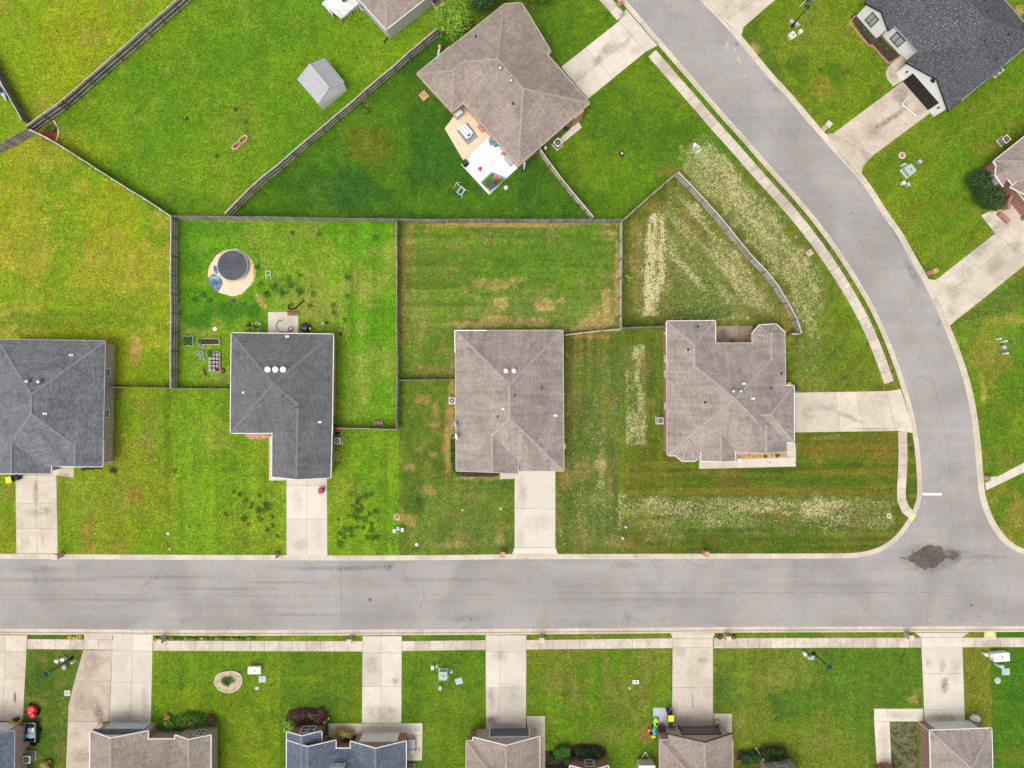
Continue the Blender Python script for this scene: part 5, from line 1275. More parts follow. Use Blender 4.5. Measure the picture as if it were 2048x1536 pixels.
mb = MB(); mb.box(G(1112, 1535) + Vector((0, -1.2, 1.2)), (2.9, 2.4, 2.5)); h.t.part('wall', mb, M_BR_BR)
h = House('brick_house', 'brown brick house at the bottom with a plum garage door beside the bright toys', (1400, 1520), M_R_BROWN, M_BR_BR, trim=M_WHITE)
h.block('main', ((1320, 1480), (1320, 1700)), ((1465, 1480), (1465, 1700)), ('hip', 'hip'), trim=M_TRIMT, hips=dict(r0=0))
h.block('g', ((1465.3, 1468), (1465.3, 1640)), ((1335.5, 1469), (1335.5, 1640)), ('gable', 'open'), trim=M_BLACK)
h.garage('g', 'e0', .13, .77, plain('plum_door', (.17, .13, .14), .5, .1), frame=M_DMETAL)
HB6 = h
h = House('brick_house', 'brick house with a pale window behind a curved mulch bed at the bottom', (1555, 1550), M_R_BROWN, M_BR_BR, trim=M_TRIMT)
h.block('f', ((1604, 1537), (1604, 1700)), ((1532, 1537), (1532, 1700)), ('gable', 'open')); h.window('f', 'e0', .33, .62, .9, 2.3, glass=M_GLASSL, mull=0)
mb = MB(); mb.box(G(1490, 1542) + Vector((0, -1.2, 1.2)), (2.9, 1.6, 2.5)); h.t.part('wall', mb, M_BR_BR)
h = House('brick_house', 'hip roofed brick house with a white garage door near the bottom right corner', (1920, 1510), M_R_TAN, M_BR_TAN, trim=M_WHITE)
h.block('m', ((1983, 1456.5), (1988, 1640)), ((1860, 1461), (1864, 1640)), ('hip', 'open')); h.garage('m', 'e0', .13, .86, M_WHITE)
h.downspout(1836, 1444)
mb = MB()
for i in range(9):
    an = math.pi * i / 8; mb.box(G(1766 + 16 * math.cos(an), 1536 - 8 * math.sin(an)) + Vector((0, 0, 1.0)), (.45, .3, 2.0 + .01 * i), -an)
h.t.part('porch_arch', mb, M_BR_RED)

# ================================================================ SHED
t = Thing('garden_shed', 'small pale shed with a ribbed grey metal gable roof on the upper left lawn', 'shed', G(640, 180))
rA, rB = G(618, 129, 3.0), G(658, 177.5, 3.0); L0, L1 = G(594.5, 159, 2.2), G(636.5, 208, 2.2); R0, R1 = G(649.5, 115.5, 2.2), G(689.5, 164.5, 2.2)
def sheetroof(a, b, c, d, name):
    mb = MB(); n = Vector((b - a)).cross(c - a).normalized(); n = n if n.z > 0 else -n
    vs = [a, b, c, d]; mb.add(vs + [v - n * .05 for v in vs], [(0, 1, 2, 3) if (b - a).cross(c - b).z > 0 else (3, 2, 1, 0), (4, 5, 6, 7), (0, 4, 5, 1), (1, 5, 6, 2), (2, 6, 7, 3), (3, 7, 4, 0)])
    o = t.part(name, mb, M_SHED); rb = MB(); k = 15
    for i in range(k + 1): rb.beam(a.lerp(b, i / k) + n * .02, d.lerp(c, i / k) + n * .02, .06, .045, up=n)
    t.part('rib', rb, plain('shed_rib', (.30, .30, .31), .5, .06, .3), o)
sheetroof(rA, rB, L1, L0, 'roof_sheet'); sheetroof(rA, rB, R1, R0, 'roof_sheet')
mb = MB(); mb.beam(rA + Vector((0, 0, .05)), rB + Vector((0, 0, .05)), .36, .04); t.part('ridge_cap', mb, M_SHED)
inn = (rA - rB).normalized() * .06
def gp(v, e): return v + e
cw = [G(650, 222.5), G(696, 186)]
wl0, wl1 = L1.lerp(R1, .04), L1.lerp(R1, .96); bk0, bk1 = L0.lerp(R0, .04), L0.lerp(R0, .96)
mb = MB(); f_ = lambda v, z: Vector((v.x, v.y, z))
A_, B_, C_, D_ = [Vector((v.x, v.y, 0)) for v in (wl0 + inn, wl1 + inn, bk1 - inn, bk0 - inn)]
pk1 = Vector((rB.x, rB.y, 2.93)) + inn; pk0 = Vector((rA.x, rA.y, 2.93)) - inn
mb.add([A_, B_, f_(B_, 2.16), pk1, f_(A_, 2.16)], [(0, 1, 2, 3, 4)]); mb.add([C_, D_, f_(D_, 2.16), pk0, f_(C_, 2.16)], [(0, 1, 2, 3, 4)])
mb.add([B_, C_, f_(C_, 2.14), f_(B_, 2.14)], [(0, 1, 2, 3)]); mb.add([D_, A_, f_(A_, 2.14), f_(D_, 2.14)], [(0, 1, 2, 3)])
t.part('wall', mb, plain('shed_wall', (.80, .80, .80), .5, .04))

# ================================================================ FENCES
def fence(label, px, rail_side=1, hgt=1.83, lean=.05, top=False, seed=0, wood=None, group='wooden picket fences between the yards', posts_white=False):
    """px polyline of the base line; rail_side +1: right of travel"""
    r = random.Random(seed); line = V2(px); pts = resample(line, .142); per = 17
    t = Thing('wooden_fence', label, 'fence', (pts[len(pts) // 2].x, pts[len(pts) // 2].y, 0), group)
    ph = r.uniform(0, 9)
    def ln(i): return lean * (math.sin(i * .021 + ph) + .5 * math.sin(i * .067 + ph * 2))
    n = len(pts)
    for b in range(0, n - 1, per):
        mb = MB(); bt = r.uniform(.9, 1.08)
        for i in range(b, min(b + per, n - 1)):
            p, q = pts[i], pts[i + 1]; d = (q - p).normalized(); nr = Vector((d.y, -d.x)) * rail_side
            c = (p + q) / 2; l = ln(i) + r.uniform(-.012, .012); hh = hgt + r.uniform(-.03, .02)
            w_ = .066; th = .009
            def V(s_, o_, z): return (c.x + d.x * s_ + nr.x * (o_ + l * z / hgt), c.y + d.y * s_ + nr.y * (o_ + l * z / hgt), z)
            vs = [V(-w_, -th, 0), V(w_, -th, 0), V(w_, th, 0), V(-w_, th, 0), V(-w_, -th, hh), V(w_, -th, hh), V(w_, th, hh), V(-w_, th, hh)]
            tt = bt * r.uniform(.62, 1.25)
            mb.add(vs, [(3, 2, 1, 0), (4, 5, 6, 7), (0, 1, 5, 4), (1, 2, 6, 5), (2, 3, 7, 6), (3, 0, 4, 7)], 0, tt)
        t.part('fence_panel', mb, wood or M_WOOD)
        i0, i1 = b, min(b + per, n - 1); p, q = pts[i0], pts[i1]; d = (q - p).normalized(); nr = Vector((d.y, -d.x)) * rail_side
        for z in (.28, .95, 1.62):
            la, lb = ln(i0) * z / hgt, ln(i1) * z / hgt
            a = Vector((p.x + nr.x * (.035 + la), p.y + nr.y * (.035 + la), z)); bb = Vector((q.x + nr.x * (.035 + lb), q.y + nr.y * (.035 + lb), z))
            mb = MB(); mb.beam(a, bb, .055, .10); t.part('rail', mb, M_RAIL)
        mb = MB(); l = ln(i0)
        mb.beam((p.x + nr.x * .11, p.y + nr.y * .11, 0), (p.x + nr.x * (.11 + l), p.y + nr.y * (.11 + l), hgt - .06), .10, .10, up=(d.x, d.y, 0)); t.part('post', mb, M_WHITE if posts_white else M_POSTW)
    if top:
        mb = MB()
        for i in range(0, n - 1, per):
            j = min(i + per, n - 1); p, q = pts[i], pts[j]; d = (q - p).normalized(); nr = Vector((d.y, -d.x)) * rail_side; l1_, l2_ = ln(i), ln(j)
            mb.beam((p.x + nr.x * l1_, p.y + nr.y * l1_, hgt + .02), (q.x + nr.x * l2_, q.y + nr.y * l2_, hgt + .02), .10, .035)
        t.part('top_board', mb, M_RAIL)
    return t
M_WOODD = woodmat('dark_weathered_wood', (.125, .110, .10), (.20, .18, .165))
M_WOODG = woodmat('silvery_wood', (.24, .225, .215), (.34, .32, .30))
fence('long brown picket fence crossing the upper left lawn, rails on its near side', [(72, 262), (104, 239), (141, 214), (170, 188), (199, 162), (231, 135), (262, 109), (292, 83), (320, 57), (350, 31), (388, -2), (470, -74)], 1, lean=.05, seed=1, top=True, wood=M_WOODD)
fence('short dark fence running up to the left edge of the photo', [(64, 250), (30, 191), (0, 134), (-30, 78)], -1, lean=.02, seed=2, wood=M_WOODD, top=True)
fence('silvery slatted fence leaving at the left edge below the mulch corner', [(75, 267), (40, 287), (0, 307), (-60, 338)], 1, lean=.06, seed=3, wood=M_WOODG)
fence('thin fence seen edge on with white capped posts between the two upper left lawns', [(79, 269), (118, 288), (160, 314), (215, 350), (262, 380), (312, 410), (356, 440)], 1, lean=.01, seed=4, top=True, posts_white=True)
fence('long brown fence running down left from the top trees to the back fence', [(878, 72), (847, 97), (817, 121), (791, 145), (764, 167), (737, 190), (704, 220), (677, 241), (649, 265), (617, 292), (589, 317), (564, 340), (534, 363), (512, 382), (462, 434)], -1, lean=.06, seed=5, wood=M_WOODD, top=True)
fence('long back fence of silvery pickets above the two middle yards', [(357, 440), (430, 440), (512, 441), (640, 442), (790, 444), (1020, 446), (1245, 446)], -1, lean=.07, seed=6, wood=M_WOODG)
fence('vertical fence left of the trampoline yard with rails on its right side', [(356, 441), (355, 560), (357, 620), (355, 700), (355, 776)], -1, lean=.04, seed=7, wood=M_WOODG, top=True)
fence('short low fence joining the grey roofed left house to the trampoline yard', [(226, 775), (300, 775.5), (354, 776.5)], -1, lean=.01, seed=8)
fence('short fence piece between the trampoline yard and the dark grey hip roof', [(357, 777), (400, 777.5), (466, 778)], -1, lean=.01, seed=18)
fence('vertical fence right of the trampoline yard', [(798, 444), (798, 600), (799, 700), (799, 762), (798, 857)], 1, lean=.03, seed=9, wood=M_WOODG)
fence('fence piece with a red wagon against it, right of the dark grey hip roof', [(671, 854), (730, 855), (797, 857)], 1, lean=.01, seed=10)
fence('fence piece from the trampoline yard corner to the central tan roof', [(799, 761), (860, 760), (914, 759.5)], -1, lean=.01, seed=11)
fence('vertical fence between the middle yard and the straw strewn yard', [(1240, 447), (1239, 560), (1239, 659)], 1, lean=.02, seed=12, wood=M_WOODG)
fence('slanting fence piece from the central tan roof to the yard corner', [(1127, 671), (1180, 664.5), (1239, 659)], 1, lean=.01, seed=13)
fence('short fence piece touching the orange brick side of the big hip roof', [(1240, 659), (1290, 656), (1333, 655)], -1, lean=.01, seed=14)
fence('diagonal fence piece closing the upper left of the straw strewn yard', [(1240, 447), (1290, 402), (1347, 353)], 1, lean=.03, seed=15, wood=M_WOODG)
fence('long curving fence on the street side of the straw strewn yard', [(1349, 352), (1381, 384), (1434, 444), (1486, 509), (1536, 560), (1561, 601), (1581, 636), (1592, 668)], 1, lean=.05, seed=16, wood=M_WOODG, top=True)
fence('very short fence piece at the corner of the big hip roof', [(1572, 668), (1592, 669)], 1, lean=.0, seed=17)
fence('diagonal fence from the brown roof down to the back fence', [(1078, 306), (1106, 345), (1131, 378), (1160, 412), (1184, 441)], 1, lean=.01, seed=19, wood=woodmat('reddish_wood', (.22, .16, .13), (.30, .22, .18)), top=True)
fence('small fence piece at the right edge behind the white house', [(2040, 96), (2060, 122)], -1, lean=.0, seed=20)
# ================================================================ THINGS IN THE YARDS
ORD = ['first', 'second', 'third', 'fourth', 'fifth', 'sixth', 'seventh', 'eighth', 'ninth', 'tenth', 'eleventh', 'twelfth', 'thirteenth', 'fourteenth', 'fifteenth', 'sixteenth', 'seventeenth', 'eighteenth', 'nineteenth', 'twentieth']
def T(name, label, cat, px, py, group=None): return Thing(name, label, cat, G(px, py), group)
PROTO = {}
def place(kind, maker, px, py, label, rz=0., scale=1., z=0., group=None):
    """first call builds, later calls copy with obj.copy()"""
    p = G(px, py); p.z = z
    if kind not in PROTO:
        t = maker(); PROTO[kind] = t.o; o = t.o; o.location = p; o.rotation_euler = (0, 0, rz); o.scale = (scale,) * 3; o['label'] = label
        if group: o['group'] = group
        return o
    return dup(PROTO[kind], p, rz, label, group, scale)
# ---- mailboxes
def mk_mail(mat, tall=1.35):
    def f():
        t = Thing('mailbox', 'x', 'mailbox'); mb = MB(); mb.box((0, 0, tall / 2 - .05), (.52, .56, tall + .1)); t.part('pillar', mb, mat)
        mb = MB(); mb.box((0, 0, tall + .03), (.60, .64, .07)); t.part('cap', mb, M_STONE if mat is not M_BR_OR else mat)
        mb = MB(); mb.box((0, .285, tall * .76), (.22, .04, .24)); t.part('door', mb, M_BLACK); return t
    return f
GM = 'brick mailboxes along the curbs'
for px_, py_, m_, k_, l_ in ((124, 1109, M_BR_BR, 'mb', 'brown brick mailbox at the foot of the leftmost upper driveway'), (554, 1109, M_BR_BR, 'mb', 'brick mailbox left of the clean driveway below the dark grey roof'),
        (1006, 1104, M_BR_OR, 'mo', 'orange brick mailbox left of the driveway of the central tan roof'), (1408, 1103, M_BR_OR, 'mo', 'orange brick mailbox on the grass below the straw strewn lawn'),
        (329, 1276, M_BR_BR, 'mb', 'brick mailbox in the flower strip right of the double driveway'), (703, 1276, M_BR_BR, 'mb', 'grey brown mailbox left of the driveway to the blue roof'),
        (1083, 1273, M_BR_BR, 'mb', 'brick mailbox in the strip right of the blotched driveway'), (1451, 1270, M_BR_BR, 'mb', 'brick mailbox between two small round planters'),
        (1811, 1268, M_BR_BR, 'mb', 'brown brick mailbox left of the bottom right driveway'), (1858, 545, M_BR_OR, 'mo', 'orange brick mailbox beside the streaky driveway at right'),
        (1972, 955, M_BR_BR, 'mb', 'dark mailbox beside the straight footpath at right'), (1647, 257, M_STONE, 'ms', 'pale stone mailbox at the corner of the white house driveway'),
        (1238, 12, M_BR_OR, 'mo', 'orange brick mailbox at the top beside the curved street')):
    sc = 1.12 if k_ == 'ms' else 1.
    rz = {1858: -1.1, 1972: -1.4, 1647: .9, 1238: .8}.get(px_, 0)
    place(k_, mk_mail(m_), px_, py_, l_, rz, sc, group=GM)
# ---- air conditioners
def mk_ac():
    t = Thing('air_conditioner', 'x', 'air conditioner'); S = .80
    mb = MB(); mb.box((0, 0, .02), (S + .22, S + .22, .12)); t.part('pad', mb, M_CON[1])
    mb = MB(); mb.box((0, 0, .46), (S, S, .76)); c = t.part('casing', mb, M_GREYB)
    mb = MB()
    for i in range(7):
        for s_ in (-1, 1):
            mb.box((0, s_ * (S / 2 + .004), .14 + i * .1), (S * .9, .012, .02)); mb.box((s_ * (S / 2 + .004), 0, .14 + i * .1), (.012, S * .9, .02))
    t.part('louvre', mb, M_DMETAL, c)
    mb = MB()
    for s_ in (-1, 1): mb.box((s_ * S * .46, 0, .86), (.10, S + .02, .05)); mb.box((0, s_ * S * .46, .862), (S * .84, .10, .05))
    for a_ in (-1, 1):
        for b_ in (-1, 1): mb.add([(a_ * S * .42, b_ * S * .42, .884), (a_ * S * .42, b_ * S * .20, .884), (a_ * S * .20, b_ * S * .42, .884)], [(0, 1, 2) if a_ * b_ < 0 else (0, 2, 1)])
    t.part('top_panel', mb, M_CREAM)
    mb = MB(); mb.lathe((0, 0, .845), [(.34, 0), (.34, .012)], 20); t.part('fan_well', mb, M_BLACK)
    mb = MB()
    for r_ in (.14, .22, .30):
        pts = [(r_ * math.cos(2 * math.pi * i / 20), r_ * math.sin(2 * math.pi * i / 20), .885) for i in range(21)]; mb.tube(pts, .010, 4, cap=False)
    for i in range(8): a_ = math.pi * i / 4; mb.beam((.06 * math.cos(a_), .06 * math.sin(a_), .885), (.36 * math.cos(a_), .36 * math.sin(a_), .885), .014, .014)
    mb.lathe((0, 0, .87), [(.09, 0), (.08, .03)], 12); t.part('fan_grille', mb, M_METAL); return t
for px_, py_, rz, l_, s_ in ((905, 801, 0, 'air conditioner with round fan left of the central tan roof', .95), (1318.5, 841, 0, 'air conditioner on the lawn beside the orange brick wall', .95),
        (678, 881, 0, 'air conditioner beside red gear right of the dark grey roof', .95), (1115, 290, .72, 'air conditioner at the lower right side of the rotated brown roof', 1.1),
        (1990, 146, .72, 'air conditioner beside the dark roof of the white house', 1.0), (2003, 283, .70, 'air conditioner on the lawn above the red brick house at the right edge', 1.05), (64, 1511, 0, 'tall air conditioner beside the bottom left house', 1.15),
        (823, 1535, 0, 'air conditioner right of the blue roof at the bottom edge', .9)):
    place('ac', mk_ac, px_, py_, l_, rz, s_)
# ---- utility gear
def mk_ped(mat, w_=.24, d_=.30, h_=.75):
    def f():
        t = Thing('utility_pedestal', 'x', 'pedestal'); mb = MB(); mb.box((0, 0, h_ / 2 - .03), (w_, d_, h_ + .06)); t.part('body', mb, mat)
        mb = MB(); mb.box((0, 0, h_ + .02), (w_ + .05, d_ + .05, .06)); mb.box((0, 0, h_ + .06), (w_ * .7, d_ * .7, .04)); t.part('lid', mb, mat); return t
    return f
def mk_bollard():
    t = Thing('utility_post', 'x', 'post'); mb = MB(); mb.lathe((0, 0, -.05), [(.13, 0), (.13, .75), (.10, .84), (.02, .87)], 12); t.part('tube', mb, M_PALEG, smooth=False)
    mb = MB(); mb.lathe((0, 0, .40), [(.145, 0), (.145, .05)], 12); t.part('band', mb, M_WHITE); return t
GU = 'small utility pedestals on the lawns'
PEDS = [(1388, 293, 'w', .6, 'white pedestal, left one of the pair near the upper end of the straw'), (1394, 297, 'g', .6, 'pale green pedestal, right one of the pair near the upper end of the straw'),
    (790, 1060, 'w', .0, 'white post left of the grey box between two front lawns'), (797, 1056, 'gy', 0, 'grey box between two white posts on the front lawn'), (806, 1058, 'w', 0, 'white post right of the grey box between two front lawns'),
    (1250, 1052, 'g', .5, 'pale pedestal in the green tuft at the corner of the straw strip'), (1244, 1074, 'g', 0, 'round topped pale post below the green tuft near the straw strip'),
    (1581, 46, 'gy', .6, 'grey pedestal nearest the lamp post at the top right'), (1592, 52, 'gy', .6, 'grey pedestal below the lamp post at the top right'), (1598, 67, 'w', .6, 'pale pedestal right of the square transformer at the top right'),
    (1802, 332, 'g', .7, 'pale green pedestal between the round cover and the square transformer'), (1836, 325, 'gy', .8, 'grey pedestal right of the round cover on the right lawn'), (1803, 368, 'w', .3, 'white pedestal below the square transformer on the right lawn'), (1813, 371, 'gy', .3, 'grey pedestal just right of the white one on the right lawn'),
    (1992, 678, 'g', 1.4, 'topmost pale green pedestal of the row at the right edge'), (2003, 683, 'g', 1.4, 'second pedestal of the row at the right edge'), (2004, 695, 'gy', .5, 'small grey pedestal third in the row at the right edge'), (2006, 707, 'g', 1.5, 'lowest pale pedestal of the row at the right edge'),
    (866, 1332, 'w', .2, 'white post upper left of the green transformer'), (875, 1328, 'g', 0, 'pale post above the green transformer'), (904, 1339, 'g', 0, 'pale post right of the green transformer'), (881, 1373, 'gy', 0, 'grey post below the green transformer'),
    (1606, 1305, 'w', .7, 'white pedestal leftmost in the group by the right-hand lamp post'), (1614, 1312, 'g', .8, 'green pedestal in the middle of the group by the right-hand lamp post'), (1622, 1313, 'gy', 0, 'grey box nearest the right-hand lamp post'),
    (1966, 1306, 'w', 1.2, 'white pedestal left of the white transformer at bottom right'), (1978, 1308, 'w', 1.2, 'second white pedestal touching the white transformer at bottom right'), (1991, 1328, 'g', .7, 'pale green pedestal below the white transformer'), (2000, 1331, 'gy', 0, 'grey box below the white transformer'),
    (119, 1319, 'w', 1.2, 'white pedestal leftmost in the group by the left-hand lamp post'), (131, 1316, 'w', 1.4, 'white pedestal second in the group by the left-hand lamp post'), (152, 1321, 'g', 1.2, 'green pedestal right of the left-hand lamp post'), (133, 1332, 'gy', 0, 'grey box below the left-hand lamp post')]
for px_, py_, k_, rz, l_ in PEDS:
    if k_ == 'w': place('pw', mk_ped(M_WHITE, .30, .40, .6), px_, py_, l_, rz, group=GU)
    elif k_ == 'g': place('pg', mk_bollard, px_, py_, l_, rz, 1.15, group=GU)
    else: place('py', mk_ped(M_GREYB, .34, .46, .45), px_, py_, l_, rz, group=GU)
def transformer(px, py, w_, d_, h_, rz, mat, label, pad=True):
    t = T('transformer', label, 'transformer', px, py); c = t.loc
    if pad: mb = MB(); mb.box(c + Vector((0, 0, .03)), (w_ + .3, d_ + .3, .14), rz); t.part('pad', mb, M_CON[1])
    mb = MB(); mb.box(c + Vector((0, 0, h_ / 2)), (w_, d_, h_), rz); t.part('cabinet', mb, mat)
    mb = MB(); mb.box(c + Vector((0, 0, h_ + .02)), (w_ + .08, d_ + .08, .06), rz); l = t.part('lid', mb, mat)
    mb = MB(); mb.box(c + Vector((.1, 0, h_ + .06)), (.12, .3, .03), rz); mb.box(c + Vector((-.25, .1, h_ + .06)), (.1, .1, .03), rz); t.part('latch', mb, M_DMETAL, l)
transformer(887, 1346, .95, 1.0, .9, 0, M_GREENB, 'grey green transformer box on the lawn right of the blue roof driveway')
transformer(512, 1337, 1.55, .85, .6, 0, M_WHITE, 'white transformer box on the lawn left of the blue roof driveway', False)
transformer(1993, 1309, 1.95, 1.0, .9, .08, M_WHITE, 'large white transformer box near the bottom right corner', False)
transformer(1814, 343, 1.05, 1.1, .75, .65, M_GREENB, 'grey green transformer on a pad on the right lawn')
transformer(1582, 74, .75, .75, .45, .6, M_CREAM, 'pale square transformer box on the lawn at the top right', False)
transformer(1271, 1363, .75, .45, .12, 0, M_PALEG, 'flat pale green utility lid in the middle bottom lawn', False)
def lid(px, py, r, label, mat=M_GREYB, ring=None, square=False, rz=0.):
    t = T('utility_cover', label, 'cover', px, py); c = t.loc
    if ring:
        mb = MB(); mb.lathe(c, [(r + .16, 0), (r + .15, .05), (r, .055)], 20) if not square else mb.box(c + Vector((0, 0, .02)), (2 * r + .25, 2 * r + .2, .06), rz); t.part('collar', mb, ring)
    mb = MB()
    if square: mb.box(c + Vector((0, 0, .04)), (2 * r, 1.7 * r, .08), rz); mb.box(c + Vector((.1, 0, .085)), (.1, .05, .03), rz)
    else: mb.lathe(c, [(r, .0), (r, .075), (r - .04, .085)], 20); mb.box(c + Vector((0, 0, .09)), (.12, .04, .02))
    t.part('lid', mb, mat)
lid(794, 1034, .30, 'brown round cover between two front lawns', M_SOIL, M_DIRT); lid(1804, 311, .30, 'round reddish cover with pale collar on the right lawn', M_BR_RED, M_STONE)
lid(1778, 1032, .17, 'round tan cover at the right end of the straw strip', M_SOIL, M_STONE); lid(525, 1358, .48, 'grey square lid below the long white transformer', M_GREYB, None, True)
lid(514, 1376, .26, 'small grey round lid below the grey square lid', M_GREYB); lid(918, 1362, .46, 'grey square lid right of the green transformer', M_GREYB, None, True, .3)
lid(2011, 1343, .50, 'grey square lid below the large white transformer', M_GREYB, None, True); lid(1995, 1361, .26, 'small round grey lid near the bottom right corner', M_GREYB, M_TRIMT)
lid(1619, 506, .42, 'tan square lid between the fence and the curved sidewalk', M_DIRT, None, True, .6); lid(430, 658, .26, 'small white round disc on the grass above the planters', M_WHITE, None)
lid(833, 1089, .22, 'small pale round lid on the central front lawn', M_CREAM); lid(336, 1067, .20, 'small pinkish cover at the lawn edge far left', M_STONE, None, True); lid(340, 1098, .18, 'small tan cover by the curb far left', M_DIRT)
lid(135, 1386, .24, 'small brick cover near the slanting parking slab', M_BR_BR, M_CREAM, True); lid(1259, 1376, .20, 'small grey disc beside the flat green lid', M_DIRT)
lid(1001, 1017, .16, 'tiny pale valve cover on the central front lawn', M_STONE); lid(925, 1020, .14, 'tiny stone coloured cap on the central front lawn', M_STONE)
t = T('concrete_block', 'small concrete block with dark end near the pair of pedestals', 'block', 1396, 303)
mb = MB(); mb.box(t.loc + Vector((0, 0, .08)), (.9, .28, .22), .7); t.part('block', mb, M_CON[0]); mb = MB(); mb.box(t.loc + Vector((-.3, -.25, .1)), (.25, .2, .2), .7); t.part('end_box', mb, M_GREENB)
t = T('storm_drain', 'storm drain inlet with metal grate set in the curb', 'drain', 1271, 1112); mb = MB(); mb.box(t.loc + Vector((0, -.05, .05)), (.6, .35, .04)); t.part('frame', mb, M_CURB)
mb = MB()
for i in range(5): mb.box(t.loc + Vector((-.2 + i * .1, -.05, .075)), (.04, .26, .02))
t.part('grate', mb, M_DMETAL)
# ---- lamp posts
def lamp(px, py, h_, label, arm=0):
    t = T('street_lamp', label, 'lamp post', px, py, 'black street lamps'); c = t.loc
    mb = MB(); mb.lathe(c, [(.20, -.05), (.20, .25), (.12, .5), (.09, .55)], 12); t.part('base', mb, M_BLACK)
    mb = MB(); mb.tube([c + Vector((0, 0, .4)), c + Vector((0, 0, h_ - .4))], [.085, .055], 10); t.part('pole', mb, M_BLACK)
    mb = MB(); mb.lathe(c + Vector((0, 0, h_ - .45)), [(.10, 0), (.18, .06), (.26, .42)], 8); ln_ = t.part('lantern', mb, M_GLASSL)
    mb = MB(); mb.lathe(c + Vector((0, 0, h_ - .03)), [(.34, 0), (.32, .05), (.16, .20), (.04, .26), (.03, .34)], 8); t.part('lamp_cap', mb, M_DKBLUE, ln_)
lamp(144, 1316, 5.0, 'black street lamp on the lawn beside the slanting parking slab'); lamp(1627, 1306, 4.4, 'black street lamp on the lawn above the bottom right path'); lamp(1584, 53, 4.6, 'grey black street lamp at the top right by the pedestals')
# ---- wheelie bins
def bin_(px, py, rz, body, lidm, label, s=1.):
    t = T('wheelie_bin', label, 'bin', px, py); c = t.loc; ca, sa = math.cos(rz), math.sin(rz)
    L = lambda x, y, z: Vector((c.x + (x * ca - y * sa) * s, c.y + (x * sa + y * ca) * s, z * s))
    vs = [L(x * k, y * k, z) for z, k in ((.08, .8), (.98, 1.)) for x, y in ((-.29, -.33), (.29, -.33), (.29, .33), (-.29, .33))]
    mb = MB(); mb.add(vs, [(3, 2, 1, 0), (4, 5, 6, 7), (0, 1, 5, 4), (1, 2, 6, 5), (2, 3, 7, 6), (3, 0, 4, 7)]); t.part('body', mb, body)
    mb = MB(); vs = [L(x, y, z) for z, k in ((1.0, 1), (1.09, .9)) for x, y in ((-.33 * k, -.38 * k), (.33 * k, -.38 * k), (.33 * k, .36 * k), (-.33 * k, .36 * k))]
    mb.add(vs, [(3, 2, 1, 0), (4, 5, 6, 7), (0, 1, 5, 4), (1, 2, 6, 5), (2, 3, 7, 6), (3, 0, 4, 7)]); t.part('lid', mb, lidm)
    mb = MB(); mb.beam(L(-.25, .42, .95), L(.25, .42, .95), .04, .04); t.part('handle', mb, M_BLACK)
    for sx in (-.30, .30): mb = MB(); mb.tube([L(sx - .03, .33, .11), L(sx + .03, .33, .11)], .11, 12); t.part('wheel', mb, M_RUBBER)
bin_(30.5, 957, .25, M_NAVY, M_YEL, 'bin with yellow lid at the top of the leftmost upper driveway', 1.15); bin_(41, 955, .25, M_NAVY, M_NAVY, 'navy bin right of the yellow lidded bin on the leftmost driveway', .8)
bin_(645, 980, .1, M_DKBLUE, M_MAG, 'dark bin with crimson lid on the clean driveway', .9); bin_(1573, 769, 0, M_NAVY, M_YEL, 'yellow lidded bin at the right side of the big hip roof', .8); bin_(1584, 776, 0, M_NAVY, M_NAVY, 'navy bin at the garage corner of the big hip roof', .9)
bin_(1126, 891, 0, M_NAVY, M_YEL, 'orange yellow bin half hidden by the central tan roof edge', .95)
bin_(1335, 1419, .2, M_NAVY, M_NAVY, 'navy bin above the yellow lidded bin on the gravel pad', .75); bin_(1338, 1428, 0, M_NAVY, M_YEL, 'bin with bright yellow lid on the gravel pad', 1.15); bin_(1340, 1440, 0, M_DKBLUE, M_DKBLUE, 'black bin with white print below the yellow lidded bin', 1.15)
mb = MB()
p = G(1341, 1440); p.z = 1.27
for i, y_ in enumerate((-.10, .0, .10)): mb.box(p + Vector((.12, y_, 0)), (.10, .06, .012))
o_ = mb.build('printed_label', M_WHITE, None); o_.parent = [x for x in bpy.data.objects if x.get('label', '').startswith('black bin with white')][0]; o_.location = -o_.parent.location
# ---- trampoline
c = G(466, 531); t = T('trampoline', 'round dark trampoline standing on a ring of sand', 'trampoline', 467, 532); c = G(469, 532.5); R_ = 1.96
def ring(c, r, z, tr, n=40): return [(c.x + r * math.cos(2 * math.pi * i / n), c.y + r * math.sin(2 * math.pi * i / n), z) for i in range(n + 1)]
mb = MB(); mb.tube(ring(c, R_, .62, 0), .035, 6, cap=False); t.part('frame', mb, M_METAL)
mb = MB(); mb.lathe(c + Vector((0, 0, .59)), [(R_ - .06, 0), (R_ - .06, .03), (.1, .022)], 40); t.part('mat', mb, M_TRAMP)
mb = MB()
for i in range(72): a_ = 2 * math.pi * i / 72; mb.beam((c.x + (R_ - .10) * math.cos(a_), c.y + (R_ - .10) * math.sin(a_), .62), (c.x + R_ * math.cos(a_), c.y + R_ * math.sin(a_), .62), .018, .018)
t.part('springs', mb, M_METAL)['kind'] = 'stuff'
for i in range(6): a_ = math.pi * i / 3 + .3; mb = MB(); mb.tube([(c.x + R_ * math.cos(a_), c.y + R_ * math.sin(a_), .62), (c.x + (R_ + .05) * math.cos(a_), c.y + (R_ + .05) * math.sin(a_), .02)], .028, 6); t.part('leg', mb, M_METAL)
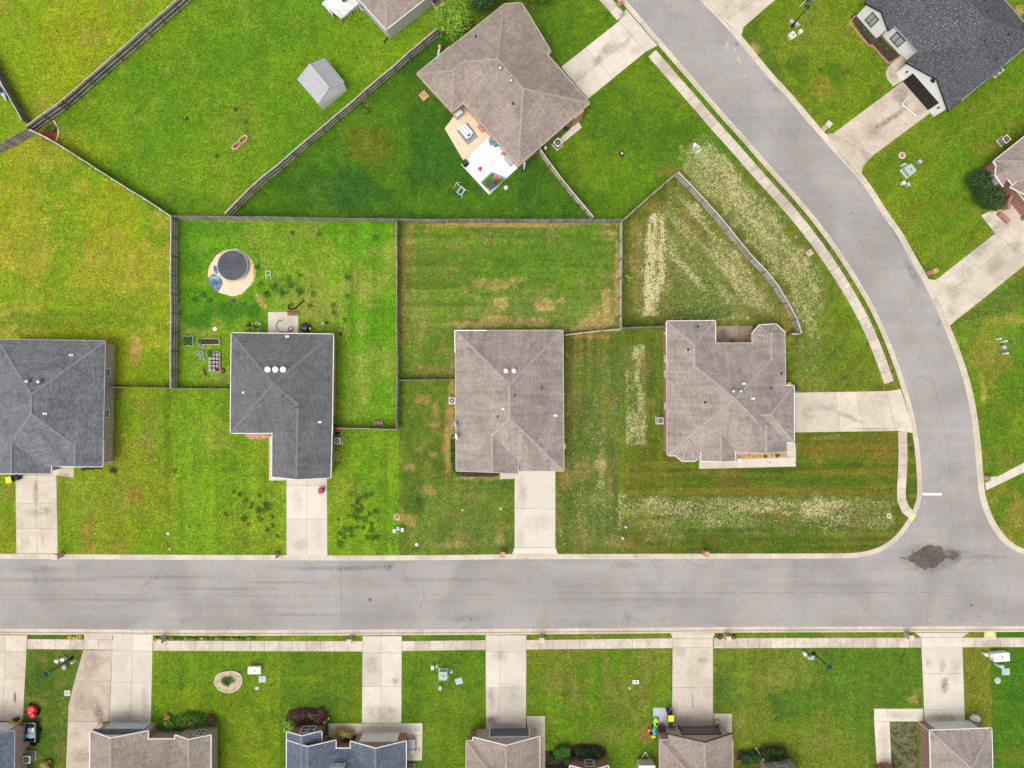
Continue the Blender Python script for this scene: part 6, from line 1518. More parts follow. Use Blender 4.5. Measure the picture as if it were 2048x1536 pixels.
def sheet3(name, label, cat, px, z, mat, px0, py0, fold=.06, seed=1):
    t = T(name, label, cat, px0, py0); r = random.Random(seed); P = [Vector(P2(*p)) for p in px]; cc = sum(P, Vector((0, 0))) / len(P)
    rings = []; mb = MB(); n = len(P); vs = []
    for k in (1., .72, .42, .15):
        for p in P: q = cc + (p - cc) * k; vs.append((q.x, q.y, z + r.uniform(0, fold) * (1.3 - k)))
    vs.append((cc.x, cc.y, z + fold)); fs = []
    for k in range(3):
        for i in range(n): fs.append((k * n + i, k * n + (i + 1) % n, (k + 1) * n + (i + 1) % n, (k + 1) * n + i))
    for i in range(n): fs.append((3 * n + i, 3 * n + (i + 1) % n, 4 * n))
    mb.add(vs, fs); mb.add([(v[0], v[1], -.02) for v in vs[:n]], []); o = t.part('cloth', mb, mat); return t
t = sheet3('safety_net', 'crumpled blue and white striped net lying on the sand beside the trampoline', 'net', [(421, 551), (428, 548), (437, 553), (444, 560), (446, 566), (441, 577), (436, 584), (428, 580), (420, 570), (417, 560)], .04, M_BTARP, 430, 568, .16, 3)
mb = MB()
for i in range(5): a = G(424 + i * 4, 552); b = G(423 + i * 4, 559); mb.beam((a.x, a.y, .18), (b.x, b.y, .18), .07, .03)
for i in range(9):
    a_ = math.radians(182 + i * 7.5); mb.beam((c.x + 2.02 * math.cos(a_), c.y + 2.02 * math.sin(a_), .22), (c.x + 2.22 * math.cos(a_), c.y + 2.22 * math.sin(a_), .20), .06, .02)
t.part('white_strap', mb, M_WHITE)
sheet3('safety_net', 'small dark blue net scrap tucked under the left edge of the trampoline', 'net', [(427, 532), (436, 531), (438, 545), (432, 549), (428, 541)], .05, M_BTARP, 431, 540, .12, 5)
sheet('sand_patch', ragged(463, 545, 46, 46, 5, 60, .07), .012, M_SAND, 'pale round sand patch under the trampoline')
def frame_goal(px, py, label):
    t = T('toy_goal', label, 'goal', px, py); c = t.loc; mb = MB()
    for a, b in (((-.3, -.5, .05), (-.3, .5, .5)), ((.3, -.5, .05), (.3, .5, .5)), ((-.3, .5, .5), (.3, .5, .5)), ((-.3, 0, .3), (.3, 0, .3))): mb.tube([c + Vector(a), c + Vector(b)], .03, 6)
    t.part('frame', mb, M_WHITE); mb = MB()
    for i in range(6): mb.beam(c + Vector((-.3, -.4 + i * .16, .1 + i * .06)), c + Vector((.3, -.4 + i * .16, .1 + i * .06)), .012, .012)
    t.part('netting', mb, M_GREENB)
frame_goal(538, 551, 'small white framed toy goal on the dark grass of the trampoline yard')
def hose(name, label, pts, r, mat, z=.05, cat='hose'):
    P = smooth(V2(pts), .15); mb = MB(); mb.tube([(p.x, p.y, z + .01 * math.sin(i * .7)) for i, p in enumerate(P)], r, 6)
    o = mb.build(name, mat); 
    tag(o, label, cat); return o
hose('drain_pipe', 'black corrugated pipe curving on the grass above the small patio', [(577, 610), (578, 617), (587, 618), (596, 612), (609, 601)], .10, M_RUBBER, .09, 'pipe')
hose('garden_hose', 'black hose looped across the small concrete patio', [(566, 642), (560, 641), (554, 648), (555, 658), (562, 663), (572, 664), (585, 660), (587, 655), (581, 653), (577, 658), (581, 664), (587, 660)], .035, M_RUBBER, .10)
hose('downspout_extension', 'dark drain pipe on the grass at the corner of the siding house', [(777, 74), (768, 86)], .09, M_RUBBER, .08, 'pipe')
def bench(px, py, rz, label, mat, L_=1.3):
    t = T('garden_bench', label, 'bench', px, py); c = t.loc; ca, sa = math.cos(rz), math.sin(rz); W = lambda x, y, z: Vector((c.x + x * ca - y * sa, c.y + x * sa + y * ca, z))
    for i in range(4): mb = MB(); mb.beam(W(-L_ / 2, -.2 + i * .12, .45), W(L_ / 2, -.2 + i * .12, .45), .09, .03); t.part('slat', mb, mat)
    mb = MB(); mb.beam(W(-L_ / 2, .28, .75), W(L_ / 2, .28, .75), .04, .3); t.part('backrest', mb, mat)
    for sx in (-1, 1):
        for sy in (-.2, .24): mb = MB(); mb.beam(W(sx * L_ * .42, sy, 0), W(sx * L_ * .42, sy, .44), .05, .05); t.part('leg', mb, mat)
bench(587, 628, 0, 'dark brown slatted bench at the top edge of the small patio', M_WOODB)
t = T('covered_grill', 'grill under a shiny black cover beside the small patio', 'grill', 613, 656); c = t.loc; mb = MB()
mb.lathe(c, [(.66, .0), (.68, .4), (.62, .85), (.40, 1.08), (.05, 1.15)], 9, sx=1., sy=.9); t.part('cover', mb, plain('black_vinyl', (.018, .019, .021), .35, .2, spec=.5)); mb = MB(); mb.box(c + Vector((.68, -.15, .55)), (.12, .35, .5)); t.part('side_panel', mb, M_CREAM)
def tangle(name, label, cat, px, py, n, r, mat, mat2, seed):
    rr = random.Random(seed); t = T(name, label, cat, px, py); c = t.loc; mb = MB()
    for k in range(n):
        a = rr.uniform(0, 6.28); q = c + Vector((r * rr.uniform(-1, 1), r * .5 * rr.uniform(-1, 1), .25)); rad = rr.uniform(.18, .30)
        mb.tube([(q.x + rad * math.cos(i * .5), q.y + rad * math.sin(i * .5) * .7, q.z + .12 * math.sin(i)) for i in range(13)], .03, 6)
    t.part('wheel', mb, mat); mb = MB()
    for k in range(n + 2): q = c + Vector((r * rr.uniform(-1, 1), r * .5 * rr.uniform(-1, 1), .45)); mb.beam(q, q + Vector((rr.uniform(-.4, .4), rr.uniform(-.4, .4), .1)), .05, .04)
    t.part('frame', mb, mat2)
tangle('bicycle_pile', 'heap of dark bicycles against the back of the dark grey roofed house', 'bicycles', 511, 655, 7, .9, M_RUBBER, M_PATIOW, 3)
t = T('dog_bowl_stand', 'black ring and pale dish on the grass right of the covered grill', 'bowls', 650, 647); c = t.loc; mb = MB(); mb.lathe(c + Vector((.25, .08, 0)), [(.16, 0), (.18, .16), (.10, .16), (.09, .03)], 14); t.part('black_bowl', mb, M_BLACK); mb = MB(); mb.lathe(c + Vector((-.3, 0, 0)), [(.17, 0), (.2, .08), (.12, .04)], 12); t.part('dish', mb, M_GREENB)
t = T('folding_stool', 'small dark stool on the grass below the sand patch', 'stool', 465, 603); c = t.loc; mb = MB(); mb.box(c + Vector((0, 0, .35)), (.45, .3, .04)); t.part('seat', mb, M_DMETAL); mb = MB()
for a, b in ((-.3, -.18), (.3, -.18), (-.3, .18), (.3, .18)): mb.beam(c + Vector((a, b, 0)), c + Vector((-a * .6, b, .34)), .03, .03)
t.part('leg_frame', mb, M_GREYF)
# ---- foliage builder
def leaves(c, rx, ry, rz_, n, size, seed, z0=0., shell_=.55, lump=6):
    r = np.random.default_rng(seed); mb = MB()
    cl = [(r.normal(size=3)) for _ in range(lump)]; cl = [v / np.linalg.norm(v) * r.uniform(.30, .86) for v in cl]
    for i in range(n):
        k = cl[r.integers(lump)]; v = k + r.normal(size=3) * .21; L_ = np.linalg.norm(v)
        if L_ > 1.1: v = v / L_ * 1.05
        p = Vector((c[0] + v[0] * rx, c[1] + v[1] * ry, c[2] + z0 + (v[2] * .5 + .55) * rz_ * 1.0))
        if p.z < c[2] + .03: p.z = c[2] + .03 + abs(v[0]) * .1
        a = Vector(r.normal(size=3)); a.z = abs(a.z) + .6; a.normalize(); u = a.cross(Vector(r.normal(size=3))).normalized(); w2 = a.cross(u); s_ = size * r.uniform(.6, 1.3)
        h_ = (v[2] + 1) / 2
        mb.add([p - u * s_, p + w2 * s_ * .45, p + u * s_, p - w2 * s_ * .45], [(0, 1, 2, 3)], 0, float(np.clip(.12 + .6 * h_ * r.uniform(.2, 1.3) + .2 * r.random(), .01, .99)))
    return mb
def tree(px, py, rad, hgt, mat, label, seed, n=2600, size=.13, cat='tree', name='broadleaf_tree', lump=16):
    t = T(name, label, cat, px, py); c = t.loc; r = random.Random(seed); mb = MB()
    mb.tube([c + Vector((0, 0, -.1)), c + Vector((.05, .04, hgt * .35)), c + Vector((0, 0, hgt * .8))], [.16, .12, .03], 8); tr = t.part('trunk', mb, M_BARK)
    for k in range(6):
        a = k * 1.05 + r.uniform(-.3, .3); z = hgt * r.uniform(.3, .55); mb = MB()
        mb.tube([c + Vector((0, 0, z)), c + Vector((rad * .4 * math.cos(a), rad * .4 * math.sin(a), z + hgt * .15)), c + Vector((rad * .8 * math.cos(a), rad * .8 * math.sin(a), z + hgt * .25))], [.06, .04, .015], 6); t.part('limb', mb, M_BARK, tr)
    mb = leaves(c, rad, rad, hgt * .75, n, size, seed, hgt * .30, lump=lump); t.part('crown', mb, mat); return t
def shrub(px, py, rx, ry, hgt, mat, label, seed, n=500, size=.09, name='shrub', cat='shrub', group=None, lump=9, flowers=None):
    t = T(name, label, cat, px, py, group); c = t.loc; mb = MB()
    for k in range(5): a = k * 1.26; mb.tube([c + Vector((0, 0, -.05)), c + Vector((rx * .5 * math.cos(a), ry * .5 * math.sin(a), hgt * .6))], [.03, .012], 5)
    t.part('stem', mb, M_BARK)
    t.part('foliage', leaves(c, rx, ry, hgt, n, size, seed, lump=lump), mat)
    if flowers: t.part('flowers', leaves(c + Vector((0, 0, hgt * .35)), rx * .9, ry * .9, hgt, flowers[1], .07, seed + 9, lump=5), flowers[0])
    return t
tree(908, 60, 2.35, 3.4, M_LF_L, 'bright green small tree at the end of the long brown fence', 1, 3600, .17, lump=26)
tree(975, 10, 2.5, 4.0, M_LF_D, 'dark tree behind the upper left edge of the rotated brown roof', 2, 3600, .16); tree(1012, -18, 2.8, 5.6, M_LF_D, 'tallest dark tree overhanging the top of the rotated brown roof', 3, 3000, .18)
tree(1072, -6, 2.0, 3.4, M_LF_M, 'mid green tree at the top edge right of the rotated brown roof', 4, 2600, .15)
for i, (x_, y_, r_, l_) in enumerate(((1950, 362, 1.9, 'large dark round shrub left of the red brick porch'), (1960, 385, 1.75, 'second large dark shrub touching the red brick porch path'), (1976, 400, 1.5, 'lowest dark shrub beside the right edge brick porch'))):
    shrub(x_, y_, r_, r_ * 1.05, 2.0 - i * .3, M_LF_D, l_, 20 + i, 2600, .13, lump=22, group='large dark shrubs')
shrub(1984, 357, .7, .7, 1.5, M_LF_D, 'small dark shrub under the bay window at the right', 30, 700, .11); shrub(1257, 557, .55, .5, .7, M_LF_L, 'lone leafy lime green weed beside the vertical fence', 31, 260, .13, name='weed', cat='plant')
# bottom shrubs
G1 = 'clipped round shrubs before the bottom houses'
for i, (x_, y_, r_, l_) in enumerate(((1107, 1512, .8, 'dark round shrub leftmost before the red brick house'), (1117, 1500, .7, 'brighter leafy shrub above the leftmost dark one'), (1130, 1497, .75, 'bright green shrub with white flower stalk'), (1136, 1512, .75, 'dark round shrub beside the brick corner'), (1163, 1500, .95, 'round dark shrub left of the small window'), (1189, 1502, .95, 'round dark shrub right of the small window'),
        (1487, 1512, 1.0, 'leftmost dark round shrub in the curved mulch bed'), (1507, 1511, 1.05, 'second dark round shrub in the curved mulch bed'), (1530, 1501, 1.15, 'largest round green shrub in the curved mulch bed'), (1557, 1503, 1.1, 'rightmost round shrub in the curved mulch bed'))):
    shrub(x_, y_, r_, r_, 1.25, M_LF_D if i not in (1, 2) else M_LF_M, l_, 40 + i, 1300, .085, lump=30, group=G1)
shrub(387, 1437, 2.35, .95, 1.0, M_LF_M, 'wide bright green shrub bed before the brown roofed tan brick house', 61, 3000, .10, lump=34, flowers=(M_FLY, 60)); shrub(345, 1445, 1.7, .85, .9, M_LF_M, 'green shrub left of the wide shrub bed', 62, 1900, .10, lump=24, flowers=(M_FLY, 60))
shrub(336, 1432, .6, .45, .7, M_FLO, 'salmon pink flowering plant at the corner of the footpath', 63, 260, .08, name='flowering_plant', cat='flowers'); shrub(426, 1437, 1.0, .95, .9, M_LF_P, 'dull brownish green round shrub right of the wide shrub bed', 64, 900, .08)
shrub(603, 1430, 1.7, 1.1, 1.0, M_LF_P, 'purple brown shrub, left one before the blue roofed house', 65, 2400, .09, lump=26); shrub(638, 1430, 1.3, 1.1, 1.1, M_LF_P, 'purple brown shrub with pale flowers, right one before the blue roofed house', 66, 1900, .09, lump=22, flowers=(M_FLO, 40))
shrub(624, 1427, .55, .45, 1.2, M_LF_M, 'green plant between the two purple brown shrubs', 67, 300, .1); shrub(579, 1444, .95, .85, 1.6, M_LF_L, 'lime green spreading shrub at the corner of the blue roofed house', 68, 1200, .12)
shrub(690, 1462, 1.5, .9, 1.1, M_LF_Y, 'yellow flowering shrub beside the white garage door', 69, 1100, .10, lump=16, flowers=(M_FLY, 160)); shrub(700, 1474, 1.2, .5, .8, M_LF_D, 'dark low shrub under the yellow flowering one', 70, 700, .1)
shrub(98, 1530, .95, .8, .9, M_LF_Y, 'round straw coloured dry shrub at the bottom left', 71, 1100, .09); 
t = T('boulder', 'large white boulder beside the bottom right garage door', 'boulder', 1948, 1435); rr = random.Random(4); mb = MB(); c = t.loc
mb.lathe(c, [(.55, -.05), (.62, .25), (.5, .5), (.25, .62), (.03, .63)], 11, sx=1.1, sy=.85); mb.v = [(x + rr.uniform(-.05, .05), y + rr.uniform(-.05, .05), z) for x, y, z in mb.v]; t.part('rock', mb, M_PATIOW)
for i, (x_, y_) in enumerate(((172, 935), (185, 936), (199, 934))): shrub(x_, y_, .65, .4, .55, M_LF_D, ('left', 'middle', 'right')[i] + ' low dark shrub of three below the slate roof at left', 80 + i, 400, .08, group='three low shrubs')
shrub(226, 940, .6, .6, .5, M_LF_P, 'brownish bare shrub at the lower right corner of the left house', 84, 260, .07)
for i, (x_, y_, s_) in enumerate(((908, 877, .45), (910, 890, .6), (909, 904, .6), (908, 925, .55), (919, 946, .5))): shrub(x_, y_, s_, s_, .5, M_LF_M, ('topmost', 'second', 'third', 'fourth', 'lowest')[i] + ' small green shrub in the mulch bed left of the central roof', 90 + i, 240, .08, group='shrubs in the curved mulch bed')
shrub(104, 261, .9, .75, .5, M_LF_M, 'green spiky plant in the red mulch corner bed', 96, 420, .11, name='garden_plant', cat='plant'); shrub(458, 1362, .95, .65, .45, M_LF_M, 'green plants in the stone edged oval bed', 97, 600, .09, name='garden_plant', cat='plant')
for i, (x_, y_) in enumerate(((142, 1273), (153, 1274), (161, 1273))): shrub(x_, y_, .38, .32, .4, M_FLY, ('left', 'middle', 'right')[i] + ' yellow green tuft plant of three by the lower left curb', 100 + i, 160, .08, name='flowering_plant', cat='flowers', group='three yellow tufts')
for i in range(20):
    x_ = 313 + i * 10.2; 
    if abs(x_ - 329) < 8: continue
    shrub(x_, 1275.5 + (i % 3) * .6, .34, .24, .35, M_LF_M if i % 3 else M_LF_L, ORD[i] + ' low daylily clump from the left in the curb strip beside the double driveway', 110 + i, 130, .08, name='flowering_plant', cat='flowers', group='daylily clumps in the curb strip', flowers=(M_FLY if i % 2 else M_FLO, 14) if 5 < i < 17 else None)
for i, (x_, y_, s_) in enumerate(((727, 212, .7), (734, 218, .5), (733, 224, .4))): shrub(x_, y_, s_, s_, .5, M_LF_M, ('upper', 'middle', 'lower')[i] + ' pale flowered weed clump beside the long brown fence', 140 + i, 160, .07, name='weed', cat='plant', flowers=(M_FLO, 14), group='weed clumps by the fence')
for i, (x_, y_) in enumerate(((470, 220), (489, 244), (372, 238), (432, 312))): shrub(x_, y_, .45, .4, .35, M_LF_M, ('upper pale flowered', 'larger pale flowered', 'leftmost tiny', 'lowest')[i] + ' plant on the upper left lawn', 150 + i, 110, .07, name='garden_plant', cat='plant', flowers=(M_FLO, 10))
shrub(1158, 412, .35, .3, .6, M_LF_P, 'dry pinkish weed against the diagonal fence', 160, 120, .07, name='weed', cat='plant')
# ---- beds
def bed(px, mat, label, edge=None, z=.02, closed=True):
    t = Thing('garden_bed', label, 'garden bed', G(*px[0])); P = [Vector(P2(*p)) for p in px]; HARD.append([(p.x, p.y) for p in P])
    rr = random.Random(len(px)); mb = MB(); mb.prism([(p.x, p.y) for p in P], -.08, z + .03); t.part('mulch', mb, mat)
    if edge:
        pts = resample(P + ([P[0]] if closed else []), .32)
        for a, b in zip(pts, pts[1:]):
            c = (a + b) / 2; mb = MB(); mb.box((c.x, c.y, .06), ((b - a).length * .9, .15, .16 + rr.uniform(-.02, .02)), math.atan2((b - a).y, (b - a).x) + rr.uniform(-.06, .06)); t.part('stone', mb, edge)
    return t
sm = lambda pts: [((p.x * PPM) + 1024, 768 - p.y * PPM) for p in smooth(V2(pts), .25)]
bed([(79, 266), (108, 243)] + sm([(108, 243), (115, 255), (117, 268), (111, 284)]), M_REDMULCH, 'red mulch corner bed between two fences at upper left')
t = Thing('stone_edging', 'curved pale stone edging of the red mulch corner bed', 'edging', G(115, 260)); pts = resample(smooth(V2([(108, 241), (116, 254), (118.5, 268), (112, 285)]), .2), .3)
for a, b in zip(pts, pts[1:]): mb = MB(); c = (a + b) / 2; mb.box((c.x, c.y, .07), ((b - a).length * .92, .16, .18), math.atan2((b - a).y, (b - a).x)); t.part('stone', mb, M_STONE)
bed(sm([(430, 1366), (434, 1351), (450, 1344), (470, 1343), (483, 1352), (483, 1368), (474, 1379), (458, 1384), (440, 1379), (430, 1366)])[:-1], M_DIRT, 'oval bed with pale stone edging on the lawn', M_STONE)
bed([(913, 880)] + sm([(905, 868), (901, 880), (902, 910), (905, 935), (913, 949), (930, 953), (970, 953), (995, 952), (999, 946)]) + [(999, 938), (913, 938)], M_MULCH, 'narrow dark mulch bed wrapping the lower left corner of the central roof')
bed([(490, 865), (538, 865), (538, 876), (502, 879), (490, 872)], M_BR_OR, 'reddish mulch bed under the eave of the dark grey roofed house')
bed([(1700, 34), (1712, 26), (1765, 78), (1800, 112), (1800, 115), (1778, 127)] + [(1742, 92), (1738, 92)], M_MULCH, 'dark mulch bed with brick edge before the white house')
t = Thing('brick_edging', 'zigzag brick edging of the mulch bed before the white house', 'edging', G(1738, 90))
for A_, B_ in (((1710, 32), (1697, 46)), ((1697, 46), (1738, 93)), ((1738, 93), (1743, 91)), ((1743, 91), (1777, 128)), ((1777, 128), (1800, 113))):
    pts = resample(V2([A_, B_]), .24)
    for a, b in zip(pts, pts[1:]): mb = MB(); c = (a + b) / 2; mb.box((c.x, c.y, .07), ((b - a).length * .9, .12, .18), math.atan2((b - a).y, (b - a).x)); t.part('brick', mb, M_BR_OR)
for i in range(7):
    shrub(1716 + i * 11, 50 + i * 10, .28, .28, .3, M_LF_M, ORD[i] + ' tiny seedling from the left in the mulch bed before the white house', 170 + i, 60, .07, group='seedlings before the white house', name='garden_plant', cat='plant')
bed([(1473, 901), (1574, 900), (1574, 913), (1556, 916), (1473, 918)], M_STRAWBED, 'straw coloured bed inside the porch path of the big hip roof')
shrub(1530, 913, .3, .25, .35, M_LF_M, 'small green plant in the straw coloured bed', 180, 90, .07, name='garden_plant', cat='plant'); shrub(1555, 911, .4, .3, .35, M_LF_M, 'larger green plant in the straw coloured bed', 181, 120, .07, name='garden_plant', cat='plant')
bed(sm([(1135, 1504), (1140, 1492), (1160, 1488), (1195, 1489), (1211, 1497), (1208, 1512), (1140, 1512)]), M_MULCH, 'rounded mulch bed before the red brick house at the bottom'); bed([(1091, 1502), (1140, 1500), (1142, 1545), (1091, 1545)], M_MULCH, 'dark mulch patch beside the blotched driveway path')
bed(sm([(1471, 1520), (1472, 1508), (1480, 1503), (1500, 1504), (1515, 1500), (1524, 1493), (1545, 1491), (1566, 1493), (1573, 1505), (1572, 1518), (1471, 1520)])[:-1], M_MULCH, 'curved mulch bed with dark edging near the bottom', None)
t = Thing('bed_edging', 'dark curved edging of the mulch bed near the bottom', 'edging', G(1520, 1500)); mb = MB(); mb.tube([(p.x, p.y, .08) for p in smooth(V2([(1471, 1520), (1472, 1508), (1480, 1503), (1500, 1504), (1515, 1500), (1524, 1493), (1545, 1491), (1566, 1493), (1573, 1505), (1572, 1518)]), .3)], .08, 6); t.part('tube', mb, M_WOODB)
bed([(1780, 1444), (1833, 1444), (1838, 1560), (1785, 1560)], plain('dark_soil', (.10, .10, .045), 1, .6, scale=5), 'dark bare bed inside the right-angled path', z=.0)  # dark olive soil colour, strongly mottled
bed([(570, 1444), (577, 1420), (600, 1416), (648, 1416), (652, 1444)], M_MULCH, 'dark mulch bed under the purple brown shrubs'); bed([(1240 + 0, 303), (1246, 301), (1250, 306), (1248, 314), (1241, 314), (1237, 308)], M_MULCH, 'small round mulch ring around a stump on the lawn')
t = T('tree_stump', 'pale cut stump in the small mulch ring', 'stump', 1244, 307); mb = MB(); mb.lathe(t.loc, [(.16, 0), (.13, .2), (.11, .22)], 10); t.part('wood', mb, M_CREAM)
# ---- planters
def planter(px, py, w_, d_, label, fill, rz=0., stuff=0):
    t = T('raised_planter', label, 'planter', px, py); c = t.loc; ca, sa = math.cos(rz), math.sin(rz)
    for sx, sy, L_, a in ((0, 1, w_, 0), (0, -1, w_, 0), (1, 0, d_, 1), (-1, 0, d_, 1)):
        x, y = sx * w_ / 2, sy * d_ / 2; mb = MB(); mb.box((c.x + x * ca - y * sa, c.y + x * sa + y * ca, .16), (L_ + (.05 if not a else -.05), .06, .36), rz + a * math.pi / 2); t.part('board', mb, M_RAIL)
    mb = MB(); mb.box(c + Vector((0, 0, .1)), (w_ - .1, d_ - .1, .25), rz); t.part('soil', mb, fill); return t
planter(378, 682, 1.3, 1.25, 'square raised planter overflowing with bright green plants', M_MULCH); planter(421, 683.5, 2.55, .75, 'long raised planter of bare soil above the potted one', M_MULCH); planter(431, 724, 1.35, 2.55, 'raised planter holding rows of white pots', M_MULCH)
shrub(377, 682, .75, .7, .7, M_LF_M, 'bright leafy vegetables filling the square planter', 190, 600, .10, name='vegetable_plant', cat='plant'); shrub(402, 684, .4, .55, .6, M_LF_M, 'green plant at the left end of the long planter', 191, 220, .1, name='vegetable_plant', cat='plant'); shrub(424, 708, .5, .5, .6, M_LF_M, 'green plant in the corner of the planter with white pots', 192, 260, .1, name='vegetable_plant', cat='plant')
def mk_pot():
    t = Thing('plant_pot', 'x', 'pot'); mb = MB(); mb.lathe((0, 0, 0), [(.14, 0), (.19, .28), (.15, .28), (.13, .2)], 12); t.part('rim', mb, M_PATIOW); mb = MB(); mb.lathe((0, 0, .15), [(.14, 0), (.1, .07)], 10); t.part('soil', mb, M_MULCH); return t
n_ = 0
for r_i in range(5):
    for c_i in range(3):
        if (r_i == 4 and c_i == 2) or (r_i == 0 and c_i == 0): continue
        place('pot', mk_pot, 423.5 + c_i * 7, 710 + r_i * 7.5, 'white pot, ' + ('top', 'second', 'third', 'fourth', 'bottom')[r_i] + ' row ' + ('left', 'middle', 'right')[c_i] + ' in the raised planter', 0, .9, z=.22, group='white pots in the raised planter')
def mk_tyre():
    t = Thing('old_tyre', 'x', 'tyre'); mb = MB(); mb.lathe((0, 0, .0), [(.30, 0), (.34, .08), (.30, .18), (.20, .18), (.17, .09), (.19, .02)], 16); t.part('tread', mb, M_GREYF); return t
for x_, y_, l_, s_ in ((398, 705, 'grey tyre left of the planter with pots, upper left one', 1), (404, 706, 'grey tyre beside the upper left one', 1), (406, 716, 'lower single grey tyre left of the planter with pots', 1), (402, 691, 'small pale tyre ring below the long planter', .8), (407, 693, 'second small pale tyre ring below the long planter', .8)):
    place('tyre', mk_tyre, x_, y_, l_, 0, s_, .01)
t = T('log', 'brown log on a bare patch left of the planters', 'log', 409, 745); mb = MB(); mb.tube([t.loc + Vector((-.15, .45, .15)), t.loc + Vector((.2, -.45, .15))], .16, 9); t.part('bark', mb, M_WOODB)
t = T('brown_bag', 'crumpled brown bag at the lower right corner of the potted planter', 'bag', 446, 742); mb = MB(); mb.lathe(t.loc, [(.3, 0), (.34, .2), (.2, .42), (.03, .45)], 9, sx=1, sy=1.2); t.part('sack', mb, M_WOODB)
# ---- flower tubs on upper lawn
for x_, y_, l_ in ((474, 292, 'oval tub of red mulch, lower left of the pair on the upper lawn'), (487, 280, 'oval tub of red mulch, upper right of the pair on the upper lawn')):
    t = T('flower_tub', l_, 'planter', x_, y_); c = t.loc; mb = MB()
    n = 18; ol = [(.68 * math.cos(2 * math.pi * i / n), .34 * math.sin(2 * math.pi * i / n)) for i in range(n)]; ca, sa = math.cos(.7), math.sin(.7)
    R2 = lambda x, y, k: (c.x + (x * ca - y * sa) * k, c.y + (x * sa + y * ca) * k)
    vs = [R2(x, y, 1) + (0,) for x, y in ol] + [R2(x, y, 1.05) + (.25,) for x, y in ol] + [R2(x, y, .88) + (.25,) for x, y in ol] + [R2(x, y, .86) + (.12,) for x, y in ol]
    mb.add(vs, [(k * n + i, k * n + (i + 1) % n, (k + 1) * n + (i + 1) % n, (k + 1) * n + i) for k in range(3) for i in range(n)]); t.part('rim', mb, M_CREAM)
    mb = MB(); mb.add([R2(x, y, .9) + (.18,) for x, y in ol], [tuple(range(n))]); t.part('mulch', mb, M_REDMULCH)
shrub(481, 285, .3, .3, .35, M_LF_M, 'small flowering plant between the two oval tubs', 195, 100, .07, name='flowering_plant', cat='flowers', flowers=(M_FLO, 14))
# ---- patio of the brown roof
def bx(t, name, x, y, z, w_, d_, h_, rz, mat, parent=None):
    mb = MB(); mb.box(t.loc + Vector((x, y, z)), (w_, d_, h_), rz); return t.part(name, mb, mat, parent)
A0 = .862   # patio axis
t = T('outdoor_rug', 'grey rug under the white sofa on the tan patio', 'rug', 935, 268); bx(t, 'weave', 0, 0, .075, 2.35, 1.75, .02, -A0 - .05, M_GREYF)
t = T('outdoor_sofa', 'large white cushioned sofa on the grey rug', 'sofa', 933, 265); e1_ = Vector((math.cos(-A0), math.sin(-A0), 0)); e2_ = Vector((-e1_.y, e1_.x, 0)); t.loc
def off_(a, b): v = e1_ * a + e2_ * b; return v.x, v.y
x, y = off_(0, 0); bx(t, 'base', x, y, .22, 1.75, 1.25, .28, -A0, M_GREYF)
for k, (a, b, w_, d_) in enumerate(((-.05, .36, 1.65, .42), (-.08, -.06, 1.70, .40), (-.02, -.46, 1.85, .34), (.72, -.05, .38, .45))):
    x, y = off_(a, b); bx(t, 'cushion', x, y, .45 + .05 * (k == 2), w_ - .03, d_ - .04, .20, -A0, M_PATIOW)
t = T('storage_cart', 'white cabinet on the tan patio against the brick wall', 'cabinet', 918, 232); bx(t, 'body', 0, 0, .45, 1.15, .62, .9, .70, M_GREYB); bx(t, 'top', .05, .05, .93, .85, .42, .06, .70, M_WHITE)
t = T('step_crate', 'tan wooden box against the brick wall of the tan patio', 'crate', 962, 259); bx(t, 'side', 0, 0, .2, .95, .45, .4, -A0, M_WOODT); bx(t, 'lid', 0, 0, .42, 1.0, .5, .04, -A0, M_BR_OR)
t = T('grill', 'grey gas grill beside a teal bin on the patios', 'grill', 984, 284); bx(t, 'body', 0, 0, .55, .75, .5, .5, .2, M_GREYF); bx(t, 'lid', 0, 0, .9, .7, .42, .22, .2, M_METAL); bx(t, 'side_shelf', -.05, -.5, .6, .35, .3, .04, .2, M_GREYF)
for a in (-.3, .3): bx(t, 'leg', a, 0, .2, .06, .4, .36, .2, M_BLACK)
t = T('storage_tote', 'teal plastic tote against the brick wall of the white patio', 'tote', 991, 288); bx(t, 'body', 0, 0, .3, .52, .78, .5, .35, M_DKBLUE); bx(t, 'lid', 0, 0, .58, .56, .82, .06, .35, M_TEAL)
t = T('round_grill', 'round black charcoal grill at the left corner of the white patio', 'grill', 931, 328); mb = MB(); mb.lathe(t.loc, [(.10, .5), (.30, .6), (.36, .75), (.30, .78), (.22, .72)], 16); t.part('bowl', mb, M_DMETAL)
for k in range(3): a = k * 2.1; mb = MB(); mb.beam(t.loc + Vector((.1 * math.cos(a), .1 * math.sin(a), .55)), t.loc + Vector((.4 * math.cos(a), .4 * math.sin(a), 0.08)), .03, .03); t.part('leg', mb, M_BLACK)
mb = MB(); mb.box(t.loc + Vector((0, 0, .06)), (.75, .75, .04), .75); t.part('mat', mb, M_GREYF)
t = T('toy', 'small red toy in the middle of the white patio', 'toy', 960, 338.5); mb = MB(); mb.lathe(t.loc + Vector((0, 0, .08)), [(.22, 0), (.26, .15), (.14, .3), (.02, .34)], 9); t.part('body', mb, M_RED); bx(t, 'ear', .12, .15, .3, .14, .1, .1, .4, M_RED); bx(t, 'foot', .02, -.24, .12, .12, .12, .1, 0, M_RED)
t = T('play_mat', 'square dark and green mat at the lower corner of the white patio', 'mat', 984, 361)
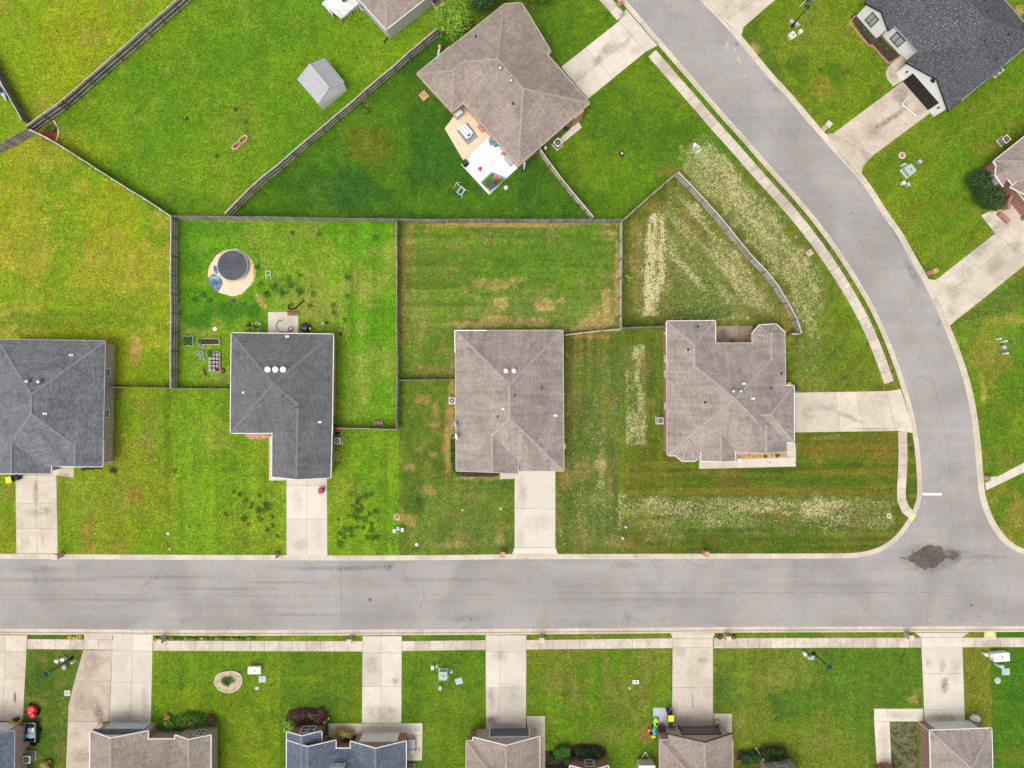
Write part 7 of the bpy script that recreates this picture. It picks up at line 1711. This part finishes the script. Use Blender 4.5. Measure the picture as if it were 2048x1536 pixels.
for nm, pl, m_, z in (('mat', [(961, 365), (984, 344), (1014, 357), (980, 385)], M_GREYF, .10), ('turf', [(963, 366), (984, 347), (989, 349), (985, 362), (974, 377)], plain('artificial_turf', (.06, .17, .02), 1, .3, scale=10), .112), ('turf', [(995, 372), (1008, 361), (1005, 355), (998, 360), (990, 370)], plain('artificial_turf', (.06, .17, .02), 1, .3), .112)):
    mb = MB(); mb.prism([P2(*p) for p in pl], z - .03, z); t.part(nm, mb, m_)
t = T('lounge_chair', 'dark grey lounge chair on the play mat', 'chair', 984, 372); bx(t, 'seat', 0, 0, .35, 1.05, .7, .16, .6, plain('charcoal_fabric', (.075, .08, .095), .9, .15)); bx(t, 'backrest', .35, .42, .6, .5, .35, .25, .6, plain('charcoal_fabric', (.075, .08, .095)))
for a in (-.4, .4): bx(t, 'leg', a, -.1, .15, .06, .06, .3, .6, M_BLACK)
t = T('ride_on_toy', 'round red ride-on toy beside the dark lounge chair', 'toy', 993, 361); mb = MB(); mb.lathe(t.loc + Vector((0, 0, .12)), [(.30, 0), (.34, .2), (.26, .3), (.16, .28), (.12, .38), (.02, .4)], 12); t.part('seat', mb, M_RED)
for k in range(4): a = k * 1.57 + .6; mb = MB(); mb.tube([t.loc + Vector((.3 * math.cos(a), .3 * math.sin(a), .1)), t.loc + Vector((.38 * math.cos(a), .38 * math.sin(a), .1))], .09, 10); t.part('wheel', mb, M_RUBBER)
t = T('storage_bench', 'grey storage bench against the house at the white patio', 'bench', 1018, 324); bx(t, 'body', 0, 0, .28, 1.15, .55, .5, -A0, M_GREYF); bx(t, 'lid', 0, 0, .56, 1.2, .6, .06, -A0, M_GREYB)
tangle('garden_tools', 'small tangle of tools and cord by the brick wall on the white patio', 'tools', 1008, 311, 2, .3, M_RUBBER, M_WOODT, 8)
t = T('play_table', 'small grey play table with white poles on the dark grass', 'table', 923, 384); bx(t, 'tray', 0, 0, .5, 1.05, .75, .08, .9, M_GREYB); bx(t, 'screen', 0, 0, .55, .8, .42, .04, .9, M_DKBLUE)
for a, b in (((-.95, .5, .05), (-.6, .9, .9)), ((-.6, .9, .9), (-.1, 1.05, .7)), ((-.6, .9, .9), (.35, .1, .7)), ((.35, .1, .7), (.9, .15, .05)), ((.35, .1, .7), (.0, -.9, .05))): mb = MB(); mb.tube([t.loc + Vector(a), t.loc + Vector(b)], .03, 6); t.part('pole', mb, M_PATIOW)
t = T('white_cube', 'small pale cube on the grass below the white patio', 'box', 1012, 377); bx(t, 'body', 0, 0, .2, .42, .42, .4, .72, M_PATIOW); bx(t, 'lid', 0, 0, .41, .45, .45, .03, .72, M_CREAM)
t = T('pallet', 'worn wooden pallet on the grass beside the rotated brown roof', 'pallet', 848, 192)
for k in range(5): x, y = (-.42 + k * .21) * math.cos(.7), (-.42 + k * .21) * math.sin(.7); bx(t, 'board', x, y, .14, .17, 1.05, .03, .7, M_WOODT)
for k in (-.4, 0, .4): x, y = -k * math.sin(.7), k * math.cos(.7); bx(t, 'runner', x, y, .06, 1.05, .08, .12, .7, M_BR_OR)
t = T('white_pipe', 'white pipe with orange cap leaning beside the rotated brown roof', 'pipe', 876, 110); mb = MB(); mb.tube([t.loc + Vector((0, 0, .05)), G(879, 98, .7)], .13, 10); t.part('tube', mb, M_WHITE); mb = MB(); mb.tube([G(879, 97, .72), G(879.5, 89, 1.0)], .20, 10); t.part('cap', mb, plain('pale_orange', (.70, .34, .20), .6))
t = T('planter_pot', 'black pot standing on the slab right of the rotated brown roof', 'pot', 1132, 259); mb = MB(); mb.lathe(t.loc, [(.26, .05), (.36, .5), (.33, .62), (.2, .6), (.1, .4)], 14); t.part('rim', mb, M_DMETAL); bx(t, 'handle', .2, .28, .6, .4, .08, .08, .7, M_GREYB)
t = T('hose_reel', 'white hose reel on the side of the rotated brown roof', 'hose reel', 1091, 298); mb = MB(); mb.tube([t.loc + Vector((-.12, .1, .4)), t.loc + Vector((.12, -.1, .4))], .22, 12); t.part('drum', mb, M_WHITE); bx(t, 'stand', 0, 0, .12, .3, .3, .24, .6, M_GREYB)
t = T('patio_umbrella', 'folded white umbrella at the lower corner of the rotated brown roof', 'umbrella', 1048, 341); mb = MB(); mb.tube([t.loc + Vector((0, 0, .1)), G(1049, 326, 1.9)], [.05, .16], 8); t.part('canopy', mb, M_WHITE); mb = MB(); mb.lathe(t.loc, [(.28, 0), (.26, .08), (.04, .1)], 14); t.part('base', mb, M_BLACK)
# ---- side yard of second house
t = T('leaf_blower', 'red and black blower by the fence corner at the second house', 'blower', 676, 860); bx(t, 'body', 0, 0, .3, .55, .4, .4, .3, M_RED); bx(t, 'engine', 0, -.35, .2, .45, .4, .4, .2, M_RUBBER); mb = MB(); mb.tube([t.loc + Vector((.2, 0, .3)), t.loc + Vector((.7, .15, .1))], .07, 8); t.part('nozzle', mb, M_METAL)
tangle('garden_hose_heap', 'heap of black hoses where the fence meets the second house', 'hoses', 670, 852, 5, .4, M_RUBBER, M_RUBBER, 12)
t = T('meter_box', 'grey meter box on the ground right of the dark grey roof', 'meter', 664, 897); bx(t, 'casing', 0, 0, .5, .35, .55, 1., 0, M_GREYB); bx(t, 'lid', 0, 0, 1.02, .38, .58, .04, 0, M_WHITE)
t = T('wooden_rack', 'pale wooden rack right of the dark grey roof wing', 'rack', 670, 912)
for a, b in (((-.5, .5), (.5, .5)), ((.45, .5), (.45, -.5)), ((-.5, -.5), (.6, -.5)), ((.1, .5), (.1, -.5))): mb = MB(); mb.beam(t.loc + Vector((a[0], a[1], .5)), t.loc + Vector((b[0], b[1], .5)), .08, .05); t.part('rail', mb, M_RAIL)
for a in ((-.45, .45), (.45, .45), (.45, -.45), (-.45, -.45)): bx(t, 'leg', a[0], a[1], .25, .06, .06, .5, 0, M_RAIL)
t = T('plywood_sheet', 'tan board leaning by the dark grey roof wing near its lower corner', 'board', 665, 936); bx(t, 'panel', 0, 0, .5, .06, 1.3, .9, 0, M_WOODT)
t = T('toy_wagon', 'dark red wooden wagon against the fence in the trampoline yard', 'wagon', 757, 846); bx(t, 'bed', 0, 0, .32, 1.35, .55, .1, 0, M_BR_RED)
for k in range(4): bx(t, 'slat', 0, -.22 + k * .15, .42, 1.35, .05, .1, 0, M_BR_RED)
for a in ((-.55, .3), (.55, .3), (-.55, -.3), (.55, -.3)): mb = MB(); mb.tube([t.loc + Vector((a[0], a[1] - .04, .14)), t.loc + Vector((a[0], a[1] + .04, .14))], .14, 12); t.part('wheel', mb, M_CREAM)
# ---- satellite dishes on central roof
for x_, y_, l_ in ((912, 849, 'grey satellite dish at the left eave of the central roof, upper one'), (914, 873, 'white satellite dish at the left eave of the central roof, lower one')):
    p = H3.roofz(x_ + 3, y_); t = Thing('satellite_dish', l_, 'satellite dish', p); mb = MB(); mb.tube([p, p + Vector((0, 0, .45)), p + Vector((-.15, 0, .6))], .03, 6); t.part('mast', mb, M_METAL)
    c = p + Vector((-.22, 0, .62)); mb = MB(); ax = Vector((-.85, -.2, .5)).normalized(); u = ax.cross(Vector((0, 0, 1))).normalized(); v = u.cross(ax); vs = []; n = 20
    for k, (r_, dd) in enumerate(((.40, .0), (.26, -.06), (.0001, -.09))):
        for i in range(n): a = 2 * math.pi * i / n; vs.append(c + u * r_ * math.cos(a) + v * r_ * 1.1 * math.sin(a) + ax * dd)
    mb.add(vs, [(k * n + i, k * n + (i + 1) % n, (k + 1) * n + (i + 1) % n, (k + 1) * n + i) for k in range(2) for i in range(n)]); t.part('reflector', mb, M_GREYB if y_ < 860 else M_PATIOW)
    mb = MB(); mb.tube([c - v * .35, c + ax * .42], .018, 5); mb.box(c + ax * .45, (.10, .08, .10)); t.part('feed_arm', mb, M_WHITE)
# ---- deck and trailer at top
t = T('wooden_deck', 'white deck with railings cut by the top edge', 'deck', 680, 10)
A4, B4, C4, D4 = G(643, 8, .5), G(683, 37, .5), G(722, 3, .5), G(690, -34, .5)
for k in range(14):
    t_ = (k + .5) / 14; mb = MB(); mb.beam(A4.lerp(D4, t_), B4.lerp(C4, t_), (D4 - A4).length / 14 * .95, .05); t.part('plank', mb, M_PATIOW)
for A_, B_ in (((645, 4), (664, 28)), ((682, 36), (717, 6)), ((664, 12), (682, 36))):
    a, b = G(*A_, 1.35), G(*B_, 1.35); mb = MB(); mb.beam(a, b, .09, .05); mb.beam(a - Vector((0, 0, .35)), b - Vector((0, 0, .35)), .05, .05)
    for k in range(7): p = a.lerp(b, k / 6); mb.beam(p, Vector((p.x, p.y, .1)), .05, .05)
    t.part('railing', mb, M_WHITE)
for A_ in ((684, 38), (700, 22)): mb = MB(); mb.beam(G(*A_, .0), G(A_[0] * 1.0, A_[1], 3.2), .11, .11); t.part('post', mb, M_WOODB)
t = T('deck_chair', 'dark green chair on the white deck', 'chair', 691, 6); t.loc.z = 0; bx(t, 'seat', 0, 0, .95, .55, .55, .08, .4, M_DMETAL); bx(t, 'backrest', .2, .25, 1.25, .5, .1, .5, .4, M_DMETAL)
for a in ((-.2, -.2), (.2, -.2), (.2, .2), (-.2, .2)): bx(t, 'leg', a[0], a[1], .75, .05, .05, .4, 0, M_DMETAL)
t = T('terracotta_pot', 'square orange pot at the corner of the white deck', 'pot', 663, 31); bx(t, 'body', 0, 0, .22, .42, .42, .44, .6, M_BR_OR); bx(t, 'soil', 0, 0, .45, .32, .32, .03, .6, M_MULCH)
t = T('air_vent_box', 'grey vent box beside the siding house', 'vent', 726, 20); bx(t, 'casing', 0, 0, .3, .5, .7, .6, .7, M_GREYB); bx(t, 'grille', .05, .05, .62, .3, .5, .03, .7, M_DMETAL)
t = T('wooden_stairs', 'wooden steps with a blue tarp by the siding house at the top', 'stairs', 872, 8)
for k in range(5): x, y = k * .26, -k * .34; bx(t, 'tread', x, y, .9 - k * .16, 1.2, .28, .06, .75, M_WOODB if k % 2 else M_WOODT)
for s_ in (-.6, .6): a = t.loc + Vector((s_ * .7, s_ * .7, 1.3)); mb = MB(); mb.beam(a, a + Vector((1.2, -1.6, -.7)), .07, .07); t.part('handrail', mb, M_RAIL)
bx(t, 'tarp', -.35, .3, 1.0, 1.0, 1.3, .06, .75, M_DKBLUE)
t = T('kayak', 'pale blue boat shape lying behind the dark fence at the left edge', 'kayak', 6, 182); mb = MB(); a, b = G(-6, 154), G(16, 203)
mb.tube([a + Vector((0, 0, .25)), a.lerp(b, .3) + Vector((0, 0, .25)), a.lerp(b, .7) + Vector((0, 0, .25)), b + Vector((0, 0, .25))], [.05, .32, .30, .05], 10); t.part('hull', mb, plain('pale_blue', (.42, .50, .62), .4)); bx(t, 'cockpit', .1, -.1, .52, .35, .8, .05, .45, M_NAVY)
# ---- bottom left clutter
t = T('riding_mower', 'red riding mower on the grass near the bottom left corner', 'riding mower', 68, 1420); c = t.loc
mb = MB(); mb.lathe(c + Vector((.05, .35, .35)), [(.55, 0), (.62, .18), (.50, .38), (.2, .46)], 12, sx=.9, sy=.8); t.part('hood', mb, M_RED); mb = MB(); mb.lathe(c + Vector((.15, -.42, .35)), [(.50, 0), (.54, .15), (.40, .36), (.1, .42)], 12, sx=.8, sy=.8); t.part('seat', mb, M_RED)
bx(t, 'deck', 0, 0, .25, 1.3, .7, .2, .1, M_RED); bx(t, 'footrest', -.5, -.1, .37, .4, .7, .05, .1, M_MAG); mb = MB(); mb.tube([c + Vector((.0, .05, .9)), c + Vector((.30, .12, .92))], .03, 6); mb.tube([c + Vector((-.2, -.1, .7)), c + Vector((.15, .1, .9))], .03, 6); t.part('steering_bar', mb, M_WHITE)
for a in ((-.35, .72, .22), (.75, .1, .26), (-.72, -.05, .22), (.62, -.35, .26)): mb = MB(); mb.tube([c + Vector((a[0] - .1, a[1], a[2])), c + Vector((a[0] + .1, a[1], a[2]))], a[2], 14); t.part('wheel', mb, M_RUBBER)
t = T('utility_trailer', 'black open trailer full of grey gear at the bottom left', 'trailer', 66, 1458); c = t.loc; bx(t, 'bed', 0, 0, .35, 1.75, 2.3, .1, 0, M_DKBLUE)
for a in ((0, 1.15, 1.75, .06), (0, -1.15, 1.75, .06), (.87, 0, .06, 2.3), (-.87, 0, .06, 2.3)): bx(t, 'side', a[0], a[1], .62, a[2], a[3], .5, 0, M_DMETAL)
for A_, B_ in (((-.9, 1.2), (.9, 1.2)), ((-.9, 1.2), (-.9, -1.2)), ((.9, 1.2), (.9, -1.2))): mb = MB(); mb.tube([c + Vector((A_[0], A_[1], .9)), c + Vector((B_[0], B_[1], .9))], .03, 6); t.part('rail', mb, M_METAL)
for sx in (-1, 1): mb = MB(); mb.tube([c + Vector((sx * .95, -.1, .25)), c + Vector((sx * 1.1, -.1, .25))], .26, 14); t.part('wheel', mb, M_RUBBER)
t = T('folded_chair', 'grey folded chair in the black trailer', 'chair', 71, 1455); bx(t, 'cushion', 0, 0, .62, .85, .5, .4, -.2, M_GREYB); bx(t, 'back', .3, .2, .85, .3, .5, .2, -.2, M_METAL)
t = T('grey_bundle', 'pale grey bundle in the lower half of the black trailer', 'bundle', 68, 1466); mb = MB(); mb.lathe(t.loc + Vector((0, 0, .42)), [(.5, 0), (.52, .2), (.3, .38), (.05, .4)], 10, sx=1.3, sy=.8); t.part('sack', mb, M_GREYB)
t = T('blue_bucket', 'small blue bucket in the corner of the black trailer', 'bucket', 58, 1467); mb = MB(); mb.lathe(t.loc + Vector((0, 0, .42)), [(.17, 0), (.2, .4), (.15, .4), (.13, .1)], 12); t.part('pail', mb, M_SKYB)
t = T('black_tub', 'round black tub below the black trailer', 'tub', 72, 1481); mb = MB(); mb.lathe(t.loc, [(.42, 0), (.50, .45), (.42, .45), (.36, .1), (.05, .08)], 18); t.part('shell', mb, M_RUBBER)
t = T('firewood_crate', 'small crate of orange firewood below the black trailer', 'crate', 58, 1483); bx(t, 'crate', 0, 0, .25, .7, .75, .45, -.3, M_WOODB)
for k in range(4): bx(t, 'log', 0, -.25 + k * .17, .52, .62, .11, .11, -.3 + .4, M_WOODT)
t = T('blue_board', 'pale blue board leaning on the bottom left brick wall', 'board', 42, 1488); mb = MB(); mb.beam(G(46, 1484, .1), G(38, 1494, 1.0), .6, .06); t.part('panel', mb, plain('pale_blue_board', (.45, .56, .64), .5))
t = T('wheelbarrow', 'yellow wheelbarrow leaning at the bottom left garage corner', 'wheelbarrow', 33, 1444); mb = MB(); mb.beam(G(42, 1440, .3), G(27, 1454, 1.1), .25, .12); t.part('handle', mb, plain('tool_yellow', (.70, .38, .02), .5)); bx(t, 'tray', -.1, .1, .5, .7, .6, .25, .7, plain('tool_yellow', (.70, .38, .02), .5)); bx(t, 'bag', .25, .6, .5, .65, .4, .3, .2, M_DMETAL)
mb = MB(); mb.tube([t.loc + Vector((.3, .3, .18)), t.loc + Vector((.42, .3, .18))], .18, 12); t.part('wheel', mb, M_RUBBER)
# ---- bottom middle clutter
t = T('folding_table', 'grey folding table on the slab right of the blue roof', 'table', 823, 1487); bx(t, 'top', 0, .3, .75, 1.1, 1.15, .05, 0, M_GREYB); bx(t, 'leaf', 0, -.75, .74, 1.1, .7, .05, 0, M_GREYB)
for a in ((-.45, .7), (.45, .7), (-.45, -1.0), (.45, -1.0)): bx(t, 'leg', a[0], a[1], .36, .05, .05, .72, 0, M_METAL)
t = T('broom', 'yellow handled broom lying beside the folding table', 'broom', 837, 1500); mb = MB(); mb.beam(t.loc + Vector((-.45, .1, .12)), t.loc + Vector((.1, .1, .12)), .05, .04); t.part('handle', mb, plain('tool_yellow', (.70, .38, .02))); bx(t, 'head', .12, 0, .12, .1, .75, .1, 0, M_WOODT)
t = T('garden_ornament', 'small grey figure with a yellow ribbon at the corner of the blue roofed house', 'ornament', 652, 1440); mb = MB(); mb.lathe(t.loc, [(.2, 0), (.22, .3), (.12, .6), (.15, .75), (.03, .85)], 10); t.part('figure', mb, M_GREYB); mb = MB(); mb.beam(t.loc + Vector((.25, .1, .5)), t.loc + Vector((.55, .55, .55)), .09, .02); t.part('ribbon', mb, M_YEL)
t = T('door_mat', 'dark door mat at the blue roofed house', 'mat', 659, 1476); bx(t, 'weave', 0, 0, .06, .7, .25, .03, 0, M_WOODB)
# toys
t = T('toy_car', 'lime green ride-on toy car on the gravel pad', 'toy', 1311, 1443); c = t.loc; mb = MB(); mb.lathe(c + Vector((0, 0, .12)), [(.32, 0), (.36, .2), (.28, .36), (.1, .4)], 12, sx=.9, sy=1.9); t.part('body', mb, M_LIME); bx(t, 'cockpit', .05, -.1, .5, .3, .4, .08, 0, M_BLACK)
for a in ((-.32, .45), (.32, .45), (-.32, -.45), (.32, -.45)): mb = MB(); mb.tube([c + Vector((a[0] - .04, a[1], .13)), c + Vector((a[0] + .04, a[1], .13))], .13, 10); t.part('wheel', mb, M_RUBBER)
t = T('toy_car', 'teal toy car below the lime green one', 'toy', 1308, 1458); c = t.loc; mb = MB(); mb.lathe(c + Vector((0, 0, .12)), [(.30, 0), (.34, .3), (.26, .6), (.1, .66)], 12, sx=.95, sy=1.7); t.part('body', mb, M_SKYB); mb = MB(); mb.tube(ring(c + Vector((.08, .05, 0)), .16, .86, 0, 14), .035, 5, cap=False); t.part('steering_ring', mb, M_NAVY)
for a in ((-.3, .4), (.3, .4), (-.3, -.4), (.3, -.4)): mb = MB(); mb.tube([c + Vector((a[0] - .04, a[1], .13)), c + Vector((a[0] + .04, a[1], .13))], .13, 10); t.part('wheel', mb, M_RUBBER)
t = T('toy_shell', 'red plastic toy on the grass left of the teal toy car', 'toy', 1298, 1459); mb = MB(); mb.lathe(t.loc, [(.35, 0), (.36, .12), (.2, .26), (.03, .3)], 10, sx=1.1, sy=.8); t.part('shell', mb, M_RED); bx(t, 'stripe', 0, 0, .29, .4, .05, .03, .5, M_WHITE)
t = T('camping_chair', 'round maroon chair on the gravel pad', 'chair', 1321, 1451); mb = MB(); mb.lathe(t.loc + Vector((0, 0, .3)), [(.15, 0), (.34, .15), (.40, .26), (.34, .24), (.1, .1)], 16); t.part('seat', mb, plain('maroon_fabric', (.13, .01, .045), .8)); 
for k in range(4): a = k * 1.57 + .4; mb = MB(); mb.beam(t.loc + Vector((.1 * math.cos(a), .1 * math.sin(a), .3)), t.loc + Vector((.32 * math.cos(a), .32 * math.sin(a), 0.03)), .03, .03); t.part('leg', mb, M_METAL)
t = T('toy_digger', 'yellow and orange toy digger at the house corner below the teal toy', 'toy', 1305, 1470); bx(t, 'body', 0, 0, .25, .6, .4, .3, .4, plain('tool_yellow', (.70, .38, .02))); bx(t, 'cab', .1, .05, .5, .25, .25, .25, .4, M_YEL); mb = MB(); mb.beam(t.loc + Vector((-.2, 0, .4)), t.loc + Vector((-.5, .35, .2)), .08, .08); t.part('arm', mb, M_WOODB)
for a in (-.2, .2): mb = MB(); mb.tube([t.loc + Vector((a, -.25, .1)), t.loc + Vector((a, .25, .1))], .1, 8); t.part('wheel', mb, M_RUBBER)
t = T('wooden_crate', 'small wooden crate on the slab right of the plum garage door', 'crate', 1433, 1442)
for a in ((0, .28, .6, .05), (0, -.28, .6, .05), (.3, 0, .05, .6), (-.3, 0, .05, .6)): bx(t, 'side', a[0], a[1], .3, a[2], a[3], .55, 0, M_WOODT)
bx(t, 'bottom', 0, 0, .1, .55, .5, .05, 0, M_WOODB); bx(t, 'lid', 0, .1, .6, .6, .3, .04, 0, M_WOODT)
t = T('cargo_trailer', 'pale box trailer with an A-frame tongue at the bottom edge', 'trailer', 1289, 1530); c = t.loc; bx(t, 'box', 0, -.9, 1.0, 2.0, 3.6, 1.5, 0, M_CREAM); bx(t, 'roof_panel', 0, -.9, 1.77, 2.05, 3.65, .05, 0, M_PATIOW)
for sx in (-1, 1): mb = MB(); mb.beam(c + Vector((sx * .6, .9, .45)), c + Vector((0, 2.0, .45)), .08, .1); t.part('tongue', mb, M_METAL); mb = MB(); mb.tube([c + Vector((sx * 1.02, -1.2, .32)), c + Vector((sx * 1.2, -1.2, .32))], .32, 14); t.part('wheel', mb, M_RUBBER)
mb = MB(); mb.lathe(c + Vector((0, 2.05, .2)), [(.08, 0), (.1, .3), (.05, .6)], 8); t.part('jack', mb, M_METAL)
for x_, l_ in ((1438.5, 'left'), (1467, 'right')):
    t = T('round_planter', l_ + ' small black planter beside the mailbox on the curb strip', 'planter', x_, 1273); mb = MB(); mb.lathe(t.loc, [(.22, 0), (.28, .3), (.22, .3), (.18, .18), (.03, .16)], 14); t.part('pot', mb, M_RUBBER); t.part('plant', leaves(t.loc + Vector((0, 0, .15)), .2, .2, .25, 60, .06, int(x_)), M_LF_Y)
t = T('garden_stake', 'thin white stake with pale green shovel blade among the round shrubs', 'shovel', 1521, 1510); mb = MB(); mb.beam(G(1521, 1510, .9), G(1511, 1495, .5), .05, .05); t.part('handle', mb, M_PATIOW); bx(t, 'blade', .02, -.1, .9, .22, .35, .05, 0, plain('pale_lime', (.45, .55, .25), .5))
t = T('tripod_hoop', 'white pvc frame standing on the stained driveway of the white house', 'frame', 1803, 210)
for a, b in (((1803, 208, .25), (1822, 190, .25)), ((1803, 208, .25), (1833, 233, .25)), ((1803, 208, .25), (1806, 213, .05))): mb = MB(); mb.tube([G(*a), G(*b)], .06, 6); t.part('tube', mb, M_WHITE)
bx(t, 'hub', .0, -.1, .15, .35, .35, .25, .6, M_GREYB)
t = T('traffic_cone', 'small pink cone on the asphalt by the lower curb', 'cone', 1239, 1251); mb = MB(); t.loc.z = 0; mb.lathe(t.loc + Vector((0, 0, -.12)), [(.17, 0), (.16, .04), (.10, .06), (.03, .42)], 12); t.part('cone', mb, plain('faded_pink', (.62, .32, .27), .6)); mb = MB(); mb.lathe(t.loc + Vector((0, 0, -.12)), [(.24, .0), (.24, .03)], 4); t.part('base', mb, M_CREAM)
t = T('covered_trailer', 'tongue and grey wheels of a trailer at the top edge across the street', 'trailer', 1612, 2); c = t.loc; bx(t, 'frame', .3, .5, .5, 1.6, .9, .15, .7, M_DMETAL); bx(t, 'box', .6, 1.2, .8, 2.2, 1.6, .8, .7, M_GREYF)
mb = MB(); mb.beam(c + Vector((-1.0, -1.0, .4)), c + Vector((.3, .4, .45)), .08, .08); t.part('tongue', mb, M_CREAM)
for a in ((-.25, .25), (.6, -.2)): mb = MB(); mb.tube([c + Vector((a[0], a[1], .6)), c + Vector((a[0] + .15, a[1] + .12, .6))], .3, 14); t.part('wheel', mb, M_GREYF)
t = T('gable_post', 'white post and dark frame beside the white house front door', 'post', 1826, 96); mb = MB(); mb.beam(t.loc + Vector((0, 0, 0)), t.loc + Vector((0, 0, 2.6)), .2, .2); t.part('post', mb, M_WHITE); bx(t, 'base', 0, 0, .15, .35, .35, .3, .7, M_BLACK)
# ---- grass tufts standing in the lush clumps
mb = MB(); rr = random.Random(9)
for u_, v_, r_ in CL:
    c = G(u_, v_); R_ = r_ / PPM
    for k in range(int(8 + r_ * 4)):
        a = rr.uniform(0, 6.28); d = R_ * math.sqrt(rr.random()) * .9; x, y = c.x + d * math.cos(a), c.y + d * math.sin(a); h_ = rr.uniform(.08, .22); b = rr.uniform(0, 6.28); w_ = .03
        mb.add([(x - w_ * math.sin(b), y + w_ * math.cos(b), 0), (x + w_ * math.sin(b), y - w_ * math.cos(b), 0), (x + .12 * math.cos(b), y + .12 * math.sin(b), h_)], [(0, 1, 2)], 0, rr.uniform(.05, .6))
tag(mb.build('grass_tufts', M_LF_D), 'dark lush grass tufts scattered on the front lawns', kind='stuff')
# ---- real blades and loose straw standing proud of the lawn
HARD.append([P2(*p) for p in ragged(463, 545, 44, 44, 5, 60, .07)])
hard = inside.copy()
for P in HARD:
    x0, x1, y0, y1 = min(p[0] for p in P), max(p[0] for p in P), min(p[1] for p in P), max(p[1] for p in P)
    i0, i1 = np.searchsorted(xs, [x0, x1]); j0, j1 = np.searchsorted(ys, [y0, y1]); W = (slice(max(j0 - 1, 0), j1 + 1), slice(max(i0 - 1, 0), i1 + 1))
    if X[W].size: hard[W] |= inpoly(X[W], Y[W], P)
for ax in (0, 1):
    for s_ in (-1, 1): hard |= np.roll(hard, s_, ax)
def scatter(name, n, prob, lmin, lmax, wid, colf, mat, label, zmax, seed):
    r = np.random.default_rng(seed); x = r.uniform(-72, 72, n); y = r.uniform(-54, 54, n)
    i = np.clip(np.round((x - xs[2]) / STEP).astype(int) + 2, 0, nx - 1); j = np.clip(np.round((y - ys[2]) / STEP).astype(int) + 2, 0, ny - 1)
    ok = (~hard[j, i]) & (r.random(n) < prob[j, i]); x, y, i, j = x[ok], y[ok], i[ok], j[ok]; n = len(x)
    a = r.uniform(0, 2 * np.pi, n); L = r.uniform(lmin, lmax, n); w_ = wid * r.uniform(.6, 1.4, n); z = r.uniform(.02, zmax, n)
    v = np.zeros((n, 4, 3)); ca, sa = np.cos(a), np.sin(a)
    for k, (p, q, h) in enumerate(((-.5, 0, .3), (0, -.5, .6), (.5, 0, 1.), (0, .5, .6))):
        v[:, k, 0] = x + ca * p * L - sa * q * w_; v[:, k, 1] = y + sa * p * L + ca * q * w_; v[:, k, 2] = z * h + .004
    m = bpy.data.meshes.new(name); m.vertices.add(n * 4); m.vertices.foreach_set('co', v.reshape(-1).astype(np.float32))
    m.loops.add(n * 4); m.loops.foreach_set('vertex_index', np.arange(n * 4, dtype=np.int32))
    m.polygons.add(n); m.polygons.foreach_set('loop_start', np.arange(0, n * 4, 4, dtype=np.int32)); m.update(calc_edges=True)
    m.attributes.new('blade', 'FLOAT_COLOR', 'FACE').data.foreach_set('color', np.concatenate([colf(i, j, r, n), np.ones((n, 1))], 1).reshape(-1).astype(np.float32))
    m.materials.append(mat); o = bpy.data.objects.new(name, m); COL.objects.link(o); tag(o, label, kind='stuff')
m_, n__, l__, b__ = newmat('blades', .85); at_ = n__.new('ShaderNodeAttribute'); at_.attribute_name = 'blade'; l__.new(at_.outputs['Color'], b__.inputs['Base Color'])
def gcol(i, j, r, n):
    f = np.minimum(np.exp(r.normal(-.03, .34, n)), 1.75)[:, None]; k = base[j, i] * f; k[:, 0] *= r.uniform(.72, 1.28, n); return np.clip(k, .003, .5)
scatter('grass', 330000, np.ones_like(X), .12, .30, .13, gcol, m_, 'short blades and small clumps of the mown lawns', .05, 5)
sp = np.clip(straw - .18, 0, 1) * (.35 + 1.3 * n5 * n2 * 2) * .9
def scol(i, j, r, n): return np.array([[.56, .46, .215]]) * r.uniform(.62, 1.2, (n, 1)) * np.array([[1, 1, 1]]) ** r.uniform(.9, 1.1, (n, 1))
scatter('straw', 420000, np.clip(sp, 0, 1) ** 1.7 * 1.05, .12, .38, .07, scol, m_, 'loose pale straw scattered over the reseeded lawns', .06, 6)
